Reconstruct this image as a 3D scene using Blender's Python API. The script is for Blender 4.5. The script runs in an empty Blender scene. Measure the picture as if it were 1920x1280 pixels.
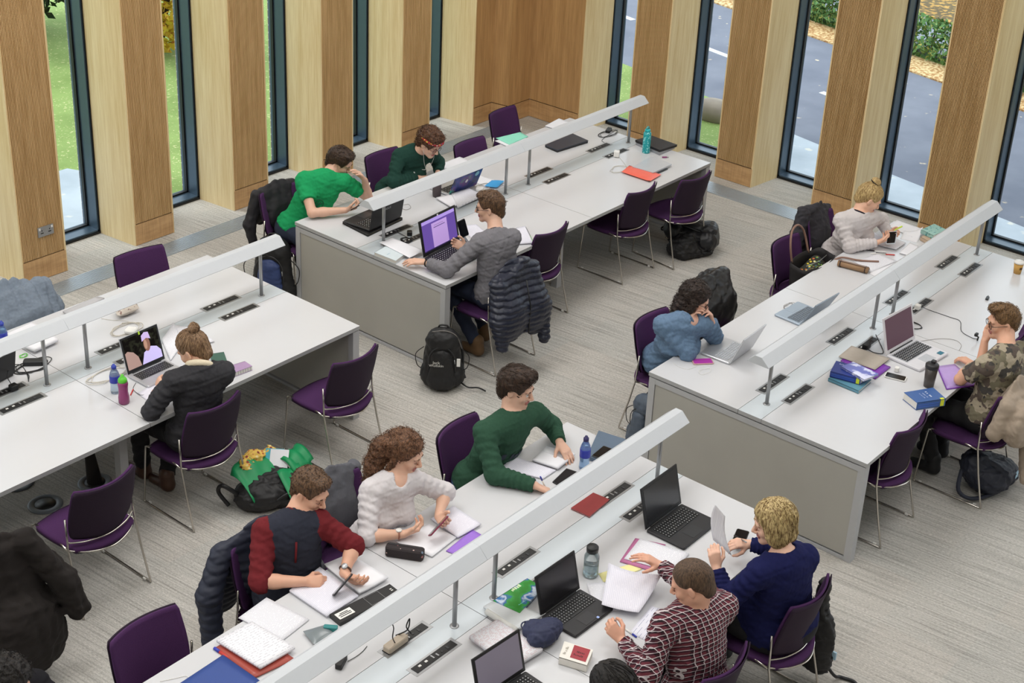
import bpy, bmesh, math, random
import numpy as np
from mathutils import Vector, Matrix
from math import radians as RAD, sin, cos, pi
random.seed(5)
SC=bpy.context.scene
COL=SC.collection
# ------------------------------------------------------------------ camera
def make_camera():
    cd=bpy.data.cameras.new('camera'); co=bpy.data.objects.new('camera',cd); COL.objects.link(co)
    yaw,pit,rol=0.6614,-0.4410,0.0554
    F=Vector((cos(pit)*cos(yaw),cos(pit)*sin(yaw),sin(pit)))
    r0=Vector((sin(yaw),-cos(yaw),0)); u0=r0.cross(F)
    R=cos(rol)*r0+sin(rol)*u0; U=-sin(rol)*r0+cos(rol)*u0
    m=Matrix.Identity(4)
    for i in range(3):
        m[i][0]=R[i]; m[i][1]=U[i]; m[i][2]=-F[i]
    m[0][3],m[1][3],m[2][3]=CAMX,CAMY,CAMZ
    co.matrix_world=m
    cd.sensor_width=36; cd.lens=2792.13*36/1920
    cd.shift_x=-39.0/1920; cd.shift_y=-145.0/1920
    cd.clip_end=200
    SC.camera=co
CAMX,CAMY,CAMZ=-6.4992,-8.1788,5.6087
make_camera()
SC.view_settings.view_transform='Standard'; SC.view_settings.look='None'
SC.view_settings.exposure=0.0; SC.view_settings.gamma=1; SC.view_settings.use_curve_mapping=False
# ------------------------------------------------------------------ light
W=bpy.data.worlds.new('sky'); SC.world=W; W.use_nodes=True
wn=W.node_tree.nodes; wl=W.node_tree.links
wn['Background'].inputs[0].default_value=(0.86,0.93,1.0,1); wn['Background'].inputs[1].default_value=2.35
def area(name,loc,size,power,col,rot=(0,0,0),sy=None):
    l=bpy.data.lights.new(name,'AREA'); l.size=size; l.energy=power; l.color=col
    if sy: l.shape='RECTANGLE'; l.size_y=sy
    o=bpy.data.objects.new(name,l); o.location=loc; o.rotation_euler=rot; COL.objects.link(o); return o
for i,(x,y) in enumerate([(-7,-1.5),(-2.5,-1.5),(2.0,-1.5),(-7,-6.5),(-2.5,-6.5),(2.0,-6.5)]):
    area('ceiling_light',(x,y,6.85),2.6,(150 if y>-4 else 98)*(.8 if x<-5 else 1.02),(1.0,0.985,0.965))
sun=bpy.data.lights.new('sun','SUN'); sun.energy=1.6; sun.angle=0.35; sun.color=(1,.96,.9)
so=bpy.data.objects.new('sun',sun); so.rotation_euler=(RAD(40),0,RAD(-150)); COL.objects.link(so)
# ------------------------------------------------------------------ materials
def lin(c):
    if isinstance(c,str):
        c=[int(c[i:i+2],16)/255 for i in (0,2,4)]
    return tuple(((v/12.92) if v<=.04045 else ((v+.055)/1.055)**2.4) for v in c)+(1,)
MATS={}
def newmat(name):
    m=bpy.data.materials.new(name); m.use_nodes=True
    nt=m.node_tree; b=nt.nodes['Principled BSDF']; MATS[name]=m
    return m,nt,nt.nodes,nt.links,b
def mapping(n,l,scale,kind='Object',rot=(0,0,0)):
    tc=n.new('ShaderNodeTexCoord'); mp=n.new('ShaderNodeMapping'); mp.inputs['Scale'].default_value=scale; mp.inputs['Rotation'].default_value=rot
    l.new(tc.outputs[kind],mp.inputs[0]); return mp
def noise(n,l,mp,scale,detail=3,rough=.5):
    t=n.new('ShaderNodeTexNoise'); t.inputs['Scale'].default_value=scale; t.inputs['Detail'].default_value=detail; t.inputs['Roughness'].default_value=rough
    l.new(mp.outputs[0],t.inputs['Vector']); return t
def ramp(n,l,src,stops):
    r=n.new('ShaderNodeValToRGB'); e=r.color_ramp.elements
    while len(e)<len(stops): e.new(.5)
    for i,(p,c) in enumerate(stops): e[i].position=p; e[i].color=lin(c)
    l.new(src,r.inputs[0]); return r
def bump(n,l,b,src,strength,dist=.002):
    bp=n.new('ShaderNodeBump'); bp.inputs['Strength'].default_value=strength; bp.inputs['Distance'].default_value=dist
    l.new(src,bp.inputs['Height']); l.new(bp.outputs[0],b.inputs['Normal'])
def mat(name,c,rough=.5,metal=0,var=.06,nscale=30,stretch=(1,1,1),bmp=0,emit=None,alpha=None,trans=0,spec=None,coat=0,bd=.002):
    if name in MATS: return MATS[name]
    m,nt,n,l,b=newmat(name)
    b.inputs['Roughness'].default_value=rough; b.inputs['Metallic'].default_value=metal
    c4=lin(c)
    mp=mapping(n,l,stretch); t=noise(n,l,mp,nscale)
    mix=n.new('ShaderNodeMix'); mix.data_type='RGBA'
    lo=tuple(max(0,v*(1-var)) for v in c4[:3])+(1,); hi=tuple(min(1,v*(1+var)) for v in c4[:3])+(1,)
    mix.inputs['A'].default_value=lo; mix.inputs['B'].default_value=hi
    l.new(t.outputs[0],mix.inputs['Factor']); l.new(mix.outputs['Result'],b.inputs['Base Color'])
    if bmp: bump(n,l,b,t.outputs[0],bmp,bd)
    if emit: b.inputs['Emission Color'].default_value=c4; b.inputs['Emission Strength'].default_value=emit
    if trans: b.inputs['Transmission Weight'].default_value=trans
    if alpha is not None: b.inputs['Alpha'].default_value=alpha
    if spec is not None: b.inputs['Specular IOR Level'].default_value=spec
    if coat: b.inputs['Coat Weight'].default_value=coat
    return m
def wood(name,dark,light,rough=.45,scale=(9,9,.5)):
    m,nt,n,l,b=newmat(name)
    mp=mapping(n,l,scale); t=noise(n,l,mp,3,6,.65)
    mp2=mapping(n,l,(60,60,1.2)); t2=noise(n,l,mp2,3,3,.5)
    add=n.new('ShaderNodeMath'); add.operation='MULTIPLY_ADD'; add.inputs[1].default_value=.45
    l.new(t2.outputs[0],add.inputs[0]); 
    mu=n.new('ShaderNodeMath'); mu.operation='MULTIPLY'; mu.inputs[1].default_value=.55; l.new(t.outputs[0],mu.inputs[0]); l.new(mu.outputs[0],add.inputs[2])
    r=ramp(n,l,add.outputs[0],[(.36,dark),(.62,light)])
    l.new(r.outputs[0],b.inputs['Base Color']); b.inputs['Roughness'].default_value=rough
    bump(n,l,b,t2.outputs[0],.12,.001)
    return m
M_RIB=wood('ribbed_oak_veneer','bc9561','e2be8a')
M_LITOAK=wood('window_lit_oak','d6bb88','eddab0',.4,(6,6,.35))  # oak of the side reveals, window light painted in as a paler colour
M_PANEL=wood('brown_oak_panel','a37c50','c99f6c',.45,(5,5,.3))
M_SKIRT=wood('skirting_oak','a98256','cfa676',.45,(1.2,1.2,8))
M_DARKGAP=mat('shadow_gap_black','1c140d',.8)
M_FRAME=mat('blue_grey_window_frame','465868',.32,.3,var=.04)
M_BLACKF=mat('black_window_gasket','0b0d10',.5)
M_WHITE=mat('white_laminate','cfcfd2',.22,var=.015,nscale=4,spec=.5)
M_STRIP=mat('bluish_centre_band','c6cdd2',.25,var=.015,nscale=4)  # slightly bluer tone along the middle of each desktop
M_EDGE=mat('grey_table_edging','a9a9aa',.5)
M_ENDF=mat('light_grey_powder_coat','b1b1b3',.5,var=.03)
M_ENDP=mat('warm_grey_panel','a9a69f',.6,var=.04,nscale=6)
M_CHROME=mat('polished_chrome','c8c3bc',.18,1,var=.02)
M_STEEL=mat('satin_steel','a5a6a8',.35,.7,var=.03)
M_BAR=mat('white_powder_coated_metal','c6c9ce',.38,var=.02)
M_LED=mat('warm_lamp_diffuser','fff0e4',.5,emit=.6)
M_PURPLE=mat('purple_upholstery','4a2b54',.9,var=.25,nscale=260,bmp=.5,spec=.2)
M_PURPLED=mat('dark_purple_upholstery','2e1a38',.9,var=.25,nscale=260,bmp=.5,spec=.2)
M_BACKSH=mat('dark_plum_back_shell','2d1f30',.75,var=.2,nscale=200,bmp=.3,spec=.25)
M_BLACKP=mat('black_plastic','131315',.45,var=.1)
M_DGREY=mat('dark_grey_plastic','2c2d30',.4,var=.1)
M_WPL=mat('white_plastic','e8e6e2',.35,var=.03)
M_CEIL=mat('white_ceiling_paint','eeeeec',.9,var=.02,nscale=2)
M_PLASTER=mat('white_plaster','dddbd6',.9,var=.02,nscale=2)
# carpet: fine streaks across tinted tiles
def carpet():
    m,nt,n,l,b=newmat('streaked_grey_carpet')
    pre=mapping(n,l,(1,1,1),rot=(0,0,RAD(CARPET_ROT)))
    def second(sc):
        q=n.new('ShaderNodeMapping'); q.inputs['Scale'].default_value=sc; l.new(pre.outputs[0],q.inputs[0]); return q
    mp=second((75,1.6,1)); t=noise(n,l,mp,1.0,4,.7)
    mp2=second((240,60,1)); t2=noise(n,l,mp2,1.0,2,.6)
    br=n.new('ShaderNodeTexBrick'); br.offset=0.0; br.inputs['Scale'].default_value=1; br.inputs['Brick Width'].default_value=.5; br.inputs['Row Height'].default_value=.5; br.inputs['Mortar Size'].default_value=0; br.inputs['Bias'].default_value=0
    br.inputs['Color1'].default_value=lin('c2c2bf'); br.inputs['Color2'].default_value=lin('d2cac3')
    mp3=mapping(n,l,(1,1,1)); l.new(mp3.outputs[0],br.inputs[0])
    r=ramp(n,l,t.outputs[0],[(.3,'b2b0ab'),(.5,'dad7d2'),(.7,'eeebe6')])
    mx=n.new('ShaderNodeMix'); mx.data_type='RGBA'; mx.blend_type='MULTIPLY'; mx.inputs['Factor'].default_value=.75
    l.new(r.outputs[0],mx.inputs['A'])
    r2=ramp(n,l,t2.outputs[0],[(.3,'b4b4b4'),(.7,'ffffff')]); l.new(r2.outputs[0],mx.inputs['B'])
    mx2=n.new('ShaderNodeMix'); mx2.data_type='RGBA'; mx2.blend_type='MULTIPLY'; mx2.inputs['Factor'].default_value=.9
    l.new(mx.outputs['Result'],mx2.inputs['A']); 
    g=n.new('ShaderNodeGamma'); g.inputs[1].default_value=.45; l.new(br.outputs[0],g.inputs[0]); l.new(g.outputs[0],mx2.inputs['B'])
    l.new(mx2.outputs['Result'],b.inputs['Base Color']); b.inputs['Roughness'].default_value=.95; b.inputs['Specular IOR Level'].default_value=.1
    bump(n,l,b,t2.outputs[0],.4,.003)
    return m
CARPET_ROT=-5
M_CARPET=carpet()
def brick():
    m,nt,n,l,b=newmat('grey_brown_brick')
    br=n.new('ShaderNodeTexBrick'); br.inputs['Scale'].default_value=1; br.inputs['Brick Width'].default_value=.225; br.inputs['Row Height'].default_value=.075; br.inputs['Mortar Size'].default_value=.008
    br.inputs['Color1'].default_value=lin('83726f'); br.inputs['Color2'].default_value=lin('9b8b86'); br.inputs['Mortar'].default_value=lin('b9b2ab')
    tc=n.new('ShaderNodeTexCoord'); sp=n.new('ShaderNodeSeparateXYZ'); cb=n.new('ShaderNodeCombineXYZ'); ad=n.new('ShaderNodeMath')
    l.new(tc.outputs['Object'],sp.inputs[0]); l.new(sp.outputs[0],ad.inputs[0]); l.new(sp.outputs[1],ad.inputs[1]); l.new(ad.outputs[0],cb.inputs[0]); l.new(sp.outputs[2],cb.inputs[1]); l.new(cb.outputs[0],br.inputs[0])
    l.new(br.outputs[0],b.inputs['Base Color']); b.inputs['Roughness'].default_value=.9
    return m
M_BRICK=brick()
def speckle(name,base,c2,scale,thr,c3=None,rough=.9,blur=.04,patch=None):
    m,nt,n,l,b=newmat(name)
    mp=mapping(n,l,(1,1,1)); t=noise(n,l,mp,scale,2,.5)
    r=ramp(n,l,t.outputs[0],[(thr-blur,base),(thr+blur,c2)])
    out=r.outputs[0]
    t3=noise(n,l,mp,1.3,4,.6)
    mx=n.new('ShaderNodeMix'); mx.data_type='RGBA'; mx.blend_type='MULTIPLY'; mx.inputs['Factor'].default_value=.6
    r3=ramp(n,l,t3.outputs[0],[(.3,c3 or 'a8a8a8'),(.7,'ffffff')]); l.new(out,mx.inputs['A']); l.new(r3.outputs[0],mx.inputs['B'])
    l.new(mx.outputs['Result'],b.inputs['Base Color']); b.inputs['Roughness'].default_value=rough
    return m
M_LAWN=speckle('autumn_lawn','8ea35a','ddd3a0',34,.66,'a2b27c')
M_ROAD=speckle('grey_asphalt','7b7d88','e9d2b0',7,.73,'b8bcc8')
M_LEAVES=speckle('fallen_leaves','b98f5c','ecd2a2',22,.5,'c09a6c')
M_PAVE=speckle('pale_paving','c3c9cf','e8e2d6',6,.68,'b4bac0')
M_DAMP=speckle('leafy_bank','6b5a38','c59a4e',12,.55,'8a7444')
# ------------------------------------------------------------------ object helpers
def tag(o,label=None,cat=None,group=None,kind=None):
    if label: o['label']=label
    if cat: o['category']=cat
    if group: o['group']=group
    if kind: o['kind']=kind
    return o
def empty(name,loc,rz=0):
    o=bpy.data.objects.new(name,None); o.location=loc; o.rotation_euler=(0,0,rz); o.empty_display_size=.1; COL.objects.link(o); return o
def thing(name,label,cat,loc,rz=0,group=None):
    return tag(empty(name,loc,rz),label,cat,group)
def kids(o): return [c for c in bpy.data.objects if c.parent==o]
def copy_tree(o,parent=None):
    c=o.copy(); COL.objects.link(c)
    if parent: c.parent=parent
    for ch in list(o.children): copy_tree(ch,c)
    return c
class MB:
    """collects shapes; build() links them as one mesh object"""
    def __init__(s): s.v=[]; s.f=[]; s.m=[]; s.sm=[]; s.mats=[]; s.cur=0; s.xf=Matrix.Identity(4)
    def mat(s,m):
        if m not in s.mats: s.mats.append(m)
        s.cur=s.mats.index(m); return s
    def add(s,vs,fs,smooth=False):
        o=len(s.v); s.v+= [tuple(s.xf@Vector(p)) for p in vs]
        for f in fs: s.f.append(tuple(i+o for i in f)); s.m.append(s.cur); s.sm.append(smooth)
        return s
    def box(s,c,size,rz=0,r=0,rx=0,ry=0):
        x,y,z=[d/2 for d in size]
        M=Matrix.Translation(c)@Matrix.Rotation(rz,4,'Z')@Matrix.Rotation(rx,4,'X')@Matrix.Rotation(ry,4,'Y')
        if r<=0:
            vs=[M@Vector(p) for p in ((-x,-y,-z),(x,-y,-z),(x,y,-z),(-x,y,-z),(-x,-y,z),(x,-y,z),(x,y,z),(-x,y,z))]
            return s.add(vs,[(0,3,2,1),(4,5,6,7),(0,1,5,4),(1,2,6,5),(2,3,7,6),(3,0,4,7)])
        # rounded vertical corners and softened top
        r=min(r,x*.98,y*.98); seg=5; rings=[]
        ez=min(r*.4,z*.5)
        for (zz,ins) in ((-z,ez),(-z+ez,0),(z-ez,0),(z,ez)):
            ring=[]
            for (cx,cy,a0) in ((x-r,y-r,0),(-x+r,y-r,90),(-x+r,-y+r,180),(x-r,-y+r,270)):
                for k in range(seg+1):
                    a=RAD(a0+90*k/seg); ring.append(M@Vector((cx+(r-ins)*cos(a),cy+(r-ins)*sin(a),zz)))
            rings.append(ring)
        n=len(rings[0]); vs=[p for q in rings for p in q]; fs=[tuple(range(n))[::-1],tuple(range(3*n,4*n))]
        for i in range(3):
            for k in range(n): fs.append((i*n+k,i*n+(k+1)%n,(i+1)*n+(k+1)%n,(i+1)*n+k))
        return s.add(vs,fs)
    def lathe(s,c,prof,seg=20,M=None,smooth=True):
        """prof: list of (r,z)"""
        T=Matrix.Translation(c)@(M or Matrix.Identity(4)); vs=[];fs=[]
        for r,z in prof:
            for k in range(seg):
                a=2*pi*k/seg; vs.append(T@Vector((r*cos(a),r*sin(a),z)))
        n=len(prof)
        for i in range(n-1):
            for k in range(seg): fs.append((i*seg+k,i*seg+(k+1)%seg,(i+1)*seg+(k+1)%seg,(i+1)*seg+k))
        fs.append(tuple(range(seg))[::-1]); fs.append(tuple(range((n-1)*seg,n*seg)))
        return s.add(vs,fs,smooth)
    def cyl(s,a,b,r,r2=None,seg=12):
        return s.tube([a,b],[r,r if r2 is None else r2],seg)
    def tube(s,path,r,seg=8,closed=False):
        P=[Vector(p) for p in path]; n=len(P)
        R=r if isinstance(r,(list,tuple)) else [r]*n
        vs=[];fs=[]; up=Vector((0,0,1)); prev=None
        for i in range(n):
            if closed: t=(P[(i+1)%n]-P[i-1])
            else: t=P[min(i+1,n-1)]-P[max(i-1,0)]
            if t.length<1e-9: t=Vector((0,0,1))
            t.normalize()
            if prev is None:
                a=t.cross(up)
                if a.length<.05: a=t.cross(Vector((1,0,0)))
            else:
                a=prev-t*prev.dot(t)
            a.normalize(); prev=a; b=t.cross(a)
            for k in range(seg):
                an=2*pi*k/seg; vs.append(P[i]+(a*cos(an)+b*sin(an))*R[i])
        m=n if closed else n-1
        for i in range(m):
            j=(i+1)%n
            for k in range(seg): fs.append((i*seg+k,i*seg+(k+1)%seg,j*seg+(k+1)%seg,j*seg+k))
        if not closed: fs.append(tuple(range(seg))[::-1]); fs.append(tuple(range((n-1)*seg,n*seg)))
        return s.add(vs,fs,True)
    def prism(s,poly,axis,a,b,smooth=False):
        """poly in the two other axes, extruded along axis from a to b"""
        n=len(poly); vs=[]
        for t in (a,b):
            for (p,q) in poly: vs.append({'x':(t,p,q),'y':(p,t,q),'z':(p,q,t)}[axis])
        fs=[tuple(range(n))[::-1],tuple(range(n,2*n))]+[(k,(k+1)%n,n+(k+1)%n,n+k) for k in range(n)]
        return s.add(vs,fs,smooth)
    def grid(s,nu,nv,fn,thick=0,smooth=True):
        """fn(u,v)->point; optional thickness gives it a back side"""
        P=[[Vector(fn(i/(nu-1),j/(nv-1))) for j in range(nv)] for i in range(nu)]
        vs=[P[i][j] for i in range(nu) for j in range(nv)]
        fs=[(i*nv+j,(i+1)*nv+j,(i+1)*nv+j+1,i*nv+j+1) for i in range(nu-1) for j in range(nv-1)]
        if thick:
            N=[]
            for i in range(nu):
                for j in range(nv):
                    du=P[min(i+1,nu-1)][j]-P[max(i-1,0)][j]; dv=P[i][min(j+1,nv-1)]-P[i][max(j-1,0)]
                    q=du.cross(dv); q=q.normalized() if q.length>1e-12 else Vector((0,0,1)); N.append(q)
            o=len(vs); vs=vs+[vs[k]-N[k]*thick for k in range(o)]
            fs=fs+[tuple(o+i for i in f[::-1]) for f in fs]
            rim=[(i,0) for i in range(nu)]+[(nu-1,j) for j in range(1,nv)]+[(i,nv-1) for i in range(nu-2,-1,-1)]+[(0,j) for j in range(nv-2,0,-1)]
            idx=[i*nv+j for i,j in rim]; m=len(idx)
            fs+=[(idx[k],o+idx[k],o+idx[(k+1)%m],idx[(k+1)%m]) for k in range(m)]
        return s.add(vs,fs,smooth)
    def build(s,name,m=None,parent=None,loc=None,rz=0,auto=True):
        me=bpy.data.meshes.new(name); me.from_pydata([tuple(p) for p in s.v],[],s.f)
        ms=s.mats or ([m] if m else [])
        for q in ms: me.materials.append(q)
        if s.mats and m and m not in s.mats: pass
        me.polygons.foreach_set('material_index',s.m)
        me.polygons.foreach_set('use_smooth',s.sm)
        me.update(); o=bpy.data.objects.new(name,me); COL.objects.link(o)
        if parent: o.parent=parent
        if loc is not None: o.location=loc
        o.rotation_euler[2]=rz
        bm=bmesh.new(); bm.from_mesh(me); bmesh.ops.recalc_face_normals(bm,faces=bm.faces); bm.to_mesh(me); bm.free()
        return o
def smoothpath(pts,n=6,closed=False):
    """Catmull-Rom through points"""
    P=[Vector(p) for p in pts]; out=[]; m=len(P)
    rng=range(m) if closed else range(m-1)
    for i in rng:
        if closed: p0,p1,p2,p3=P[i-1],P[i],P[(i+1)%m],P[(i+2)%m]
        else: p0,p1,p2,p3=P[max(i-1,0)],P[i],P[i+1],P[min(i+2,m-1)]
        for k in range(n):
            t=k/n; out.append(.5*((2*p1)+(-p0+p2)*t+(2*p0-5*p1+4*p2-p3)*t*t+(-p0+3*p1-3*p2+p3)*t**3))
    if not closed: out.append(P[-1])
    return out
# ================================================================== SETTING
H=.742
ZT=5.6            # top of the window strips
def setting():
    f=MB(); f.box((-3.0,-6.1,-.05),(18.6,16.72,.1)); o=f.build('floor',M_CARPET); tag(o,kind='structure')
    c=MB(); c.box((-3.0,-6.1,7.05),(19.6,18.2,.1)); tag(c.build('ceiling',M_CEIL),kind='structure')
    c=MB(); c.box((-3.0,-14.5,3.5),(18.6,.1,7.1)); tag(c.build('wall_front',M_PLASTER),kind='structure')
    c=MB(); c.box((-12.35,-6.1,3.5),(.1,16.7,7.1)); tag(c.build('wall_left',M_PLASTER),kind='structure')
setting()
def grille():
    b=MB().mat(mat('brushed_aluminium_grille','b9c0c6',.4,.6,var=.03))
    def strip(x0,y0,x1,y1,along):
        b.mat(MATS['brushed_aluminium_grille'])
        b.box(((x0+x1)/2,(y0+y1)/2,.002),(abs(x1-x0),abs(y1-y0),.004))
        n=11
        for k in range(n):
            t=(k+.5)/n
            if along=='x': b.box(((x0+x1)/2,y0+(y1-y0)*t,.006),(abs(x1-x0),abs(y1-y0)/n*.5,.006))
            else: b.box((x0+(x1-x0)*t,(y0+y1)/2,.006),(abs(x1-x0)/n*.5,abs(y1-y0),.006))
    strip(-6,1.46,5.4,1.675,'x')
    tag(b.build('trim_1'),kind='structure')
    b=MB().mat(MATS['brushed_aluminium_grille']); 
    g=b
    b.box((5.555,-5.4,.002),(.25,11.6,.004))
    for k in range(11): b.box((5.43+.25*(k+.5)/11,-5.4,.006),(.011,11.6,.006))
    tag(b.build('trim_2'),kind='structure')
grille()
# window walls are built in a local frame: s runs along the wall, d is the depth going outwards
class WallMap:
    """left wall: s=x, inner face y=1.815; right wall: s=-y, inner face x=5.84"""
    def __init__(s,kind): s.k=kind
    def __call__(s,a,d,z): return (a,1.815+d,z) if s.k=='L' else (5.84+d,-a,z)
def wbox(mb,w,a0,a1,d0,d1,z0,z1):
    vs=[w(*p) for p in ((a0,d0,z0),(a1,d0,z0),(a1,d1,z0),(a0,d1,z0),(a0,d0,z1),(a1,d0,z1),(a1,d1,z1),(a0,d1,z1))]
    mb.add(vs,[(0,3,2,1),(4,5,6,7),(0,1,5,4),(1,2,6,5),(2,3,7,6),(3,0,4,7)])
def wprism(mb,w,poly,z0,z1):
    n=len(poly); vs=[w(a,d,z0) for a,d in poly]+[w(a,d,z1) for a,d in poly]
    mb.add(vs,[tuple(range(n))[::-1],tuple(range(n,2*n))]+[(k,(k+1)%n,n+(k+1)%n,n+k) for k in range(n)])
def pillar(w,a0,a1,name,plain=False,left=True,right=True):
    """ribbed front between a0 and a1, pale splayed reveals running back to the window"""
    b=MB().mat(M_LITOAK)
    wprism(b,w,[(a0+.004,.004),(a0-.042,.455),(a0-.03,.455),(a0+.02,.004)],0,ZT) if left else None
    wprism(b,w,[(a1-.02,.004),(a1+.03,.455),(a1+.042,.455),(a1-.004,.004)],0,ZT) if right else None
    b.mat(M_DARKGAP); wbox(b,w,a0+.012,a1-.012,.012,.03,0,ZT)
    root=b.build(name); tag(root,kind='structure')
    r=MB().mat(M_RIB if not plain else M_PANEL)
    if plain:
        wbox(r,w,a0+.014,a1-.012,0,.014,.205,ZT)
    else:
        n=int(round((a1-a0-.03)/.0128)); st=(a1-a0-.03)/n
        for k in range(n):
            s0=a0+.015+k*st
            wprism(r,w,[(s0+.001,.0025),(s0+.0025,0),(s0+st*.52,0),(s0+st*.52+.0015,.0025),(s0+st*.52+.0015,.014),(s0+.001,.014)],.205,ZT)
    r.build('ribbed_panel' if not plain else 'panel',parent=root)
    s=MB().mat(M_SKIRT); wbox(s,w,a0+.014,a1-.014,0,.014,.004,.195); s.build('skirting_board',parent=root)
    return root
def window(w,a0,a1,n):
    """frame between the pillars' back edges: outer gasket, deep blue-grey liner, glass, brick reveal outside"""
    b=MB().mat(M_BLACKF); t=.012
    wbox(b,w,a0-t,a0+.004,.44,.475,0,ZT); wbox(b,w,a1-.004,a1+t,.44,.475,0,ZT); wbox(b,w,a0,a1,.44,.475,0,.02)
    b.mat(M_FRAME)
    wbox(b,w,a0-.02,a0+.016,.452,.66,.0,ZT); wbox(b,w,a1-.016,a1+.02,.452,.66,.0,ZT); wbox(b,w,a0-.02,a1+.02,.452,.66,.0,.035)
    b.mat(M_BLACKF)
    wbox(b,w,a0+.012,a0+.03,.585,.62,.03,ZT); wbox(b,w,a1-.03,a1-.012,.585,.62,.03,ZT); wbox(b,w,a0+.012,a1-.012,.585,.62,.03,.05)
    root=b.build('window_%d'%n); tag(root,kind='structure')
    g=MB().mat(M_GLASS); wbox(g,w,a0+.02,a1-.02,.598,.606,.045,ZT); g.build('pane',parent=root)
    return root
def glassmat():
    m,nt,n,l,b=newmat('window_glass')
    n.remove(b); out=n['Material Output']
    tr=n.new('ShaderNodeBsdfTransparent'); gl=n.new('ShaderNodeBsdfGlossy'); gl.inputs['Roughness'].default_value=.02
    tr.inputs[0].default_value=(.93,.97,.98,1); lw=n.new('ShaderNodeLayerWeight'); lw.inputs[0].default_value=.5; fr=n.new('ShaderNodeMath'); fr.operation='POWER'; fr.inputs[1].default_value=4.0; l.new(lw.outputs['Facing'],fr.inputs[0]); mx=n.new('ShaderNodeMixShader')
    l.new(fr.outputs[0],mx.inputs[0]); l.new(tr.outputs[0],mx.inputs[1]); l.new(gl.outputs[0],mx.inputs[2]); l.new(mx.outputs[0],out.inputs['Surface'])
    return m
M_GLASS=glassmat()
LW,RW=WallMap('L'),WallMap('R')
def facade(w,a0s,width,last=None,name='wall_back',start=1):
    n=start
    for i,a in enumerate(a0s):
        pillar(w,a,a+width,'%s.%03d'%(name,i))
        window(w,a+width+.045,a+PER-.045,n); n+=1
        # brick outer pier behind each pillar
        p=MB().mat(M_BRICK); wbox(p,w,a-.045,a+width+.045,.60,.69,-.3,ZT); tag(p.build(name+'_pier.%03d'%i),kind='structure')
    return n
PER=1.117
n=facade(LW,[.664+PER*k for k in range(-6,4)],.433,name='wall_back')
PER=1.122
n=facade(RW,[.856-1.388*0+PER*k-1.122*1 for k in range(0,8)],.446,name='wall_right',start=n)
# corner piece: flush stub, small step, deep corner, recessed panel
def corner():
    b=MB().mat(M_LITOAK)
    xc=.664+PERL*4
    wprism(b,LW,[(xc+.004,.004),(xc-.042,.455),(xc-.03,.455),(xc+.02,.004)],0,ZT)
    # right-wall side reveal of the recessed panel
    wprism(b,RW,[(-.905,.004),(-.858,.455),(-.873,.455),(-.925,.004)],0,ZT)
    root=b.build('wall_corner'); tag(root,kind='structure')
    r=MB().mat(M_PANEL); s=MB().mat(M_SKIRT); g=MB().mat(M_DARKGAP)
    path=[(xc+.014,1.815),(5.44,1.815),(5.47,1.60),(5.84,1.60),(5.84,.915)]
    for mb,z0,z1,off in ((r,.205,ZT,0),(s,.004,.195,0),(g,0,ZT,.014)):
        for (x0,y0),(x1,y1) in zip(path[:-1],path[1:]):
            d=Vector((x1-x0,y1-y0,0)).normalized(); nn=Vector((-d.y,d.x,0)) # outward
            p=[Vector((x0,y0,0))+nn*off,Vector((x1,y1,0))+nn*off,Vector((x1,y1,0))+nn*(off+.014),Vector((x0,y0,0))+nn*(off+.014)]
            mb.add([(q.x,q.y,z0) for q in p]+[(q.x,q.y,z1) for q in p],[(3,2,1,0),(4,5,6,7),(0,1,5,4),(1,2,6,5),(2,3,7,6),(3,0,4,7)])
    r.build('panel',parent=root); s.build('skirting_board',parent=root); g.build('backing',parent=root)
    p=MB().mat(M_BRICK); p.box((5.8,2.46,2.6),(1.25,.09,5.8)); p.box((6.49,1.7,2.6),(.09,1.6,5.8)); tag(p.build('wall_corner_pier'),kind='structure')
PERL=1.117
corner()
# first window on the right wall (between the corner panel and the first pillar)
window(RW,-.86+.0,-.266-.045,60)
# upper wall above the strips
def upper():
    b=MB().mat(M_PANEL); b.box((-3.0,2.25,6.3),(18.6,.6,1.45)); b.box((6.2,-6.1,6.3),(.6,17,1.45)); tag(b.build('wall_upper'),kind='structure')
upper()
def pillar_socket():
    w=LW; t=thing('wall_socket','brushed steel double power socket on the ribbed pillar at the left','socket',(-0.207,1.813,0.428))
    b=MB().mat(M_STEEL); b.box((0,-.004,0),(.146,.008,.086)); b.build('faceplate',parent=t)
    for sx in (-.036,.036):
        c=MB().mat(M_BLACKP)
        c.box((sx,-.0085,-.012),(.026,.002,.008)); c.box((sx,-.0085,.01),(.007,.002,.012)); c.build('socket_hole',parent=t)
        s=MB().mat(M_WPL); s.box((sx*1.6,-.010,.026),(.014,.006,.018)); s.build('switch',parent=t)
pillar_socket()
# ------------------------------------------------------------------ outdoors
def ground(name,poly,z,m,kind='structure'):
    b=MB().mat(m); n=len(poly); b.add([(x,y,z) for x,y in poly]+[(x,y,z-.08) for x,y in poly],[tuple(range(n)),tuple(range(n,2*n))[::-1]]+[(k,n+k,n+(k+1)%n,(k+1)%n) for k in range(n)])
    return tag(b.build(name),kind=kind)
def line(p,q,t): return (p[0]+(q[0]-p[0])*t,p[1]+(q[1]-p[1])*t)
ground('lawn',[(-30,2.5),(40,2.5),(40,40),(-30,40)],-.22,M_LAWN)
ground('verge_lawn',[(6.5,-30),(40,-30),(40,2.5),(6.5,2.5)],-.22,M_LAWN)
ground('lawn_corner',[(6.4,2.9),(8.65,2.9),(8.2,.6),(7.95,-.35),(6.4,-.35)],-.12,M_LAWN)
ground('path',[(-30,2.4),(.9,2.4),(1.9,3.25),(1.55,4.1),(-30,4.6)],-.17,M_PAVE)
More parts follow.
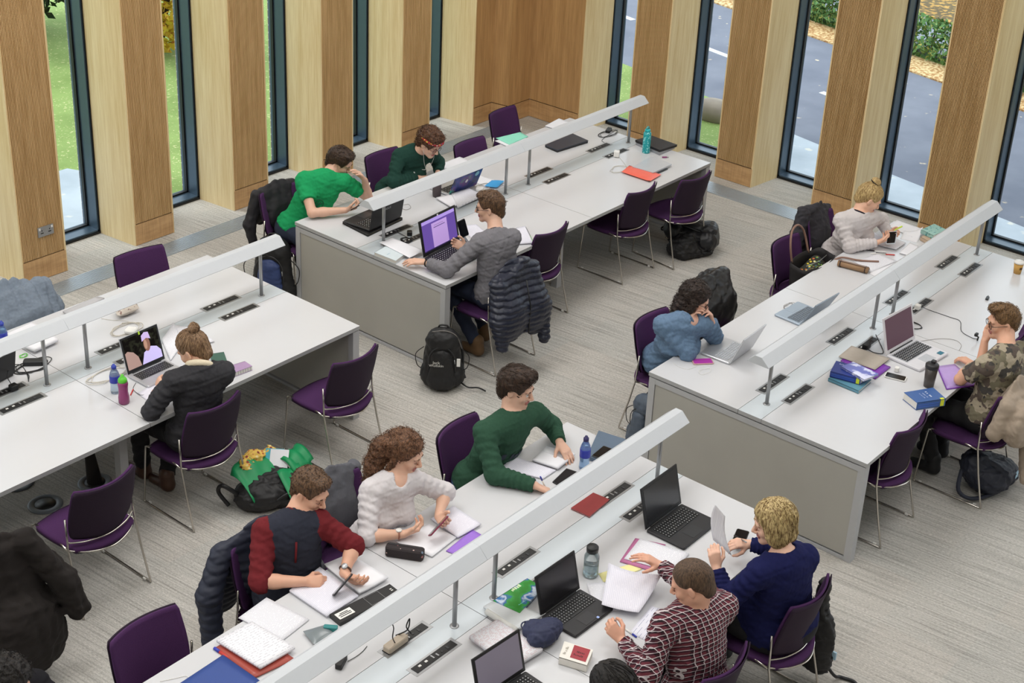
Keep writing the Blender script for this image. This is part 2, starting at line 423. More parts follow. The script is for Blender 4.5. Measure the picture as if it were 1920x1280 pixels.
ground('pavement',[(6.4,-.35),(7.95,-.35),(7.62,-1.8),(7.3,-3.4),(6.1,-9),(5.9,-14),(5.9,-.4)],-.13,M_PAVE)
d=(-.23,-.973)
def rp(o,t): return (o[0]+d[0]*t,o[1]+d[1]*t)
ground('road',[rp((8.7,2.9),-12),rp((8.7,2.9),22),rp((12.15,2.9),22),rp((12.15,2.9),-12)],-.15,M_ROAD)
ground('leaf_verge',[rp((11.95,2.9),-12),rp((11.95,2.9),22),rp((12.55,2.9),22),rp((12.55,2.9),-12)],-.13,M_LEAVES)
ground('footpath',[rp((12.9,2.9),-12),rp((12.9,2.9),22),rp((14.3,2.9),22),rp((14.3,2.9),-12)],-.13,mat('wet_footpath','777a86',.6,var=.15,nscale=2))
ground('leafy_bank',[rp((14.3,2.9),-12),rp((14.3,2.9),22),rp((22,2.9),22),rp((22,2.9),-12)],-.10,M_DAMP)
def road_marks():
    b=MB().mat(mat('white_road_paint','eef0f2',.7))
    for k in range(-3,5):
        o=rp((10.4,3.65),k*2.05)
        b.box((o[0],o[1],-.147),(.09,.55,.006),rz=-.232)
    tag(b.build('road_marking'),kind='structure')
road_marks()
M_HEDGE=speckle('hedge_green_leaves','6c9658','cfc872',30,.6,'5a7a50')
def foliage(name,label,cat,loc,rad,n,m,size=.05,group=None,seed=1):
    rr=random.Random(seed); b=MB().mat(m)
    for i in range(n):
        while 1:
            p=Vector((rr.uniform(-1,1),rr.uniform(-1,1),rr.uniform(-1,1)))
            if .5<p.length<1 or (rad[1]>3 and .5<Vector((p.x,p.z)).length<1): break
        c=Vector((p.x*rad[0],p.y*rad[1],max(p.z*rad[2],-rad[2]*.95)))
        a=Vector((rr.uniform(-1,1),rr.uniform(-1,1),rr.uniform(-1,1))).normalized(); q=a.cross(Vector((rr.uniform(-1,1),rr.uniform(-1,1),.3))).normalized()
        s=size*rr.uniform(.6,1.3)
        b.add([c-a*s,c+q*s*.5,c+a*s,c-q*s*.5],[(0,1,2,3)])
    b.build('leaves',parent=(t:=thing(name,label,cat,loc,group=group)))
    k=MB().mat(mat('dark_bark','3a2c22',.9)); 
    for j in range(5 if rad[1]<3 else 0):
        a=j*1.3; k.tube([(0,0,-rad[2]),(rad[0]*.3*cos(a),rad[1]*.3*sin(a),0),(rad[0]*.6*cos(a),rad[1]*.6*sin(a),rad[2]*.6)],[.03,.02,.008],6)
    if rad[1]>3:
        for j in range(40): yy=-rad[1]+.15+j*rad[1]/20; k.tube([(0,yy,-rad[2]),(.1*sin(j),yy+.05,rad[2]*.5)],[.02,.008],5)
    k.build('branches',parent=t); return t
hd=rp((12.72,2.9),3.5)
hh_=foliage('hedge','low green hedge beyond the road, behind the strip of fallen leaves','hedge',(hd[0],hd[1],.12),(.34,6.0,.28),12000,M_HEDGE,.05,seed=3); hh_.rotation_euler[2]=-.232
foliage('shrub','yellow-leaved bush outside the second window from the left','bush',(4.75,6.7,.9),(.7,.8,1.1),1800,speckle('yellow_leaves','e6c63f','c9823a',20,.6,'b8a848'),.08,seed=31)
foliage('dark_shrub','dark green bush at the back of the lawn beyond the leftmost window','bush',(3.75,8.6,.9),(1.2,.9,1.1),2200,speckle('dark_leaves','2f4a26','5d4a2c',16,.6,'3c4630'),.08,seed=32)
def rock():
    b=MB().mat(mat('grey_brown_stone','9d8f80',.9,var=.3,nscale=5,bmp=.5)); rr=random.Random(3)
    b.lathe((0,0,0),[(.01,-.1),(.26,-.1),(.31,.0),(.31,.12),(.26,.22),(.17,.29),(.02,.31)],14)
    o=b.build('boulder',loc=(7.66,.30,-.10)); o.scale=(.62,.9,.62); tag(o,'grey-brown boulder on the grass outside the window behind the far end of the back desk','boulder')
rock()
# ================================================================== DESKS
G=.889; L=3.5765; WD=1.6284; D=3.4628
def socket_tray(parent,x,y):
    t=MB().mat(M_STEEL)
    t.box((x,y,H-.0015),(.325,.075,.006)); tr=t.build('power_tray',parent=parent)
    k=MB().mat(M_BLACKP); k.box((x,y,H+.0022),(.285,.047,.004)); k.build('socket_strip',parent=tr)
    for (dx,w,h,m) in ((-.10,.016,.012,M_WPL),(-.055,.016,.012,M_WPL),(-.01,.008,.026,M_STEEL),(.018,.008,.02,M_STEEL),(.05,.01,.01,M_DGREY),(.09,.012,.022,M_DGREY)):
        q=MB().mat(m); q.box((x+dx,y+(.004 if dx<0 else -.003),H+.005),(w,h,.003)); q.build('socket_outlet',parent=tr)
def desk(name,label,x0,ytop,offs,ends=('near','far')):
    """x0: left end, ytop: back edge (y), desk runs to x0+L and ytop-WD"""
    t=thing(name,label,'desk',(x0+L/2,ytop-WD/2,0)); cx,cy=x0+L/2,ytop-WD/2
    lx0,lx1=-L/2,L/2; yb,yf=WD/2,-WD/2; xm=lx0+1.79; gap=.0018
    for (a,b_) in ((lx0,xm-gap),(xm+gap,lx1)):
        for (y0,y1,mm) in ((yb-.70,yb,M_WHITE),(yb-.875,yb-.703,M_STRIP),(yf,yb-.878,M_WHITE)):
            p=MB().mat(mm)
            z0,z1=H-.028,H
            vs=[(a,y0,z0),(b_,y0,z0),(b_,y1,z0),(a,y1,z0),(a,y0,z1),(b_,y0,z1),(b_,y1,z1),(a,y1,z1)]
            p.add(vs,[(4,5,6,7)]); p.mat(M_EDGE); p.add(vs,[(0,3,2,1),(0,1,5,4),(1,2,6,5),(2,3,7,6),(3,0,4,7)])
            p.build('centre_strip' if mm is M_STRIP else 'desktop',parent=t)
    for e in (0,1):
        x=lx0 if e==0 else lx1; s=1 if e==0 else -1
        f=MB().mat(M_ENDF); zt=H-.036
        f.box((x+s*.03,0,zt-.021),(.056,WD-.016,.038)); f.box((x+s*.03,yb-.03,zt/2),(.058,.048,zt)); f.box((x+s*.03,yf+.03,zt/2),(.058,.048,zt)); f.box((x+s*.03,0,.012),(.056,WD-.016,.02))
        f.build('end_frame',parent=t)
        g=MB().mat(M_BLACKP); g.box((x+s*.034,0,H-.032),(.05,WD-.11,.008)); g.build('shadow_gap',parent=t)
        q=MB().mat(M_ENDP); q.box((x+s*.03,0,zt/2),(.044,WD-.114,zt-.07)); q.build('end_panel',parent=t)
    for yy in (yf+.33,yb-.33):
        k=MB().mat(M_ENDF); k.box((xm,yy,(H-.03)/2),(.06,.06,H-.03)); k.build('leg',parent=t)
    k=MB().mat(M_ENDF); k.box((0,0,H-.09),(L-.14,.42,.012)); k.box((0,.2,H-.06),(L-.14,.01,.05)); k.box((0,-.2,H-.06),(L-.14,.01,.05)); k.build('cable_tray',parent=t)
    for dx in offs: 
        for yy in (yb-.69,yb-.885): socket_tray(t,lx0+dx,yy)
    return t
OFF=(.45,1.39,2.25,3.13)
desk('desk','white four-seat desk nearest the window corner, with the teal bottle and coral folder on it',G,0,OFF)
desk('desk','white desk at the left edge with the film playing on an open laptop',-L,0,OFF)
desk('desk','white desk at the right with the takeaway coffee cup and the stacked blue textbooks',G,-D,OFF)
desk('desk','white desk in the foreground holding the red notebook and three open black laptops',-L,-D,OFF)
# ------------------------------------------------------------------ lamp bars on posts
def lamp_bar(label,x0,ytop):
    yc=ytop-.80; t=thing('desk_lamp_bar',label,'desk lamp',(x0,yc,H))
    z0,z1=1.11-H,1.168-H
    prof=[(-.08,z0),(-.08,z0+.003),(-.023,z1),(.023,z1),(.08,z0+.003),(.08,z0),(.074,z0),(.022,z1-.006),(-.022,z1-.006),(-.074,z0)]
    for a,b in ((0,1.80),(1.803,L+.03)):
        m=MB().mat(M_BAR); m.prism(prof,'x',a,b); c=m.build('shade',parent=t)
        for e in (a,b):
            q=MB().mat(M_BAR); q.prism([(-.0795,z0),(-.023,z1-.0005),(.023,z1-.0005),(.0795,z0)],'x',e-.0015,e+.0015); q.build('end_cap',parent=t)
        for s in (-1,1):
            q=MB().mat(M_LED); q.box(((a+b)/2,s*.036,z0+.022),(b-a-.08,.022,.012)); q.build('light_tube',parent=t)
    for px in (.19,1.66,1.965,3.44):
        q=MB().mat(M_STEEL); q.cyl((px,0,0),(px,0,z0+.05),.0125,seg=14); po=q.build('post',parent=t)
        q=MB().mat(M_STEEL); q.lathe((px,0,0),[(.024,0),(.024,.003),(.016,.005)],16); q.build('base_flange',parent=po)
    return t
lamp_bar('long white lamp bar over the desk by the window corner',G,0)
lamp_bar('long white lamp bar over the desk at the left edge',-L-.03,0)
lamp_bar('long white lamp bar over the desk at the right, with the coffee cup',G,-D)
lamp_bar('long white lamp bar over the foreground desk, nearest the camera',-L-.03,-D)
def floor_box(x,y,label,group):
    t=thing('floor_box',label,'floor box',(x,y,0),group=group)
    b=MB().mat(mat('grey_floor_grommet','6f757c',.5,.2)); b.lathe((0,0,0),[(.11,0),(.11,.006),(.1,.01),(.07,.01),(.07,.003)],28); b.build('ring',parent=t)
    b=MB().mat(M_BLACKP); b.lathe((0,0,0.001),[(.066,0),(.066,.008),(.001,.008)],24); b.build('lid',parent=t)
gb='round floor boxes under the left desk'
fx=(-1.777,-0.969); floor_box(fx[0],fx[1],'round grey floor box with a black cable sleeve rising from it, under the left desk',None)
fy=(-2.139,-0.949); floor_box(fy[0],fy[1],'round grey floor box beside the front of the purple chair at lower left',None)
fz=(-2.119,-0.608); floor_box(fz[0],fz[1],'round grey floor box at the left edge, under the corner of the desk',None)
def sleeve():
    b=MB().mat(mat('braided_black_sleeve','2a2523',.8,nscale=200,bmp=.6)); b.tube([(fx[0],fx[1],.004),(fx[0],fx[1]+.03,.2),(fx[0]-.05,fx[1]+.16,.45),(fx[0]-.05,fx[1]+.3,.648)],[.05,.034,.03,.03],12)
    tag(b.build('cable_sleeve'),'black cable sleeve rising from the floor box to the left desk','cable sleeve')
sleeve()
# ================================================================== CHAIRS
def chair_shell(b,top,z0,z1,wt,wb,yt,yb_,curve,thick):
    def fn(u,v):
        z=z0+(z1-z0)*v; s=(u-.5)*2
        w=(wb+(wt-wb)*v)/2
        # rounded upper corners
        if v>.9: w*=1-.05*((v-.9)/.1)**2
        y=yb_+(yt-yb_)*(v**1.15)
        y=y-curve*(1-s*s)*(.55+.45*v)
        zz=z-(.012*(s*s))*(v>.9)
        return (s*w,y+curve,zz)
    b.grid(19,13,fn,thick)
def make_chair():
    t=thing('chair','','chair',(0,0,0))
    r=.0065
    for s in (-1,1):
        x=s*.228
        pts=[(s*.222,-.135,.63),(s*.224,-.142,.5),(x,-.148,.42),(s*.23,-.185,.25),(s*.235,-.243,.03),(s*.235,-.247,.008),(s*.235,-.235,.008),(s*.235,.23,.008),(s*.235,.243,.01),(s*.235,.242,.03),(s*.225,.212,.40),(s*.222,.208,.43),(s*.212,.19,.438),(s*.205,.1,.434),(s*.212,-.05,.425),(x*.985,-.146,.42)]
        b=MB().mat(M_CHROME); b.tube(pts,r,8); b.build('side_frame',parent=t)
        f=MB().mat(M_WPL); f.box((s*.225,-.2,.012),(.008,.02,.014)); f.box((s*.225,.2,.012),(.008,.02,.014)); f.build('glide',parent=t)
    # curved rear rails
    def rail(z,sag,bul,w): return smoothpath([(-w,-.14,z),(-w*.6,-.14-bul*.65,z-sag*.65),(0,-.14-bul,z-sag),(w*.6,-.14-bul*.65,z-sag*.65),(w,-.14,z)],6)
    b=MB().mat(M_CHROME); b.tube(rail(.475,.012,.075,.222),.0055,8); b.build('back_rail',parent=t)
    b=MB().mat(M_CHROME); b.tube(rail(.425,.022,.115,.226),.0055,8); b.build('seat_rail',parent=t)
    b=MB().mat(M_CHROME); b.tube([(-.22,.208,.43),(-.19,.19,.41),(0,.18,.405),(.19,.19,.41),(.22,.208,.43)],.0055,8); b.build('front_rail',parent=t)
    for s in (-1,1):
        b=MB().mat(M_WPL); b.box((s*.205,.03,.418),(.012,.2,.018)); b.build('seat_bracket',parent=t)
    # back
    def bk(off,th,inset,b,m):
        def fn(u,v):
            s=(u-.5)*2; z=.478+.35*v
            w=.207+.012*sin(pi*v*.6)-.0*v
            w=.203+.012*math.sin(pi*min(1,v*1.1))+.010*v
            e=max(0,(v-.93)/.07); w-=.012*e*e*e
            e2=max(0,(.12-v)/.12); w-=.02*e2*e2
            w-=inset
            y=-.138-.085*v**1.25
            bul=.055+.02*(1-v)
            y-=bul*(1-s*s)
            z2=z+.014*s*s*v*v-.007*v-(.012*(1-s*s) if v<.12 else 0)
            return (s*w,y+off,z2)
        b.mat(m).grid(21,15,fn,th)
    b=MB(); bk(0,.006,0,b,M_BACKSH); b.build('back_shell',parent=t)
    b=MB(); bk(.014,.0125,.004,b,M_PURPLE); b.build('backrest',parent=t)
    # seat
    def seat(off,th,b,m):
        def fn(u,v):
            s=(u-.5)*2; y0=-.175-.075*(1-s*s)*1.0; y1=.232-.03*s*s
            w=.2+.028*math.sin(min(1,v*1.3)*pi/2)
            e=max(0,(v-.85)/.15); w-=.028*e*e
            y=y0+(y1-y0)*v
            z=.447-.012*math.sin(pi*v)*(1-.3*s*s)-.018*e*e-.01*(1-v)**4
            return (s*w,y,z+off)
        b.mat(m).grid(19,17,fn,th)
    b=MB(); seat(.0,.026,b,M_PURPLE); b.build('seat',parent=t)
    b=MB(); seat(-.027,.004,b,M_BLACKP); b.build('seat_base',parent=t)
    return t
CH0=make_chair(); CH_USED=[False]
def chair(x,y,face,label,group=None,rz=0):
    """face +1: sitter looks to +y; x,y: centre of the seat"""
    c=CH0 if not CH_USED[0] else copy_tree(CH0)
    CH_USED[0]=True
    c.location=(x,y,0); c.rotation_euler=(0,0,(0 if face>0 else pi)+rz); c['label']=label
    if group: c['group']=group
    return c
GC='purple chrome-framed chairs around the desks'
chair(3.335,-1.45,1,'empty purple chair tucked under the front of the corner desk, left of the backpack',GC)
chair(3.93,-1.62,1,'empty purple chair beside the black backpack on the floor, window end of the corner desk',GC,rz=-.1)
chair(2.11,-1.44,1,'purple chair tucked in behind the draped navy puffer jacket, right of the man in grey',GC)
chair(1.36,-1.70,1,'chair under the man in the grey long-sleeved top, mostly hidden by the puffer jacket',GC)
chair(2.32,.23,-1,'purple chair under the curly-haired reader, its back standing clear behind her',GC)
chair(3.09,-.12,-1,'purple chair just right of the curly-haired reader, behind the lamp bar',GC)
chair(3.965,.22,-1,'purple chair nearest the wooden corner, beside the mint folder',GC,rz=.06)
chair(1.12,.24,-1,'chair under the man in the green T-shirt, black jacket over its back',GC)
chair(-.46,.04,-1,'purple chair on the window side of the left desk, backrest above the lamp bar',GC,rz=-.13)
chair(-1.50,.02,-1,'chair on the window side of the left desk with a denim jacket over it',GC)
chair(-.42,-1.80,1,'empty purple chair at the front corner of the left desk, above the green bag',GC)
chair(-1.455,-1.62,1,'chair under the woman with the low bun in the black jacket',GC)
chair(-2.42,-1.83,1,'empty purple chair at lower left, beside the round floor box',GC)
chair(-3.045,-3.42,-1,'empty purple chair at the near end of the foreground desk, beside the blue folder',GC)
chair(-2.18,-3.28,-1,'chair under the man in the maroon raglan top, navy padded jacket over it',GC)
chair(-1.56,-3.2,-1,'chair under the woman with long curly hair, grey coat over it',GC)
chair(-.60,-3.30,-1,'purple chair under the man in the dark green sweatshirt',GC,rz=.1)
chair(-.56,-5.30,1,'purple chair under the blonde woman in the navy sweater',GC)
chair(-1.33,-5.27,1,'purple chair under the man in the plaid shirt',GC)
chair(1.42,-3.31,-1,'purple chair under the woman in the denim jacket',GC)
chair(2.20,-3.31,-1,'purple chair with a black leather coat hung over it, behind the woman in denim',GC)
chair(3.27,-3.31,-1,'purple chair with the open black tote bag on it',GC)
chair(3.93,-3.25,-1,'chair under the woman with the blonde top bun, dark jacket over it',GC)
chair(1.40,-4.91,1,'purple chair tucked under the right desk corner, below the thick blue book',GC)
chair(3.03,-4.90,1,'purple chair tucked in at the right edge, beyond the man in camouflage',GC)
chair(-2.24,-5.32,1,'chair under the dark-haired person at the bottom edge',GC)
chair(2.28,-5.2,1,'chair under the man in the camouflage T-shirt, beige jacket over it',GC)
chair(-3.95,-1.9,1,'chair at the lower left edge hidden under a dark coat',GC) if False else None
# ================================================================== SCULPTING WITH DISTANCE FIELDS
def V(*a): return np.array(a[0] if len(a)==1 else a,dtype=float)
def nrm(v): v=V(v); return v/(np.linalg.norm(v)+1e-12)
def wav(P,sc,seed):
    if not isinstance(seed,int):
        v=V(seed[:3]); return -np.abs(np.sin(pi*(P@v+.006*wav(P,.16,7))/sc))+.5
    r=np.random.RandomState(seed); o=np.zeros(len(P))
    for i in range(4):
        a=r.normal(size=3); a/=np.linalg.norm(a); b=r.normal(size=3); b/=np.linalg.norm(b)
        f=2*pi/sc*(1+.35*i)
        o+=np.sin(P@a*f+1.7*np.sin(P@b*f*.6+r.rand()*6)+r.rand()*6)/(1+.5*i)
    return o/2.6
def cap(a,b,ra,rb=None,k=.02,tag=0,sq=None,cut=0,wr=None,op='u'):
    return dict(t='c',a=V(a),b=V(b),ra=ra,rb=ra if rb is None else rb,k=k,tag=tag,sq=sq,cut=cut,wr=wr,op=op)
def ell(c,r,k=.02,tag=0,R=None,op='u'):
    return dict(t='e',c=V(c),r=V(r),k=k,tag=tag,R=R,op=op)
def pdist(q,P):
    if q['t']=='c':
        a,b=q['a'],q['b']
        if q['sq'] is not None:
            n,s=q['sq']; n=nrm(n); X=P-a; X=X+np.outer(X@n,n)*(s-1); ab=b-a; ab=ab+n*(ab@n)*(s-1); g=(1+1/s)/2
        else: X=P-a; ab=b-a; g=1
        L2=ab@ab+1e-12; tt=X@ab/L2; t=np.clip(tt,0,1)
        r=q['ra']+(q['rb']-q['ra'])*t
        if q['wr']:
            am,nf,ph=q['wr']; ax=ab/np.sqrt(L2); e1=nrm(np.cross(ax,[.3,.2,.9])); r=r+am*np.sin(2*pi*nf*t+ph+3.0*(X@e1)/.06)
        d=(np.linalg.norm(X-t[:,None]*ab,axis=1)-r)*g
        if q['cut']:
            Ln=np.sqrt(L2); 
            if q['cut']&1: d=np.maximum(d,(tt-1)*Ln)
            if q['cut']&2: d=np.maximum(d,-tt*Ln)
        return d
    X=P-q['c']
    if q['R'] is not None: X=X@q['R'].T
    k0=np.linalg.norm(X/q['r'],axis=1); k1=np.linalg.norm(X/q['r']**2,axis=1)+1e-9
    return k0*(k0-1)/k1
def pbound(q):
    if q['t']=='c':
        r=max(q['ra'],q['rb'])+(q['wr'][0] if q['wr'] else 0); return np.minimum(q['a'],q['b'])-r,np.maximum(q['a'],q['b'])+r
    r=max(q['r']); return q['c']-r,q['c']+r
def feval(prims,P,noise=None):
    d=np.full(len(P),1e3); 
    for q in prims:
        if q['op']!='u': continue
        x=pdist(q,P); k=q['k']; h=np.clip(.5+.5*(d-x)/k,0,1); d=d*(1-h)+x*h-k*h*(1-h)
    if noise:
        for am,sc,sd in noise: d=d+am*wav(P,sc,sd)
    for q in prims:
        if q['op']=='s':
            x=-pdist(q,P); k=q['k']; h=np.clip(.5-.5*(d-x)/k,0,1); d=d*(1-h)+x*h+k*h*(1-h)
        elif q['op']=='p': d=np.maximum(d,(P-q['c'])@q['n'])
    return d
def plane(c,n): return dict(t='p',op='p',c=V(c),n=nrm(n))
def sculpt(name,prims,h,mats,noise=None,parent=None,origin=(0,0,0),tagfn=None,ret=False):
    U=[q for q in prims if q['op']=='u']
    bb=[pbound(q) for q in U]; lo=np.min([b[0] for b in bb],0)-3*h; hi=np.max([b[1] for b in bb],0)+3*h
    if noise:
        s=sum(abs(n[0]) for n in noise); lo-=s; hi+=s
    B=8; nb=np.ceil((hi-lo)/(h*B)).astype(int); N=nb*B
    ii=np.stack(np.meshgrid(*[np.arange(n) for n in nb],indexing='ij'),-1).reshape(-1,3)
    cen=lo+(ii+.5)*h*B; half=h*B*.5*1.7320508
    dc=np.full(len(cen),1e3); per=[]
    for q in U:
        x=pdist(q,cen)*1.0; per.append(x); dc=np.minimum(dc,x)
    slack=.03+(sum(abs(n[0]) for n in noise) if noise else 0)
    act=np.abs(dc)<half*1.25+slack
    vol=np.full(tuple(N+1),1.0,dtype=np.float32)
    ins=dc<0
    for (i,j,k) in ii[ins & ~act]: vol[i*B:(i+1)*B+1,j*B:(j+1)*B+1,k*B:(k+1)*B+1]=-1
    ai=ii[act]; off=np.stack(np.meshgrid(*[np.arange(B)]*3,indexing='ij'),-1).reshape(-1,3)
    G=(ai[:,None,:]*B+off[None]); P=(lo+G.reshape(-1,3)*h)
    nA=len(ai); d=np.full((nA,B**3),1e3); Pr=P.reshape(nA,B**3,3); pa=[x[act] for x in per]
    for q,x in zip(U,pa):
        m=x<half*1.3+slack+q['k']
        if not m.any(): continue
        X=pdist(q,Pr[m].reshape(-1,3)).reshape(-1,B**3); D=d[m]; k=q['k']
        hh=np.clip(.5+.5*(D-X)/k,0,1); d[m]=D*(1-hh)+X*hh-k*hh*(1-hh)
    d=d.reshape(-1)
    near=np.abs(d)<.05
    if noise:
        for am,sc,sd in noise: d[near]+=am*wav(P[near],sc,sd)
    for q in prims:
        if q['op']=='s':
            x=-pdist(q,P); k=q['k']; hh=np.clip(.5-.5*(d-x)/k,0,1); d=d*(1-hh)+x*hh+k*hh*(1-hh)
        elif q['op']=='p': d=np.maximum(d,(P-q['c'])@q['n'])
    Gf=G.reshape(-1,3); vol[Gf[:,0],Gf[:,1],Gf[:,2]]=np.clip(d,-1,1)
    # naive surface nets
    c=vol<0; nx,ny,nz=[n for n in N]
    cnt=np.zeros((nx,ny,nz),np.int8)
    for a in (0,1):
        for b in (0,1):
            for e in (0,1): cnt+=c[a:a+nx,b:b+ny,e:e+nz]
    mask=(cnt>0)&(cnt<8); idx=np.full((nx,ny,nz),-1,np.int32); cells=np.argwhere(mask); idx[mask]=np.arange(len(cells))
    acc=np.zeros((len(cells),3)); w=np.zeros(len(cells))
    corners=[(a,b,e) for a in (0,1) for b in (0,1) for e in (0,1)]
    val={cc:vol[cells[:,0]+cc[0],cells[:,1]+cc[1],cells[:,2]+cc[2]] for cc in corners}
    for ax in range(3):
        for cc in corners:
            if cc[ax]: continue
            c2=list(cc); c2[ax]=1; c2=tuple(c2); v0,v1=val[cc],val[c2]; m=(v0<0)!=(v1<0)
            t=np.where(m,v0/(v0-v1+1e-12),0); p=np.tile(np.array(cc,float),(len(cells),1)); p[:,ax]+=t
            acc[m]+=p[m]; w[m]+=1
    vs=lo+(cells+acc/np.maximum(w,1)[:,None])*h
    faces=[]
    for ax in range(3):
        u,v=[(1,2),(2,0),(0,1)][ax]
        sl0=[slice(0,n) for n in N]; sl1=[slice(0,n) for n in N]; sl1[ax]=slice(1,N[ax]+1)
        a=c[tuple(sl0)]; b=c[tuple(sl1)]
        for sgn in (0,1):
            m=(a&~b) if sgn==0 else (~a&b)
            E=np.argwhere(m); E=E[(E[:,u]>0)&(E[:,v]>0)]
            if not len(E): continue
            def gi(du,dv):
                Q=E.copy(); Q[:,u]-=du; Q[:,v]-=dv; return idx[Q[:,0],Q[:,1],Q[:,2]]
            q=np.stack([gi(1,1),gi(0,1),gi(0,0),gi(1,0)],1)
            q=q[(q>=0).all(1)]
            faces.append(q if sgn==0 else q[:,::-1])
    F=np.concatenate(faces)
    if ret: return vs,F
    return rawmesh(name,vs-V(origin),F,mats,tagfn(vs,F) if tagfn else None,parent)
def rawmesh(name,vs,F,mats,mi=None,parent=None,smooth=True):
    me=bpy.data.meshes.new(name); me.vertices.add(len(vs)); me.vertices.foreach_set('co',np.asarray(vs,np.float32).ravel())
    k=F.shape[1]; me.loops.add(F.size); me.loops.foreach_set('vertex_index',F.astype(np.int32).ravel())
    me.polygons.add(len(F)); me.polygons.foreach_set('loop_start',np.arange(0,F.size,k,dtype=np.int32)); me.polygons.foreach_set('loop_total',np.full(len(F),k,np.int32))
    for m in mats: me.materials.append(m)
    if mi is not None: me.polygons.foreach_set('material_index',np.asarray(mi,np.int32))
    me.polygons.foreach_set('use_smooth',np.full(len(F),smooth))
    me.update(calc_edges=True); me.validate()
    o=bpy.data.objects.new(name,me); COL.objects.link(o)
    if parent: o.parent=parent
    return o
def tagger(prims,nm):
    """material index = tag of the nearest shape"""
    U=[q for q in prims if q['op']=='u']
    def fn(vs,F):
        C=vs[F].mean(1); best=np.full(len(C),1e3); out=np.zeros(len(C),int)
        for q in U:
            x=pdist(q,C); m=x<best; best[m]=x[m]; out[m]=q['tag']
        return out
    return fn
# ------------------------------------------------------------------ people
M_SKIN={}
def skin(c):
    if c in M_SKIN: return M_SKIN[c]
    m=mat('skin_'+c,c,.5,var=.07,nscale=25); b=m.node_tree.nodes['Principled BSDF']; b.inputs['Subsurface Weight'].default_value=.12; b.inputs['Subsurface Radius'].default_value=(.012,.005,.003); b.inputs['Subsurface Scale'].default_value=.6
    M_SKIN[c]=m; return m
def hairmat(name,dark,light):
    if name in MATS: return MATS[name]
    m,nt,n,l,b=newmat(name); mp=mapping(n,l,(140,140,25)); t=noise(n,l,mp,1,3,.6); r=ramp(n,l,t.outputs[0],[(.35,dark),(.68,light)])
    l.new(r.outputs[0],b.inputs['Base Color']); b.inputs['Roughness'].default_value=.5; b.inputs['Specular IOR Level'].default_value=.35; bump(n,l,b,t.outputs[0],.9,.004); return m
def knit(name,c,var=.12,rough=.9,bmp=.25):
    return mat(name,c,rough,var=var,nscale=90,bmp=bmp,spec=.15)
class Frame:
    def __init__(s,o,f,u):
        s.o=V(o); s.f=nrm(f); s.s=nrm(np.cross(V(u),s.f)); s.u=np.cross(s.f,s.s)
    def __call__(s,x,y,z): return s.o+s.s*x+s.f*y+s.u*z     # x: wearer's left, y: forward, z: up
    def R(s): return np.stack([s.s,s.f,s.u])
def ik(S,Wp,hint,l1,l2):
    S,Wp,hint=V(S),V(Wp),V(hint); d=Wp-S; D=np.linalg.norm(d)
    if D>(l1+l2)*.985: k=D/((l1+l2)*.985); l1*=k; l2*=k
    if D<abs(l1-l2)*1.02+.01: D=abs(l1-l2)*1.02+.01
    e=nrm(d); a=(l1*l1-l2*l2+D*D)/(2*D); h=math.sqrt(max(0,l1*l1-a*a))
    w=hint-S; w=w-e*(w@e); return S+e*a+nrm(w)*h
def hand(Wr,d,n,side,curl=.35,tc=.3,spread=.12,sc=1.0,tag=0,idx=None):
    """Wr wrist, d pointing direction, n direction the palm faces; side 'L'/'R'"""
    d=nrm(d); n=V(n)-d*(V(n)@d); n=nrm(n); t=np.cross(n,d)*(1 if side=='L' else -1); Wr=V(Wr); P=[]
    offs=(.026,.009,-.009,-.025); ln=(.083,.086,.082,.073); fl=(.95,1.05,.98,.78)
    for i,(o,L_,f_) in enumerate(zip(offs,ln,fl)):
        kn=Wr+(d*L_+t*o+n*.002)*sc
        P.append(cap(Wr+(d*.012+t*o*.5)*sc,kn,.0135*sc,.0115*sc,k=.010,tag=tag))
        ang=0; cur=kn; dd=nrm(d+t*(o*spread/.026)*1.0)
        c=curl if not isinstance(curl,(list,tuple)) else curl[i]
        for j,(sl,r) in enumerate(((.044,.0088),(.027,.0080),(.021,.0070))):
            ang+=c*(1.0,1.25,.8)[j]
            v=dd*cos(ang)+n*sin(ang); nx=cur+v*sl*f_*sc
            P.append(cap(cur,nx,r*sc,(r-.0008)*sc,k=.004 if j else .007,tag=tag)); cur=nx
    P.append(ell(Wr+(d*.045+n*.004)*sc,(.030*sc,.040*sc,.014*sc),k=.012,tag=tag,R=np.stack([t,d,n])))
    b=Wr+(d*.022+t*.020+n*.006)*sc; v=nrm(d*.62+t*.72+n*(.25+.3*tc)); P.append(cap(b,b+v*.042*sc,.0145*sc,.0115*sc,k=.012,tag=tag)); b=b+v*.042*sc
    v=nrm(v+(d*.45-t*.55)*tc+n*.25*tc); P.append(cap(b,b+v*.033*sc,.0112*sc,.0098*sc,k=.005,tag=tag)); b=b+v*.033*sc
    v=nrm(v+(d*.3-t*.6)*tc+n*.2*tc); P.append(cap(b,b+v*.024*sc,.0098*sc,.0078*sc,k=.004,tag=tag))
    return P
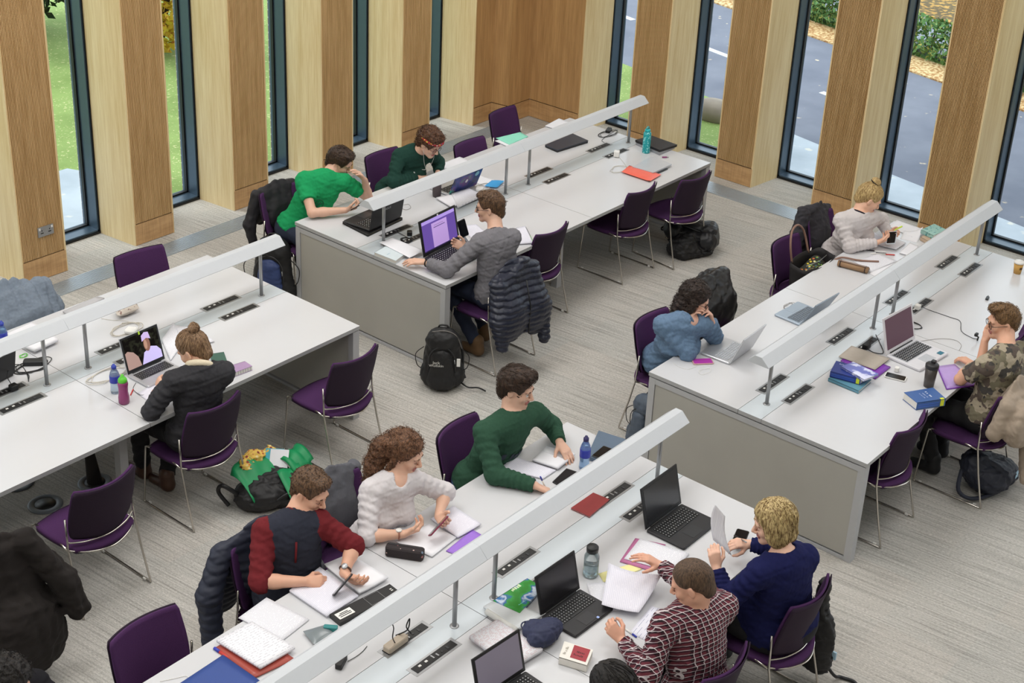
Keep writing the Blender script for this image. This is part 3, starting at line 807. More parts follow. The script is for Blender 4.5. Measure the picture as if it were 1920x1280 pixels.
def head_prims(h,sc=1.0,fem=False,jaw=1.0):
    R=h.R(); P=[]
    def C(x,y,z): return h(x*sc,y*sc,z*sc)
    def E(x,y,z,a,b,c,k=.02,tag=0,op='u'): P.append(ell(C(x,y,z),(a*sc,b*sc,c*sc),k*sc,tag,R,op))
    E(0,-.012,.038,.075,.095,.088); E(0,.022,-.03,.061*jaw,.066,.082,.03)
    for s in (-1,1): P.append(cap(C(s*.052*jaw,-.002,-.055),C(s*.012,.066,-.098),.022*sc,.018*sc,.02))
    E(0,.071,-.096,.019,.018,.017,.02)
    for s in (-1,1): E(s*.036,.062,-.028,.024,.022,.024,.02)
    P.append(cap(C(-.034,.079,.022),C(.034,.079,.022),.013*sc,k=.016))
    for s in (-1,1): E(s*.031,.098,.0,.019,.018,.0145,.014,op='s')
    for s in (-1,1): E(s*.031,.0765,.0,.0155,.0135,.0115,.004,tag=0)
    P.append(cap(C(0,.086,.012),C(0,.110,-.030),.0085*sc,.0115*sc,.010)); 
    for s in (-1,1): E(s*.0115,.098,-.036,.0085,.0105,.0075,.006)
    P.append(cap(C(-.017,.0865,-.0605),C(.017,.0865,-.0605),.0052*sc,k=.005,tag=1)); P.append(cap(C(-.008,.092,-.0605),C(.008,.092,-.0605),.0058*sc,k=.006,tag=1))
    P.append(cap(C(-.013,.087,-.0705),C(.013,.087,-.0705),.0066*sc,k=.005,tag=1))
    for s in (-1,1):
        e=nrm(h.s*s+h.f*-.35); Rr=np.stack([nrm(h.s*s*.95+h.f*.3),nrm(h.f*.95-h.s*s*.3),h.u])
        P.append(ell(C(s*.079,-.008,-.008),(.008*sc,.019*sc,.032*sc),.006,2,Rr)); P.append(ell(C(s*.089,-.001,-.004),(.006*sc,.010*sc,.017*sc),.006,2,Rr,'s'))
    return P
def hair_prims(h,sc,style):
    R=h.R(); P=[]; 
    def C(x,y,z): return h(x*sc,y*sc,z*sc)
    def E(x,y,z,a,b,c,k=.02,op='u'): P.append(ell(C(x,y,z),(a*sc,b*sc,c*sc),k*sc,0,R,op))
    vol=style.get('vol',.010)
    E(0,-.016,.044,.077+vol,.097+vol,.088+vol)
    back=style.get('back',-.055)
    P.append(cap(C(0,-.06,.02),C(0,-.066,back),(.060+vol*.5)*sc,(.050+vol*.3)*sc,.03))
    for e in style.get('extra',[]):
        if e[0]=='e': E(*e[1:])
        else: P.append(cap(C(*e[1]),C(*e[2]),e[3]*sc,e[4]*sc,.018,wr=e[5] if len(e)>5 else None))
    fz=style.get('face',1.0)
    # clear the face and the ears
    P.append(ell(C(0,.092,-.014+style.get('fl',0)),(.071*fz*sc,.071*sc,.090*sc),.012,0,R,'s'))
    if not style.get('cover'):
        for s in (-1,1): P.append(ell(C(s*.085,.012,-.032),(.034*sc,.042*sc,.046*sc),.01,0,R,'s'))
    for p in style.get('sub',[]): P.append(ell(C(*p[:3]),tuple(v*sc for v in p[3:6]),.01,0,R,'s'))
    if 'hem' in style: P.append(plane(C(0,-.02,style['hem']),-h.u+h.f*style.get('hemtilt',.0)))
    return P
def strands(name,vs,F,h,n,ln,m,parent,origin,flow,width=.0022,curl=0,seed=0,lift=.003,keepall=False,rnd=.28,prims=None):
    """locks of hair that start on the sculpted hair and run along its surface"""
    r=np.random.RandomState(seed); C=vs[F].mean(1); A=vs[F]; Nn=np.cross(A[:,2]-A[:,0],A[:,3]-A[:,1]); Nn/=np.linalg.norm(Nn,axis=1)[:,None]+1e-9
    sel=r.randint(0,len(C),n); P=C[sel]; N_=Nn[sel]; rel=P-h.o; N_=np.where((N_*rel).sum(1)[:,None]<0,-N_,N_); L_=rel@h.R().T
    bad=(L_[:,1]>.035)&(L_[:,2]<.06)
    if not curl and not keepall: bad|=(np.abs(L_[:,0])>.06)&(L_[:,1]>-.03)&(L_[:,1]<.06)&(L_[:,2]>-.08)&(L_[:,2]<.03)
    P=P[~bad]; N_=N_[~bad]; k_=len(P); ra=r.normal(size=(k_,3))*rnd; le=ln*(.5+r.rand(k_)*.8); ph=r.rand(k_)*6; w=width*(.7+.6*r.rand(k_)); out=[]; fc=[]
    S=7 if not curl else 9; cur=P.copy(); rows=[]
    for i in range(S):
        u=i/(S-1); fl=np.array([flow(q) for q in cur])+ra; T_=fl-N_*(fl*N_).sum(1)[:,None]; T_/=np.linalg.norm(T_,axis=1)[:,None]+1e-6; B_=np.cross(N_,T_)
        if curl: a=ph+u*7; c=P+T_*(le*u*.5)[:,None]+(N_*np.cos(a)[:,None]+B_*np.sin(a)[:,None])*(curl*(1-.2*u))+N_*curl*.8
        else: c=cur+N_*lift*(.4+.6*sin(pi*u))
        ww=(w*(1-u*.85))[:,None]; rows.append((c-B_*ww,c+B_*ww,c+N_*ww*1.2))
        if not curl and prims is not None:
            cur=cur+T_*(le/(S-1))[:,None]; e=.002; d=feval(prims,cur); G=np.stack([feval(prims,cur+np.eye(3)[j]*e)-d for j in range(3)],1); G/=np.linalg.norm(G,axis=1)[:,None]+1e-9; cur-=G*np.clip(d,-.02,.02)[:,None]; N_=G
    Vv=np.stack([np.stack(q,1) for q in rows],1).reshape(-1,3)   # strand, step, 3
    base=(np.arange(k_)*S*3)[:,None]+(np.arange(S-1)*3)[None]; base=base.reshape(-1)
    Fc=np.concatenate([np.stack([base+x,base+y,base+3+y,base+3+x],1) for x,y in ((0,1),(1,2),(2,0))])
    return rawmesh(name,Vv-V(origin),Fc,[m],None,parent)
def glasses(h,sc,parent,origin,col,rx=.0235,rz=.020,th=.0021,sq=.7):
    b=MB().mat(col); o=V(origin)
    def C(x,y,z): return tuple(h(x*sc,y*sc,z*sc)-o)
    for s in (-1,1):
        pts=[]
        for k in range(20):
            a=2*pi*k/20; ca,sa=cos(a),sin(a); ca=math.copysign(abs(ca)**sq,ca); sa=math.copysign(abs(sa)**sq,sa)
            pts.append(C(s*.033+ca*rx,.098-abs(ca)*.002,-.004+sa*rz))
        b.tube(pts,th*sc,6,closed=True)
        b.tube([C(s*(.033+rx),.097,.002),C(s*.074,.075,.006),C(s*.083,-.005,.004),C(s*.082,-.022,-.012)],th*.9*sc,6)
    b.tube([C(-.011,.099,.0),C(0,.104,.003),C(.011,.099,.0)],th*.9*sc,6)
    return b.build('glasses',parent=parent)
def facebits(h,sc,parent,origin,hm,lid=True):
    o=V(origin)
    def C(x,y,z): return tuple(h(x*sc,y*sc,z*sc)-o)
    b=MB().mat(hm)
    for s in (-1,1): b.tube([C(s*.014,.0935,.0205),C(s*.028,.0945,.0255),C(s*.042,.085,.0225),C(s*.050,.074,.016)],[.0022*sc,.0031*sc,.0027*sc,.0012*sc],6)
    b.build('eyebrows',parent=parent)
    if lid:
        b=MB().mat(mat('dark_lashes','241a15',.6))
        for s in (-1,1): b.tube([C(s*.0175,.0855,-.0045),C(s*.025,.0895,-.0075),C(s*.034,.0885,-.0075),C(s*.044,.0800,-.0035)],[.0008*sc,.0014*sc,.0014*sc,.0008*sc],5)
        b.build('eyelashes',parent=parent)
    else:
        b=MB()
        for s in (-1,1):
            b.mat(mat('eye_white','e9e4de',.3)); b.lathe(C(s*.031,.0785,-.001),[(.0001,-.0118*sc),(.008*sc,-.0086*sc),(.0118*sc,0),(.008*sc,.0086*sc),(.0001,.0118*sc)],12)
            b.mat(mat('dark_iris','2c2018',.3)); b.lathe(C(s*.032,.0865,-.001),[(.0001,-.0052*sc),(.0052*sc,0),(.0001,.0052*sc)],10)
        b.build('eyes',parent=parent)
        b=MB().mat(mat('dark_lashes','241a15',.6))
        for s in (-1,1): b.tube([C(s*.0175,.0865,.0035),C(s*.026,.0905,.0075),C(s*.036,.0885,.007),C(s*.045,.0800,.002)],[.0008*sc,.0016*sc,.0016*sc,.0008*sc],5)
        b.build('eyelashes',parent=parent)
M_LIP=mat('lips','b4706a',.45,var=.05)
def person(sp):
    """sp: dict describing pose and clothes; all joints are world positions"""
    fy=sp['face']; F0=V(0,fy,0); hs=sp.get('hscale',.97); b=sp.get('build',1.0); fem=sp.get('fem',False)
    S={k:V(sp['S'][k]) for k in 'LR'}; Wr={k:V(sp['W'][k]) for k in 'LR'}
    ax0=nrm(S['L']-S['R']); pv0=V(sp['pelvis']); up0=nrm((S['L']+S['R'])/2-pv0)
    S={'L':S['L']-ax0*.018-up0*.022,'R':S['R']+ax0*.018-up0*.022}
    El={}
    for k in 'LR':
        eh=V(sp['E'][k]); El[k]=ik(S[k],Wr[k],eh,float(np.clip(np.linalg.norm(S[k]-eh),.215,.31)),float(np.clip(np.linalg.norm(Wr[k]-eh),.165,.27)))
    pv=V(sp['pelvis']); M=(S['L']+S['R'])/2+up0*.012; axis=nrm(S['L']-S['R']); up=nrm(M-pv); fwd=nrm(np.cross(axis,up))
    if fwd[1]*fy<0: fwd=-fwd
    org=(pv[0],pv[1],0)
    root=thing('person',sp['label'],'person',org)
    y,p=RAD(sp['yaw']),RAD(sp['pitch']); f=V(cos(p)*cos(y),cos(p)*sin(y),sin(p)); u0=V(-sin(p)*cos(y),-sin(p)*sin(y),cos(p)); rl=RAD(sp.get('roll',0)); s0=np.cross(u0,f); u=u0*cos(rl)+s0*sin(rl)
    h=Frame(sp['H'],f,u); N=M+up*.035
    skinm=skin(sp.get('skin','d8ad96'))
    body=head_prims(h,hs,fem,sp.get('jaw',1.0))
    nr=.050 if fem else .057
    body+=[cap(N-fwd*.005+up*-.02,h(0,-.028*hs,-.062*hs),nr*1.1,nr*.93,.03,0)]
    tq=(fwd,1.35); w=b
    tors=lambda g,k=.05:[
        cap(S['L']-axis*.03,M,(.050+g)*(1+.3*(w-1)),(.062+g)*(1+.3*(w-1)),k=k,tag=1),cap(S['R']+axis*.03,M,(.050+g)*(1+.3*(w-1)),(.062+g)*(1+.3*(w-1)),k=k,tag=1),
        cap(M-up*.09,M-up*.22,(.150*w+g) if not fem else (.132*w+g),(.142*w+g) if not fem else (.124*w+g),k,1,sq=tq),
        cap(M-up*.24,pv+up*.10,(.138*w+g) if not fem else (.120*w+g),(.142*w+g) if not fem else (.135*w+g),k,1,sq=tq),
        cap(pv+axis*.07+up*.02,pv-axis*.07+up*.02,(.118*w+g),k=k,tag=1),
        cap(N-up*.01,S['L']-axis*.03,.040+g,.045+g,k,1),cap(N-up*.01,S['R']+axis*.03,.040+g,.045+g,k,1)]
    body+=tors(-.006)
    if fem: bust=[ell(M-up*.17+fwd*.085*w+axis*s*.065*w,(.062*w,.058*w,.062*w),.05,1,np.stack([axis,fwd,up])) for s in (-1,1)]
    else: bust=[]
    body+=bust
    if w>1.15: body+=[ell(pv+up*.16+fwd*.09,(.17*w,.12*w,.16),.06,1,np.stack([axis,fwd,up]))]
    ar=sp.get('arm',1.0)*(.92 if fem else 1.0)
    for k in 'LR':
        body+=[cap(S[k],El[k],.046*ar,.038*ar,.02,2),cap(El[k],El[k]+(Wr[k]-El[k])*.35,.038*ar,.037*ar,.015,2),cap(El[k]+(Wr[k]-El[k])*.3,Wr[k],.038*ar,.025*ar,.015,2)]
        hd=sp['hand'][k]; body+=hand(Wr[k],hd[0],hd[1],k,*(hd[2:]),sc=sp.get('handsc',.98 if not fem else .92),tag=2)
    # legs
    lean=F0; kn={};an={}
    for k,sg in (('L',1),('R',-1)):
        hip=pv+axis*sg*.085*w-V(0,0,.01); sx=nrm(np.cross(V(0,0,1),F0))*sg
        kn[k]=V(sp['knee'][k]) if 'knee' in sp else hip+F0*.40+sx*.05+V(0,0,.0); kn[k][2]=sp.get('kz',.52)
        an[k]=V(sp['ankle'][k]) if 'ankle' in sp else kn[k]+F0*.04+V(0,0,-kn[k][2]+.10)
        body+=[cap(hip,kn[k],.080*w,.055,.03,3),cap(kn[k],an[k],.052,.035,.02,3)]
    hh=sp.get('res',.005)
    def tagf(vs,Fq):
        t=tagger([q for q in body],0)(vs,Fq); 
        # lips and ears only: everything else is skin
        return np.where(t==1,0,0) if False else lipmask(vs[Fq].mean(1))
    lipc=[q for q in head_prims(h,hs,fem) if q['tag']==1]
    def lipmask(C):
        out=np.zeros(len(C),int)
        for q in lipc: out[pdist(q,C)<.0015]=1
        return out
    bo=sculpt('body',body,hh,[skinm,M_LIP],parent=root,origin=org,tagfn=tagf)
    # hair
    hm=sp['hairmat']; st=sp['hair']
    hp=hair_prims(h,hs,st)
    for e in st.get('world',[]): hp.insert(0,cap(*e[:2],e[2],e[3],.025,wr=e[4] if len(e)>4 else None))
    vs,Fq=sculpt('hair',hp,.0055,[hm],noise=st.get('noise',[(.0025,.02,3)]),ret=True)
    ho=rawmesh('hair',vs-V(org),Fq,[hm],None,root)
    if st.get('strands',260):
        fl=st.get('flow',lambda q: nrm(h.u*-.3-h.f*.8+(q-h(0,0,.09))*0))
        strands('hair_strands',vs,Fq,h,st.get('strands',260),st.get('slen',.05),hm,ho,org,lambda q: fl(q,h) if fl.__code__.co_argcount==2 else fl(q),curl=st.get('curl',0),seed=len(sp['label']),width=st.get('sw',.0024),lift=st.get('lift',.004),keepall=st.get('cover',False),rnd=st.get('rnd',.22),prims=hp)
    facebits(h,hs,root,org,hm,sp.get('lid',True))
    if 'glasses' in sp: glasses(h,hs,root,org,sp['glasses'])
    # top
    tp=sp['top']; g=tp.get('g',.010); T=tors(g,.05)+[dict(q,r=q['r']+g) for q in bust]
    if w>1.15: T+=[ell(pv+up*.16+fwd*.09,(.17*w+g,.12*w+g,.16+g),.06,1,np.stack([axis,fwd,up]))]
    for k in 'LR':
        a,e,wv=S[k],El[k],Wr[k]; sl=tp['sleeve'] if not isinstance(tp['sleeve'],dict) else tp['sleeve'][k]; f_=1.0
        ag=.011+g*.6; wr=tp.get('wr',.0028)
        if sl<1: T+=[cap(a,a+(e-a)*sl,(.050*ar+ag),(.046*ar+ag),.03,2,cut=1,wr=(wr,3,1))]
        else:
            T+=[cap(a,e,(.047*ar+ag),(.040*ar+ag),.03,2,wr=(wr,5,1))]
            q=sl-1
            T+=[cap(e,e+(wv-e)*q,(.041*ar+ag),(.041-.016*q)*ar+ag*.8,.02,2,cut=1,wr=(wr,7 if q>.7 else 4,2))]
            T+=[cap(e+(wv-e)*(q-.05 if q>.1 else q*.5),e+(wv-e)*(q+.012),((.041-.016*q)*ar+ag*.75),k=.004,tag=4,cut=3)]
    # neckline
    nd_=nrm(h(0,-.028*hs,-.062*hs)-N); n1=nrm(fwd-nd_*(fwd@nd_)); n0=np.cross(n1,nd_)
    T.append(ell(N+nd_*.060+n1*.008,(.060+tp.get('nw',0),.056+tp.get('nw',0),.052),.008,0,np.stack([n0,n1,nd_]),'s'))
    if tp.get('vneck'): T.append(ell(N+nd_*.035+n1*.052-nd_*tp['vneck']*.3,(.042,.055,.06),.008,0,np.stack([n0,n1,nd_]),'s'))
    hem=pv-V(0,0,tp.get('hem',.05)); T.append(plane(hem,nrm(-up+F0*-.1)))
    mats=tp['mats']; tm=tp.get('tags',{1:0,2:0,4:0})
    base=tagger(T,0)
    so=sculpt(tp.get('name','sweater'),T,.006,mats,noise=tp.get('noise',[(.0035,.11,5),(.0018,.05,9)]),parent=root,origin=org,tagfn=lambda a,c_: np.array([tm.get(i,0) for i in range(6)])[base(a,c_)])
    # collar ring
    if tp.get('collar') is not None:
        cr=tp['collar']; b_=MB().mat(cr[0]); c0=N+nd_*.030+n1*.006; pts=[]
        for k in range(24):
            a=2*pi*k/24; pts.append(tuple(c0+n0*cos(a)*(.058+tp.get('nw',0))+n1*sin(a)*(.054+tp.get('nw',0))+nd_*(-.010*sin(a)-cr[2]*max(0,sin(a))**3)-V(org)))
        b_.tube(pts,cr[1],8,closed=True); b_.build('collar',parent=root)
    # trousers and shoes
    bt=[cap(pv+axis*.07,pv-axis*.07,.122*w,k=.04)]
    for k,sg in (('L',1),('R',-1)):
        hip=pv+axis*sg*.085*w-V(0,0,.01); bt+=[cap(hip,kn[k],.086*w,.066,.04,wr=(.003,4,1)),cap(kn[k],an[k]+(an[k]-kn[k])*-.04,.064,.052,.03,cut=1,wr=(.003,5,2))]
    bt.append(plane(pv+V(0,0,.10),(0,0,1)))
    sculpt(sp.get('bname','trousers'),bt,.010,[sp['bottom']],noise=[(.003,.1,4)],parent=root,origin=org)
    for k in 'LR':
        A=an[k]; A0=V(A[0],A[1],0); fd=nrm(V(A[0]-kn[k][0],A[1]-kn[k][1],0)*.0+F0+(V(sp['toe'][k]) if 'toe' in sp else V(0,0,0)))
        sculpt('shoe',[cap(A0-fd*.02+V(0,0,.05),A0+fd*.14+V(0,0,.036),.042,.034,.02),cap(A0-fd*.01+V(0,0,.06),A0-fd*.005+V(0,0,.13),.045,.05,.02),plane(A0+V(0,0,.002),(0,0,-1))],.008,[sp['shoe']],parent=root,origin=org)
    root['_']=0; del root['_']
    return dict(root=root,T=T,h=h,S=S,E=El,W=Wr,M=M,up=up,fwd=fwd,axis=axis,N=N,org=org,hs=hs,pv=pv,w=w)

def textmesh(txt,size,shear=0):
    if txt.startswith('~'):   # print too small to read: a row of letter-sized dashes
        rr=random.Random(txt+str(size)); x=0; vs=[]; fs=[]
        for k in range(int(txt[1:])):
            if rr.random()<.16: x+=size*.35; continue
            w=size*rr.uniform(.25,.5); hh=size*rr.uniform(.35,.7); o=len(vs); y=rr.uniform(-.05,.05)*size; vs+=[(x,y,0),(x+w*.75,y,0),(x+w*.75,y+hh,0),(x,y+hh,0)]; fs.append((o,o+1,o+2,o+3)); x+=w
        return np.array([(a-x/2,b-size*.25,c) for a,b,c in vs]),fs
    c=bpy.data.curves.new('lettering','FONT'); c.body=txt; c.size=size; c.align_x='CENTER'; c.align_y='CENTER'; c.shear=shear; c.resolution_u=3
    o=bpy.data.objects.new('lettering',c); COL.objects.link(o); dg=bpy.context.evaluated_depsgraph_get(); me=bpy.data.meshes.new_from_object(o.evaluated_get(dg))
    vs=np.array([v.co[:] for v in me.vertices]); fs=[tuple(p.vertices) for p in me.polygons]
    bpy.data.objects.remove(o); bpy.data.curves.remove(c); bpy.data.meshes.remove(me); return vs,fs
def on_surface(prims,P,d,steps=24):
    """slide points along -d until they rest on the sculpted surface"""
    P=P.copy()
    for _ in range(steps): P-=d*np.clip(feval(prims,P),-.02,.03)[:,None]*.9
    return P
def letter(pr,txt,size,x,z,m,name='lettering',shear=0,side=1,rot=0):
    vs,fs=textmesh(txt,size,shear); c,s_=cos(rot),sin(rot)
    X=vs[:,0]*c-vs[:,1]*s_+x; Z=vs[:,0]*s_+vs[:,1]*c+z
    right=-pr['axis']*side; fw=pr['fwd']*side
    P=pr['M'][None]+np.outer(X,right)+np.outer(Z,pr['up'])+fw*.3
    P=on_surface([q for q in pr['T'] if q.get('tag')==1 or (q['op']=='u' and q['t']=='e')],P,fw)+fw*.0075
    me=bpy.data.meshes.new(name); me.from_pydata((P-V(pr['org'])).tolist(),[],fs); me.materials.append(m); o=bpy.data.objects.new(name,me); COL.objects.link(o); o.parent=pr['root']; return o
def mnode(n,l,op,a,b=None,c=None):
    t=n.new('ShaderNodeMath'); t.operation=op
    for i,v in enumerate((a,b,c)):
        if v is None: continue
        if isinstance(v,(int,float)): t.inputs[i].default_value=v
        else: l.new(v,t.inputs[i])
    return t.outputs[0]
def plaid():
    m,nt,n,l,b=newmat('maroon_white_plaid'); tc=n.new('ShaderNodeTexCoord'); sp=n.new('ShaderNodeSeparateXYZ'); mp=n.new('ShaderNodeMapping'); mp.inputs['Rotation'].default_value=(0,0,RAD(12)); l.new(tc.outputs['Object'],mp.inputs[0]); l.new(mp.outputs[0],sp.inputs[0])
    no=noise(n,l,mp,9,2)
    def lines(c,per,w,off=0):
        a=mnode(n,l,'MULTIPLY_ADD',no.outputs[0],.008,c); a=mnode(n,l,'MULTIPLY_ADD',a,1/per,off); f=mnode(n,l,'FRACT',a); return mnode(n,l,'LESS_THAN',f,w)
    xy=mnode(n,l,'ADD',sp.outputs[0],mnode(n,l,'MULTIPLY',sp.outputs[1],.55)); z=mnode(n,l,'ADD',sp.outputs[2],mnode(n,l,'MULTIPLY',sp.outputs[1],.5))
    white=mnode(n,l,'MAXIMUM',lines(xy,.027,.12),lines(z,.027,.12)); dark=mnode(n,l,'ADD',mnode(n,l,'MULTIPLY',lines(xy,.027,.5,.35),.5),mnode(n,l,'MULTIPLY',lines(z,.027,.5,.35),.5))
    r=ramp(n,l,dark,[(.0,'6b2c38'),(.5,'431a28'),(1,'1c1018')]); mx=n.new('ShaderNodeMix'); mx.data_type='RGBA'; l.new(white,mx.inputs['Factor']); l.new(r.outputs[0],mx.inputs['A']); mx.inputs['B'].default_value=lin('cfc3c6')
    l.new(mx.outputs['Result'],b.inputs['Base Color']); b.inputs['Roughness'].default_value=.9; return m
def camo():
    m,nt,n,l,b=newmat('camouflage_cotton'); mp=mapping(n,l,(1,1,1)); 
    def lay(sc,thr,prev,col,off):
        mp2=n.new('ShaderNodeMapping'); mp2.inputs['Location'].default_value=(off,off*2,0); l.new(mp.outputs[0],mp2.inputs[0]); t=noise(n,l,mp2,sc,2,.45); f=mnode(n,l,'GREATER_THAN',t.outputs[0],thr)
        mx=n.new('ShaderNodeMix'); mx.data_type='RGBA'; l.new(f,mx.inputs['Factor'])
        if isinstance(prev,str): mx.inputs['A'].default_value=lin(prev)
        else: l.new(prev,mx.inputs['A'])
        mx.inputs['B'].default_value=lin(col); return mx.outputs['Result']
    o=lay(11,.52,'a89c88','77705c',0); o=lay(13,.55,o,'5c5048',3.1); o=lay(14,.59,o,'45413e',7.7)
    l.new(o,b.inputs['Base Color']); b.inputs['Roughness'].default_value=.9; return m
def floral(name,base,cols,sc=45):
    m,nt,n,l,b=newmat(name); mp=mapping(n,l,(1,1,1)); v=n.new('ShaderNodeTexVoronoi'); v.inputs['Scale'].default_value=sc; l.new(mp.outputs[0],v.inputs['Vector'])
    sp=n.new('ShaderNodeSeparateColor'); l.new(v.outputs['Color'],sp.inputs[0]); r=ramp(n,l,sp.outputs[0],[(i/len(cols),c) for i,c in enumerate(cols)]); r.color_ramp.interpolation='CONSTANT'
    f=mnode(n,l,'LESS_THAN',v.outputs['Distance'],.38); mx=n.new('ShaderNodeMix'); mx.data_type='RGBA'; l.new(f,mx.inputs['Factor']); mx.inputs['A'].default_value=lin(base); l.new(r.outputs[0],mx.inputs['B']); l.new(mx.outputs['Result'],b.inputs['Base Color']); b.inputs['Roughness'].default_value=.8; return m
def fore(pr,side,t,r0,prof,m,name,extra=None):
    """band around the forearm at fraction t from elbow to wrist"""
    E,Wp=pr['E'][side],pr['W'][side]; d=nrm(Wp-E); c=E+(Wp-E)*t-V(pr['org']); a=nrm(np.cross(d,[.1,.2,1])); bb=np.cross(d,a); b=MB().mat(m)
    pts=[tuple(c+(a*cos(k*pi/10)+bb*sin(k*pi/10))*r0) for k in range(20)]
    b.tube(pts,prof,6,closed=True)
    if extra: b.mat(extra[0]); u=nrm(V(0,0,1)-d*d[2]); x=np.cross(d,u); M=Matrix(((x[0],d[0],u[0],0),(x[1],d[1],u[1],0),(x[2],d[2],u[2],0),(0,0,0,1))); b.lathe(tuple(c+u*r0),[(extra[1],-.003),(extra[1],.004),(extra[1]*.8,.006)],16,M=M)
    return b.build(name,parent=pr['root'])
# ------------------------------------------------------------------ the readers
HB=hairmat('dark_brown_hair','1f1511','4a3527'); HMB=hairmat('mid_brown_hair','33241a','77583e'); HLB=hairmat('light_brown_hair','5a4230','a08060')
HBL=hairmat('blonde_hair','8a6c42','d9bd85'); HBD=hairmat('blonde_highlight_hair','6e5130','e3cb92'); HBK=hairmat('black_hair','0e0b0b','2a2422'); HCU=hairmat('curly_chestnut_hair','2c1a12','6f4a32')
JEANS=mat('dark_blue_denim','232b40',.85,var=.3,nscale=120,bmp=.3); JEANSB=mat('blue_denim','3f5578',.85,var=.3,nscale=120,bmp=.3); BLK=mat('black_cotton','17161a',.9,var=.2,nscale=90,bmp=.2)
SHOEB=mat('brown_leather','4a2f22',.45,var=.2); SHOEK=mat('black_trainer','1b1b1d',.6); SHOEG=mat('tan_boot','6d5236',.7,var=.2)
up_=(0,0,1); dn_=(0,0,-1)
def mid_strand(q,h): return nrm(-h.f*.7-h.u*.5+(q-h.o)*2)
def fwd_strand(q,h): return nrm(h.f*.9-h.u*.25+h.s*.2)

def strand_back(q,h): return nrm(-h.f*.5-h.u*.9)
P7=person(dict(label='man in a dark green sweatshirt reading at the far end of the foreground desk',face=-1,
    H=(-0.514,-3.456,1.200),yaw=-74,pitch=-12,roll=2,S=dict(R=(-0.783,-3.428,1.010),L=(-0.360,-3.518,1.010)),E=dict(R=(-0.834,-3.577,0.800),L=(-0.240,-3.525,0.840)),W=dict(R=(-0.741,-3.802,0.785),L=(-0.323,-3.650,0.825)),
    hand=dict(R=((.45,-.75,-.25),(-.3,-.1,-1),.42,.8),L=((-.25,-.85,-.35),(0,0,-1),.25,.3)),pelvis=(-.62,-3.29,.545),
    hair=dict(vol=.017,extra=[('e',.0,.045,.118,.062,.045,.026,.02),('e',.025,.06,.100,.045,.032,.022,.02),('e',-.035,.02,.11,.05,.05,.03,.02)],noise=[(.005,.035,3),(.003,.015,8)],rnd=.16,strands=420,slen=.045,flow=fwd_strand,lift=.006),hairmat=HB,
    top=dict(mats=[knit('bottle_green_sweatshirt','31503f')],sleeve=1.96,noise=[(.005,.12,5),(.0025,.05,9)],collar=(knit('bottle_green_rib','24463a'),.007,.0),hem=.03),bottom=JEANSB,shoe=SHOEK,lid=False))
letter(P7,'~8',.085,.02,-.17,mat('charcoal_print','2b3340',.8),shear=.3,rot=.12)
P1=person(dict(label='man in a bright green T-shirt at the window-corner desk, head propped on one hand',face=-1,
    H=(1.456,0.066,1.080),yaw=-66,pitch=-26,roll=-4,S=dict(R=(1.128,0.171,1.000),L=(1.423,-0.072,0.970)),E=dict(R=(0.982,-0.038,0.790),L=(1.581,-0.129,0.790)),W=dict(R=(1.248,-0.208,0.800),L=(1.497,-0.176,0.980)),
    hand=dict(R=((.7,-.5,.15),(.2,.5,.9),.75,.5),L=((-.55,.05,.85),(-.6,.3,-.5),.35,.3)),pelvis=(1.12,.22,.545),res=.006,
    hair=dict(vol=.013,extra=[('e',.0,.05,.105,.06,.04,.03,.02)],noise=[(.004,.03,3),(.002,.012,8)],strands=260,slen=.035,flow=fwd_strand,lift=.005),hairmat=HB,
    top=dict(name='t_shirt',mats=[knit('bright_green_cotton','21965c')],sleeve=.62,noise=[(.005,.11,6),(.003,.05,9)],hem=.02),bottom=JEANS,shoe=SHOEK))
b=MB().mat(mat('dark_green_print','0f5a3c',.8)); pts=on_surface(P1['T'],np.array([P1['M']+(-P1['axis'])*(.065*cos(a)+.005)+P1['up']*(.065*sin(a)-.19)+P1['fwd']*.3 for a in np.linspace(0,6.2832,25)[:-1]]),P1['fwd'])-V(P1['org'])+P1['fwd']*.004
b.tube([tuple(q) for q in pts],.0035,5,closed=True)
for (x0,z0,x1,z1) in ((-.04,-.16,.04,-.22),(.0,-.15,.045,-.2),(-.045,-.2,.02,-.235),(-.02,-.15,-.01,-.23)):
    q=on_surface(P1['T'],np.array([P1['M']-P1['axis']*(x0+(x1-x0)*t)+P1['up']*(z0+(z1-z0)*t)+P1['fwd']*.3 for t in (0,.33,.66,1)]),P1['fwd'])-V(P1['org'])+P1['fwd']*.004; b.tube([tuple(w) for w in q],.005,5)
b.build('chest_print',parent=P1['root'])
P2=person(dict(label='curly-haired reader in a dark green sweater wearing a red patterned headband and round glasses',face=-1,
    H=(2.256,-0.189,1.110),yaw=-85,pitch=-30,roll=0,S=dict(R=(2.08,.02,.99),L=(2.38,-.12,.98)),E=dict(R=(1.932,-0.051,0.820),L=(2.52,-.06,.82)),W=dict(R=(2.216,-0.105,0.780),L=(2.40,-.16,.79)),
    hand=dict(R=((.8,-.4,0),(0,-.3,-1),.7,.7),L=((-.5,-.5,-.1),(0,0,-1),.4,.4)),pelvis=(2.24,.19,.545),res=.006,fem=True,skin='e3b7a0',
    hair=dict(vol=.023,noise=[(.009,.035,3),(.005,.018,8)],strands=420,slen=.03,curl=.007,sw=.0022,extra=[('e',.04,.04,.09,.045,.045,.04,.02),('e',-.04,.04,.09,.045,.045,.04,.02),('e',0,-.05,.1,.06,.05,.05,.02)]),hairmat=HCU,glasses=mat('clear_plum_frame','5b3a44',.3),
    top=dict(mats=[knit('forest_green_sweatshirt','213f37')],sleeve=1.9,noise=[(.006,.12,5),(.003,.05,9)],hem=.03,collar=(knit('forest_green_rib','193730'),.006,.0)),bottom=BLK,shoe=SHOEK))
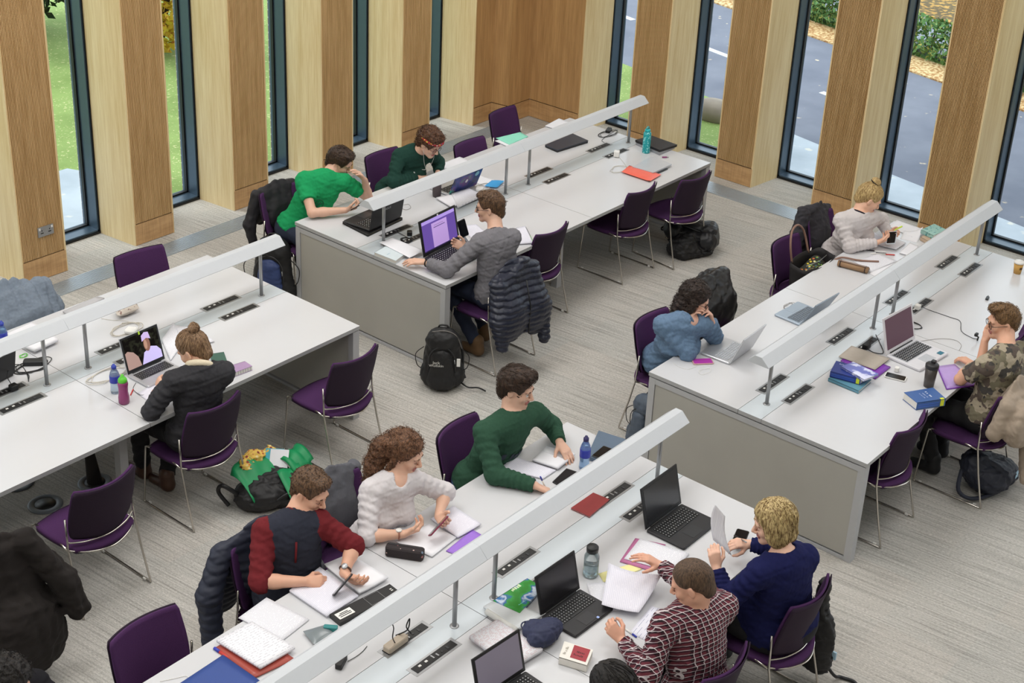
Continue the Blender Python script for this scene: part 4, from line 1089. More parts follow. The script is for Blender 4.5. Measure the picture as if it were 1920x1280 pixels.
hb=P2['h']; b=MB().mat(floral('red_floral_scarf','a82c34',['3c7a5a','d8c04a','3a5a9a','e8d8c8','b03040'],60))
b.tube([tuple(hb(.088*sin(a),.0+.100*cos(a)-.006,.058-.0*cos(a)+.012*cos(a))-V(P2['org'])) for a in np.linspace(-2.2,2.2,20)],.014,8); b.build('headband',parent=P2['root'])
b=MB().mat(M_WPL); o2=V(P2['org'])
for s in (-1,1): b.tube(smoothpath([tuple(hb(s*.080,.005,-.02)-o2),tuple(hb(s*.07,.07,-.13)-o2),tuple(hb(s*.02,.10,-.22)-o2),tuple(hb(0,.06,-.27)-o2)],5),.0014,5)
b.build('earphone_cord',parent=P2['root'])
P3=person(dict(label='man in a grey long-sleeved top and glasses, one arm stretched over the desk corner',face=1,
    H=(1.400,-1.590,1.210),yaw=122,pitch=-8,roll=0,S=dict(L=(1.181,-1.657,1.020),R=(1.496,-1.772,1.010)),E=dict(L=(1.004,-1.532,0.800),R=(1.544,-1.842,0.840)),W=dict(L=(0.990,-1.322,0.800),R=(1.30,-1.46,.86)),
    hand=dict(L=((-.6,.7,.05),(.15,.1,-1),.25,.4),R=((-.5,.7,.3),(-.6,-.2,.4),.6,.6)),pelvis=(1.38,-1.73,.545),ankle=dict(L=(1.28,-1.62,.1),R=(1.50,-1.50,.1)),
    hair=dict(vol=.008,extra=[('e',.0,.05,.105,.055,.04,.025,.02)],back=-.05,noise=[(.002,.025,3)],strands=240,slen=.022,flow=fwd_strand,lift=.003),hairmat=HMB,glasses=mat('thin_black_frame','101012',.3),
    top=dict(mats=[knit('heather_grey_jersey','77757a')],sleeve=1.80,noise=[(.005,.11,6),(.0035,.045,9)],hem=.02,collar=(knit('dark_grey_rib','4c4a4f'),.005,.0)),bottom=JEANS,shoe=SHOEG))
fore(P3,'L',.90,.030,.0055,M_BLACKP,'smartwatch',(M_BLACKP,.018))
P4=person(dict(label='woman in a black denim jacket with a cream fleece collar and low bun',face=1,
    H=(-1.441,-1.634,1.120),yaw=112,pitch=-32,roll=0,S=dict(L=(-1.63,-1.64,.99),R=(-1.30,-1.79,.99)),E=dict(L=(-1.773,-1.627,0.800),R=(-1.17,-1.70,.81)),W=dict(L=(-1.531,-1.415,0.800),R=(-1.495,-1.470,0.800)),
    hand=dict(L=((.3,.8,.1),(.5,-.2,-.3),.7,.5),R=((-.6,.6,.1),(-.4,-.2,-.5),.7,.5)),pelvis=(-1.46,-1.66,.545),fem=True,skin='dfb096',ankle=dict(L=(-1.525,-1.152,0.100),R=(-1.510,-1.376,0.100)),
    hair=dict(vol=.008,back=-.045,extra=[('e',.0,-.092,.125,.042,.036,.034,.010),('e',.0,-.10,.145,.022,.022,.022,.006)],noise=[(.002,.02,3)],rnd=.08,strands=330,slen=.045,flow=lambda q,h: nrm(h(0,-.09,.12)-q),lift=.0005),hairmat=HLB,
    top=dict(name='jacket',mats=[mat('washed_black_denim','27262b',.8,var=.3,nscale=70,bmp=.4)],g=.016,sleeve=1.95,wr=.004,noise=[(.006,.12,5),(.004,.05,9)],hem=.02,collar=(mat('cream_fleece','e0d2b8',.95,nscale=160,bmp=1,var=.12),.022,.0),nw=.012),bottom=BLK,shoe=SHOEB))
P5=person(dict(label='man in a maroon-sleeved navy raglan top writing at the near end of the foreground desk',face=-1,
    H=(-1.997,-3.278,1.120),yaw=-84,pitch=-20,roll=4,S=dict(R=(-2.281,-3.197,0.990),L=(-1.995,-3.375,0.990)),E=dict(R=(-2.408,-3.333,0.790),L=(-1.970,-3.517,0.870)),W=dict(R=(-2.247,-3.495,0.785),L=(-2.075,-3.604,0.800)),
    hand=dict(R=((.75,-.6,-.1),(.35,.5,-.75),.8,.8),L=((-.15,-.9,-.1),(.55,-.1,.6),.55,.4)),pelvis=(-2.17,-3.28,.545),skin='dba88e',
    hair=dict(vol=.010,noise=[(.004,.022,3),(.002,.010,8)],strands=420,slen=.018,curl=.002,extra=[('e',0,.05,.10,.058,.04,.03,.02)]),hairmat=HMB,
    top=dict(name='raglan_top',mats=[knit('dark_navy_jersey','30323d'),knit('maroon_jersey','6b2429')],tags={1:0,2:1,4:1},sleeve=1.12,noise=[(.005,.11,6),(.003,.05,9)],hem=.02,collar=(MATS.get('maroon_jersey') or knit('maroon_jersey','6b2429'),.005,.02)),bottom=JEANS,shoe=SHOEK))
fore(P5,'L',.86,.029,.006,SHOEB,'wristwatch',(M_STEEL,.017))
def long_curl(q,h): return nrm(h.u*-.8-h.f*.5)
def hw(h,*p): return h(*p)
P6=person(dict(label='woman in a white top with long curly brown hair, both hands on her phone',face=-1,
    H=(-1.407,-3.400,1.140),yaw=-70,pitch=-20,roll=0,S=dict(R=(-1.641,-3.337,0.980),L=(-1.365,-3.452,0.990)),E=dict(R=(-1.751,-3.457,0.790),L=(-1.270,-3.555,0.850)),W=dict(R=(-1.605,-3.584,0.790),L=(-1.365,-3.619,0.800)),
    hand=dict(R=((.85,-.35,.1),(0,.4,.9),.6,.6),L=((-.25,-.9,.0),(-.5,.2,.7),.6,.6)),pelvis=(-1.50,-3.29,.545),fem=True,skin='e2b49b',
    hair=dict(vol=.011,cover=True,back=-.05,noise=[(.006,.03,3),(.004,.015,8)],strands=900,slen=.06,curl=.006,sw=.0022,extra=[('c',(0,-.08,.06),(-.03,-.13,-.03),.055,.055),('c',(-.03,-.13,-.03),(-.055,-.125,-.16),.058,.055,(.006,3,0)),('c',(-.055,-.125,-.16),(-.075,-.10,-.28),.052,.028,(.006,3,1)),('c',(-.07,-.02,.0),(-.085,-.04,-.14),.025,.02),('c',(-.08,-.04,-.13),(-.09,.0,-.25),.016,.006)]),hairmat=HCU if False else hairmat('auburn_curls','3a2519','8a6146'),
    top=dict(name='white_top',mats=[knit('off_white_cotton','d6d0d2',var=.04)],sleeve=1.12,noise=[(.004,.1,6),(.003,.045,9)],hem=.02,nw=.006,vneck=.06),bottom=BLK,shoe=SHOEK))
letter(P6,'ne J',.15,.03,-.20,mat('grey_flock_lettering','9a9aa2',.9),shear=.2)
fore(P6,'R',.86,.026,.005,mat('rose_leather','a06a58',.5),'wristwatch',(M_WPL,.017))
P8=person(dict(label='man with cropped hair in a maroon and white plaid shirt, seen from behind',face=1,
    H=(-1.364,-5.255,1.200),yaw=118,pitch=-22,roll=0,S=dict(L=(-1.52,-5.20,1.03),R=(-1.16,-5.36,1.03)),E=dict(L=(-1.628,-5.230,0.800),R=(-1.02,-5.1,.84)),W=dict(L=(-1.539,-5.004,0.820),R=(-0.979,-4.839,0.880)),
    hand=dict(L=((-.1,.75,.55),(.6,.3,-.4),1.0,.9),R=((-.5,.6,.5),(-.2,.3,-.9),.3,.2)),pelvis=(-1.33,-5.34,.545),skin='dba58c',
    hair=dict(vol=.002,back=-.045,noise=[(.001,.02,3)],strands=0),hairmat=hairmat('cropped_brown_hair','3a2c22','6a523f'),
    top=dict(name='plaid_shirt',mats=[plaid()],g=.012,sleeve=1.92,noise=[(.005,.11,6),(.004,.05,9)],hem=.0,collar=(MATS['maroon_white_plaid'],.011,.0)),bottom=BLK,shoe=SHOEK))
P9=person(dict(label='blonde woman in a navy sweater holding up a sheet of paper',face=1,build=1.18,
    H=(-0.680,-5.300,1.220),yaw=128,pitch=-14,roll=0,S=dict(L=(-0.854,-5.330,1.030),R=(-0.529,-5.454,1.030)),E=dict(L=(-0.915,-5.218,0.810),R=(-.34,-5.18,.83)),W=dict(L=(-0.851,-5.099,0.930),R=(-0.468,-5.069,0.860)),
    hand=dict(L=((.1,.35,1),(.6,.5,0),.75,.8),R=((-.75,.5,.25),(.2,.3,-.9),.7,.7)),pelvis=(-.56,-5.37,.545),fem=True,skin='e6b8a0',arm=1.1,
    hair=dict(vol=.016,cover=True,back=-.075,extra=[('e',.066,-.01,-.035,.03,.065,.085,.03),('e',-.066,-.01,-.035,.03,.065,.085,.03)],noise=[(.004,.03,3)],rnd=.1,strands=420,slen=.09,flow=lambda q,h: nrm(-h.u*1.0-h.f*.15),lift=.001,sw=.003),hairmat=HBD,
    top=dict(mats=[knit('deep_navy_knit','1c1f4a',var=.08)],sleeve=1.93,noise=[(.005,.13,6),(.003,.05,9)],hem=.0,nw=.016),bottom=BLK,shoe=SHOEK))
P10=person(dict(label='woman with dark wavy hair in a blue denim jacket, chin resting on both hands',face=-1,
    H=(1.369,-3.469,1.120),yaw=-58,pitch=-22,roll=0,S=dict(R=(1.131,-3.361,0.980),L=(1.385,-3.567,0.970)),E=dict(R=(1.228,-3.544,0.790),L=(1.542,-3.556,0.790)),W=dict(R=(1.285,-3.489,0.970),L=(1.441,-3.575,0.960)),
    hand=dict(R=((.35,-.15,.95),(.3,-.5,.1),.5,.3),L=((-.35,.1,.95),(-.6,.2,.1),.6,.3)),pelvis=(1.42,-3.28,.545),fem=True,skin='e2b29c',
    hair=dict(vol=.012,cover=True,back=-.07,noise=[(.006,.035,3),(.003,.015,8)],strands=650,slen=.06,curl=.0035,sw=.0024,extra=[('c',(.03,-.06,-.05),(.03,-.07,-.17),.06,.04,(.006,3,0)),('c',(-.03,-.06,-.05),(-.04,-.07,-.19),.06,.035,(.006,3,0)),('c',(-.08,-.0,-.0),(-.085,-.01,-.16),.028,.018),('c',(.075,-.03,.0),(.08,-.02,-.1),.02,.016)]),hairmat=hairmat('dark_wavy_hair','150f0d','3f2f28'),glasses=mat('thin_black_frame','101012',.3),
    top=dict(name='denim_jacket',mats=[mat('washed_blue_denim','5f7894',.8,var=.28,nscale=60,bmp=.4)],g=.015,sleeve=1.86,wr=.004,noise=[(.006,.12,5),(.004,.05,9)],hem=.02,vneck=.04,collar=(MATS['washed_blue_denim'],.011,.02)),bottom=BLK,shoe=SHOEK))
P11=person(dict(label='blonde woman with a top bun in an off-white sweatshirt, texting at the far desk',face=-1,
    H=(3.869,-3.480,1.130),yaw=-52,pitch=-30,roll=0,S=dict(R=(3.631,-3.364,0.980),L=(3.929,-3.532,0.970)),E=dict(R=(3.625,-3.493,0.790),L=(4.056,-3.574,0.840)),W=dict(R=(3.825,-3.619,0.800),L=(4.014,-3.618,0.820)),
    hand=dict(R=((.8,-.4,.15),(-.1,.4,.9),.6,.6),L=((-.1,-.9,.1),(-.6,.1,.6),.6,.6)),pelvis=(3.96,-3.29,.545),fem=True,build=1.08,res=.006,skin='e8b79c',
    hair=dict(vol=.008,back=-.035,extra=[('e',.0,-.045,.150,.042,.042,.030,.01)],noise=[(.002,.02,3)],rnd=.1,strands=330,slen=.04,flow=lambda q,h: nrm(h(0,-.045,.15)-q),lift=.0005),hairmat=HBL,
    top=dict(mats=[knit('off_white_sweatshirt','cfc8c8',var=.04)],sleeve=1.95,noise=[(.005,.12,5),(.003,.05,9)],hem=.0,collar=(knit('black_neck_rib','2a2530'),.007,.0)),bottom=BLK,shoe=SHOEK))
b=MB().mat(mat('black_hair_tie','151215',.8)); hb=P11['h']; b.tube([tuple(hb(.036*cos(a),-.045+.036*sin(a),.135)-V(P11['org'])) for a in np.linspace(0,6.28,17)[:-1]],.005,6,closed=True); b.build('hair_tie',parent=P11['root'])
P12=person(dict(label='man in a camouflage T-shirt and black-framed glasses resting his chin on his hand',face=1,
    H=(2.473,-5.196,1.170),yaw=132,pitch=-10,roll=0,S=dict(L=(2.147,-5.256,1.010),R=(2.543,-5.342,1.000)),E=dict(L=(2.094,-5.096,0.790),R=(2.404,-5.000,0.790)),W=dict(L=(2.472,-5.047,0.790),R=(2.502,-5.093,0.970)),l1=.30,
    hand=dict(L=((.3,.8,.0),(0,0,-1),.4,.4),R=((.25,-.1,.9),(.6,-.3,.2),.9,.3)),pelvis=(2.34,-5.27,.545),skin='e0ac90',ankle=dict(L=(2.22,-5.0,.1),R=(2.46,-4.95,.1)),
    hair=dict(vol=.004,back=-.03,extra=[('e',.0,.035,.120,.052,.058,.024,.015),('e',.0,.07,.112,.045,.03,.02,.012)],noise=[(.003,.02,3)],strands=300,slen=.03,flow=fwd_strand,lift=.006),hairmat=hairmat('sandy_brown_hair','46331f','8d6b47'),glasses=mat('thick_black_frame','121214',.3),
    top=dict(name='t_shirt',mats=[camo()],sleeve=.66,noise=[(.005,.11,6),(.003,.05,9)],hem=.02),bottom=mat('black_jeans','19181b',.85,var=.3,nscale=100),shoe=SHOEK))
P13=person(dict(label='dark-haired person at the bottom edge, only the top of the head in view',face=1,
    H=(-2.164,-5.384,1.140),yaw=100,pitch=-30,roll=0,S=dict(L=(-2.312,-5.362,0.990),R=(-2.044,-5.457,0.990)),E=dict(L=(-2.338,-5.277,0.800),R=(-1.879,-5.404,0.800)),W=dict(L=(-2.210,-5.178,0.790),R=(-1.940,-5.189,0.790)),
    hand=dict(L=((0,1,0),(0,0,-1),.4,.4),R=((-.3,.9,0),(0,0,-1),.4,.4)),pelvis=(-2.24,-5.42,.545),res=.008,fem=True,
    hair=dict(vol=.010,cover=True,back=-.10,noise=[(.002,.03,3)],rnd=.1,strands=300,slen=.07,flow=lambda q,h: nrm(-h.u-h.f*.4),lift=.002,sw=.0026),hairmat=HBK,
    top=dict(mats=[knit('black_knit','1f1e22')],sleeve=1.95,hem=.0),bottom=BLK,shoe=SHOEK))

q=on_surface([q for q in P5['T'] if q.get('tag')==1],np.array([P5['M']+P5['up']*z+P5['fwd']*.3 for z in (-.03,-.07,-.11,-.15)]),P5['fwd'])-V(P5['org'])+P5['fwd']*.006
b=MB().mat(knit('maroon_jersey','6b2429')); b.tube([tuple(w) for w in q],.006,6); b.build('button_placket',parent=P5['root'])
# ================================================================== THINGS ON THE DESKS
def frame2(pts):
    P=[Vector((p[0],p[1])) for p in pts]; c=sum(P,Vector((0,0)))/len(P); e=P[1]-P[0]; a=math.atan2(e.y,e.x); ca,sa=cos(-a),sin(-a)
    return c,a,[((p.x-c.x)*ca-(p.y-c.y)*sa,(p.x-c.x)*sa+(p.y-c.y)*ca) for p in P]
def printed(name,base='f0eff3',ink='8f8e96',per=.0095,dens=.5,w=.30,ns=(70,70,1),marg=None):
    if name in MATS: return MATS[name]
    m,nt,n,l,b=newmat(name); tc=n.new('ShaderNodeTexCoord'); sp=n.new('ShaderNodeSeparateXYZ'); l.new(tc.outputs['Object'],sp.inputs[0])
    f=mnode(n,l,'LESS_THAN',mnode(n,l,'FRACT',mnode(n,l,'MULTIPLY',sp.outputs[1],1/per)),w); mp=mapping(n,l,ns); t=noise(n,l,mp,1,1); g=mnode(n,l,'GREATER_THAN',t.outputs[0],dens)
    mx=n.new('ShaderNodeMix'); mx.data_type='RGBA'; l.new(mnode(n,l,'MULTIPLY',f,g),mx.inputs['Factor']); mx.inputs['A'].default_value=lin(base); mx.inputs['B'].default_value=lin(ink)
    l.new(mx.outputs['Result'],b.inputs['Base Color']); b.inputs['Roughness'].default_value=.7; return m
M_PAPER=mat('plain_white_paper','e6e5ea',.7,var=.01); M_TEXT=printed('typed_paper','e6e5ea','cfced6',.0075,.40,.4,(90,130,1)); M_HAND=printed('handwritten_paper','e4e2ec','d2d0de',.0095,.38,.28,(50,130,1)); M_GRID=printed('tabled_paper','e8e7ec','c9c7ce',.016,.5,.35,(75,60,1))
def sheet(label,pts,m=M_PAPER,z=.0015,th=.0012,curl=(0,0,0,0),cat='paper',name='paper_sheet',group=None,n=9):
    """one sheet or pad lying flat; curl lifts each of the four corners"""
    c,a,L_=frame2(pts); b=MB().mat(m)
    def fn(u,v):
        p=[(1-u)*(1-v),u*(1-v),u*v,(1-u)*v]; x=sum(w*q[0] for w,q in zip(p,L_)); y=sum(w*q[1] for w,q in zip(p,L_)); zz=sum((w**2)*k for w,k in zip(p,curl)); return (x,y,zz)
    b.grid(n,n,fn,th); o=b.build(name,loc=(c.x,c.y,H+z+th),rz=a); tag(o,label,cat,group); return o
def slab(mb,L_,z0,z1,ins=0):
    n=len(L_); cx=sum(p[0] for p in L_)/n; cy=sum(p[1] for p in L_)/n
    q=[(p[0]+(cx-p[0])*ins,p[1]+(cy-p[1])*ins) for p in L_]
    mb.add([(x,y,z0) for x,y in q]+[(x,y,z1) for x,y in q],[tuple(range(n))[::-1],tuple(range(n,2*n))]+[(k,(k+1)%n,n+(k+1)%n,n+k) for k in range(n)])
def book(label,pts,th,cover,z=0,pages=None,spine=0,title=None,tcol='e8eaf4',name='book',sticker=None,group=None):
    """pts: four corners of the upper cover; spine = index of the edge that carries the spine"""
    c,a,L_=frame2(pts); t=thing(name,label,'book',(c.x,c.y,H+z+.0015),a,group)
    b=MB().mat(cover); slab(b,L_,0,.003); slab(b,L_,th-.003,th)
    i,j=spine,(spine+1)%4; p,q=Vector(L_[i]),Vector(L_[j]); e=(q-p).normalized(); nn=Vector((-e.y,e.x)); cen=Vector((0,0)); nn=nn if nn.dot(cen-p)>0 else -nn
    b.add([(p.x,p.y,0),(q.x,q.y,0),(q.x+nn.x*.003,q.y+nn.y*.003,0),(p.x+nn.x*.003,p.y+nn.y*.003,0),(p.x,p.y,th),(q.x,q.y,th),(q.x+nn.x*.003,q.y+nn.y*.003,th),(p.x+nn.x*.003,p.y+nn.y*.003,th)],[(0,1,2,3),(4,5,6,7),(0,1,5,4),(1,2,6,5),(2,3,7,6),(3,0,4,7)])
    b.build('cover',parent=t)
    g=MB().mat(pages or printed('page_block','dfdcd6','c2bfb8',.0016,.2,.5)); slab(g,L_,.003,th-.003,.022); g.build('pages',parent=t)
    if title:
        for (txt,sz,x,y,col) in title:
            vs,fs=textmesh(txt,sz); me=bpy.data.meshes.new('lettering'); me.from_pydata([(v[0]+x,v[1]+y,th+.0006) for v in vs],[],fs); me.materials.append(mat('ink_'+col,col,.5)); o=bpy.data.objects.new('lettering',me); COL.objects.link(o); o.parent=t
    if sticker:
        s=MB().mat(mat('yellow_shelf_label','d9e02f',.5)); u0,u1=sticker; o_=-nn*.0012
        A=p+(q-p)*u0+o_; B=p+(q-p)*u1+o_
        s.add([(A.x,A.y,th*.08),(B.x,B.y,th*.08),(B.x,B.y,th*.92),(A.x,A.y,th*.92)],[(0,1,2,3)]); s.add([(A.x,A.y,th+.0008),(B.x,B.y,th+.0008),(B.x+nn.x*.02,B.y+nn.y*.02,th+.0008),(A.x+nn.x*.02,A.y+nn.y*.02,th+.0008)],[(0,1,2,3)]); s.build('shelf_label',parent=t)
        s=MB().mat(mat('blue_spine_print','3a66c8',.5)); A=p+(q-p)*.05+o_; B=p+(q-p)*(u0-.06)+o_
        for z0,z1 in ((.3,.42),(.58,.7)): s.add([(A.x,A.y,th*z0),(B.x,B.y,th*z0),(B.x,B.y,th*z1),(A.x,A.y,th*z1)],[(0,1,2,3)])
        s.build('spine_title',parent=t)
    return t
def laptop(label,A,Bp,lid=108,body=M_DGREY,key=M_BLACKP,deck=None,depth=.68,lidm=None,screen=None,bezel=M_BLACKP,z=0,leg='ffffff',h=None,th=.017,lidh=None,light=None):
    """A-B is the hinge line; the user sits on the right-hand side of A->B"""
    A,Bp=Vector(A[:2]),Vector(Bp[:2]); e=Bp-A; w=e.length if h is None else h; c=(A+Bp)/2; rz=math.atan2(e.y,e.x)
    t=thing('laptop',label,'laptop',(c.x,c.y,H+z+.001),rz); d=w*depth
    b=MB().mat(body); b.box((0,-d/2,th/2),(w,d,th),r=.012); base=b.build('base',parent=t)
    kb=MB().mat(deck or body); kb.box((0,-d*.33,th+.0002),(w*.90,d*.50,.0008)); kp=kb.build('keyboard_deck',parent=base)
    k=MB().mat(key); nx,ny=15,6; kw=w*.86/nx; kh=d*.45/ny
    for j in range(ny):
        for i in range(nx):
            if j==0 and 3<i<9: continue
            k.box((-w*.43+kw*(i+.5),-d*.56+kh*(j+.5),th+.0022),(kw*.80,kh*.78,.0026))
    k.box((-w*.43+kw*6.5,-d*.56+kh*.5,th+.0022),(kw*4.8,kh*.78,.0026)); k.build('keyboard',parent=base)
    lg=MB().mat(mat('key_legend_'+leg,leg,.6)); 
    for j in range(ny):
        for i in range(nx):
            if j==0 and 3<i<9: continue
            lg.box((-w*.43+kw*(i+.42),-d*.56+kh*(j+.62),th+.0037),(kw*.22,kh*.22,.0003))
    lg.build('key_legends',parent=base)
    tp=MB().mat(deck or body); tp.box((-w*.02,-d*.79,th+.0004),(w*.30,d*.30,.0012),r=.003); tp.build('trackpad',parent=base)
    hg=MB().mat(M_BLACKP); hg.cyl((-w*.38,-.002,th),(w*.38,-.002,th),.006,seg=10); hg.build('hinge',parent=t)
    lh=lidh or d*.97; a=RAD(lid); dy,dz=-cos(a),sin(a)
    L=MB().mat(lidm or body); M0=Matrix(((1,0,0,0),(0,dy,-dz,0),(0,dz,dy,th),(0,0,0,1)))   # x, along lid, out of the back
    L.xf=M0; L.box((0,lh/2,-.0035),(w,lh,.007),rz=0,r=0); lo=L.build('lid',parent=t)
    # local lid axes: y up the lid, z points to the user side or the back
    fz=.0006 if True else 0
    S=MB().mat(bezel); S.xf=M0; S.box((0,lh/2,.0004),(w*.985,lh*.985,.0016)); S.build('bezel',parent=lo)
    sc=MB().mat(screen or mat('switched_off_screen','1b1a1d',.22,spec=.5)); sc.xf=M0; sc.box((0,lh*.52,.0016),(w*.90,lh*.84,.0010)); so=sc.build('screen',parent=lo)
    return t,M0,w,d,lh,lo
def lidshape(M0,mb,pts,z):  # flat polygons on the lid; z>0 user side, z<0 back
    mb.add([tuple(M0@Vector((x,y,z))) for x,y in pts],[tuple(range(len(pts)))])
SILV=mat('silver_aluminium','c9cace',.35,.55,var=.02); SILVB=mat('pale_blue_aluminium','a9b6c4',.35,.4,var=.02); WHT=mat('glossy_white_lid','dedce0',.3); BLKL=mat('matt_black_lid','1d1c1f',.5)
def emis(name,c,s):
    return mat(name,c,.5,var=0,emit=s)
# --- green T-shirt man's laptop
t,M0,w,d,lh,lo=laptop('black laptop with silver lettering on its lid, facing the man in green',(1.514,-0.566),(1.133,-0.588),100,mat('grey_black_plastic','2b2a2c',.4),M_BLACKP,mat('dark_brushed_deck','4d4a4c',.35,.4),.72,BLKL,z=.024)
vs,fs=textmesh('ASUS',.030); me=bpy.data.meshes.new('lettering'); me.from_pydata([tuple(M0@Vector((-v[0]+.0,v[1]+lh*.52,-.0085))) for v in vs],[],fs); me.materials.append(mat('ink_silver','b9babd',.4)); o=bpy.data.objects.new('lettering',me); COL.objects.link(o); o.parent=lo
c_=((1.137,-0.303),(1.529,-0.279),(1.517,-0.569),(1.106,-0.604))
cc,a_,L_=frame2(c_); b=MB().mat(mat('yellow_sleeve_lining','c9b23c',.6)); slab(b,[(x*1.02,y*1.02) for x,y in L_],.008,.012); b.mat(M_BLACKP); slab(b,[(x*1.05,y*1.05) for x,y in L_],0,.008); slab(b,[(x*1.05,y*1.05) for x,y in L_],.012,.022); tag(b.build('laptop_sleeve',loc=(cc.x,cc.y,H+.001),rz=a_),'black sleeve with a yellow edge lying under the laptop of the man in green','sleeve')
# --- grey top man's laptop with the purple page
def docscreen():
    m,nt,n,l,b=newmat('purple_document_screen'); n.remove(b); out=n['Material Output']; e=n.new('ShaderNodeEmission'); l.new(e.outputs[0],out.inputs[0]); e.inputs[0].default_value=lin('7a5db8'); e.inputs[1].default_value=.75; return m
t,M0,w,d,lh,lo=laptop('black laptop showing a lilac document on a purple screen',(1.102,-1.208),(1.546,-1.177),102,BLKL,M_BLACKP,M_DGREY,.66,BLKL,docscreen())
def panel(lo,M0,pts,z,c,s=.75,name='screen_picture'):
    b=MB().mat(emis('glow_'+c,c,s)); lidshape(M0,b,pts,z); b.build(name,parent=lo)
def rect(x0,y0,x1,y1): return [(x0,y0),(x1,y0),(x1,y1),(x0,y1)]
panel(lo,M0,rect(-w*.2,lh*.1,w*.22,lh*.80),.0024,'a98bc6',.7); panel(lo,M0,rect(-w*.45,lh*.85,w*.45,lh*.94),.0024,'9c86cc',.7); panel(lo,M0,rect(-w*.15,lh*.66,w*.16,lh*.68),.0028,'54407e',.5); panel(lo,M0,rect(-w*.13,lh*.72,w*.12,lh*.73),.0028,'7a5e90',.5)
panel(lo,M0,rect(-w*.45,lh*.10,w*.45,lh*.13),.0028,'2c2150',.6)
b=MB().mat(M_WPL); b.xf=M0; b.box((0,lh*.965,.003),(.016,.012,.002)); b.build('camera_cover',parent=lo)
# --- curly reader's laptop with the galaxy lid
def galaxy():
    m,nt,n,l,b=newmat('galaxy_print'); mp=mapping(n,l,(7,7,7)); t=noise(n,l,mp,1,3); r=ramp(n,l,t.outputs[0],[(.3,'10142e'),(.44,'2b3f8e'),(.52,'6a3f7e'),(.6,'3f9a8a'),(.72,'1a1c3c')]); l.new(r.outputs[0],b.inputs['Base Color']); b.inputs['Roughness'].default_value=.35; return m
t,M0,w,d,lh,lo=laptop('laptop with a galaxy-print lid in front of the curly-haired reader',(2.497,-0.511),(2.155,-0.507),112,SILV,M_BLACKP,SILV,.70,galaxy(),lidh=.205)
b=MB().mat(mat('pale_blue_sticker','8fc4d8',.5)); lidshape(M0,b,[(-w*.33+.026*cos(k*pi/10),lh*.72+.026*sin(k*pi/10)) for k in range(20)],-.0085); b.build('round_sticker',parent=lo)
b=MB().mat(M_PAPER); lidshape(M0,b,[(.016*cos(k*pi/8),lh*.5+.019*sin(k*pi/8)) for k in range(16)],-.0085); b.build('lid_emblem',parent=lo)
# --- film laptop
def film():
    m,nt,n,l,b=newmat('film_background'); n.remove(b); out=n['Material Output']; e=n.new('ShaderNodeEmission'); l.new(e.outputs[0],out.inputs[0]); mp=mapping(n,l,(30,30,30)); t=noise(n,l,mp,1,2); r=ramp(n,l,t.outputs[0],[(.45,'1d1a18'),(.7,'3c3d30')]); l.new(r.outputs[0],e.inputs[0]); e.inputs[1].default_value=.7; return m
t,M0,w,d,lh,lo=laptop('silver laptop playing a film, in front of the woman in the black jacket',(-1.542,-1.085),(-1.242,-1.080),105,SILV,M_BLACKP,SILV,.68,SILV,film(),leg='cfcfcf',lidh=.245)
def ovl(cx,cy,rx,ry,k0=0,k1=24): return [(cx*w+rx*w*cos(2*pi*k/24),cy*lh+ry*lh*sin(2*pi*k/24)) for k in range(k0,k1)]
panel(lo,M0,[(-w*.45,lh*.1),(-w*.10,lh*.1),(-w*.14,lh*.36),(-w*.24,lh*.52),(-w*.38,lh*.60),(-w*.45,lh*.56)],.0024,'9c8078',.6)
panel(lo,M0,[(-w*.08,lh*.1),(w*.45,lh*.1),(w*.45,lh*.30),(w*.36,lh*.44),(w*.22,lh*.50),(w*.02,lh*.40)],.0026,'b8addc',.65)
panel(lo,M0,ovl(.13,.60,.085,.20),.0029,'7d5748',.6); panel(lo,M0,ovl(.10,.60,.04,.13),.0031,'a5806c',.6); panel(lo,M0,[(w*.02,lh*.70),(w*.03,lh*.86),(w*.12,lh*.93),(w*.22,lh*.90),(w*.25,lh*.70),(w*.14,lh*.76)],.0033,'b6a2cf',.65)
b=MB().mat(mat('lime_sticky_tab','b8e03a',.6)); b.xf=M0; b.box((0,lh*.96,.003),(.012,.022,.001)); b.build('sticky_tab',parent=lo)
laptop('black laptop at the left edge, its lid towards the camera',(-2.017,-0.549),(-2.282,-0.594),100,BLKL,M_BLACKP,None,.68,BLKL)
laptop('silver laptop in front of the woman in denim',(1.649,-3.792),(1.354,-3.805),112,SILV,mat('pale_grey_keys','b9bcc2',.5),SILV,.75,SILV,leg='8a8c92',h=.31)
laptop('pale blue-grey laptop left open with nobody at it',(2.499,-3.883),(2.199,-3.865),118,SILVB,mat('slate_keys','6d7681',.5),SILVB,.72,mat('blue_grey_lid','8d9aa8',.4,.3),leg='b9c4cf',h=.31)
t,M0,w,d,lh,lo=laptop('white laptop with a dark maroon screen by the man in camouflage',(2.210,-4.539),(2.583,-4.574),106,mat('white_laptop_shell','d6d5da',.35),M_DGREY,mat('silver_white_deck','c2c4ca',.35,.3),.72,WHT,emis('maroon_screen','4a303c',.55),bezel=WHT,th=.022)
b=MB().mat(mat('teal_spec_sticker','2e6f84',.5)); b.box((w*.36,-d*.87,.0235),(.05,.035,.0006)); b.build('sticker',parent=t)
t,M0,w,d,lh,lo=laptop('slim black laptop beside the blonde woman in navy',(-0.623,-4.508),(-0.269,-4.506),104,BLKL,M_BLACKP,mat('black_carbon_deck','232427',.5),.72,BLKL,leg='b8b8b8')
b=MB().mat(mat('blue_chip_sticker','9fb4e8',.5)); b.box((w*.4,-d*.93,.018),(.014,.014,.0006)); b.build('sticker',parent=t)
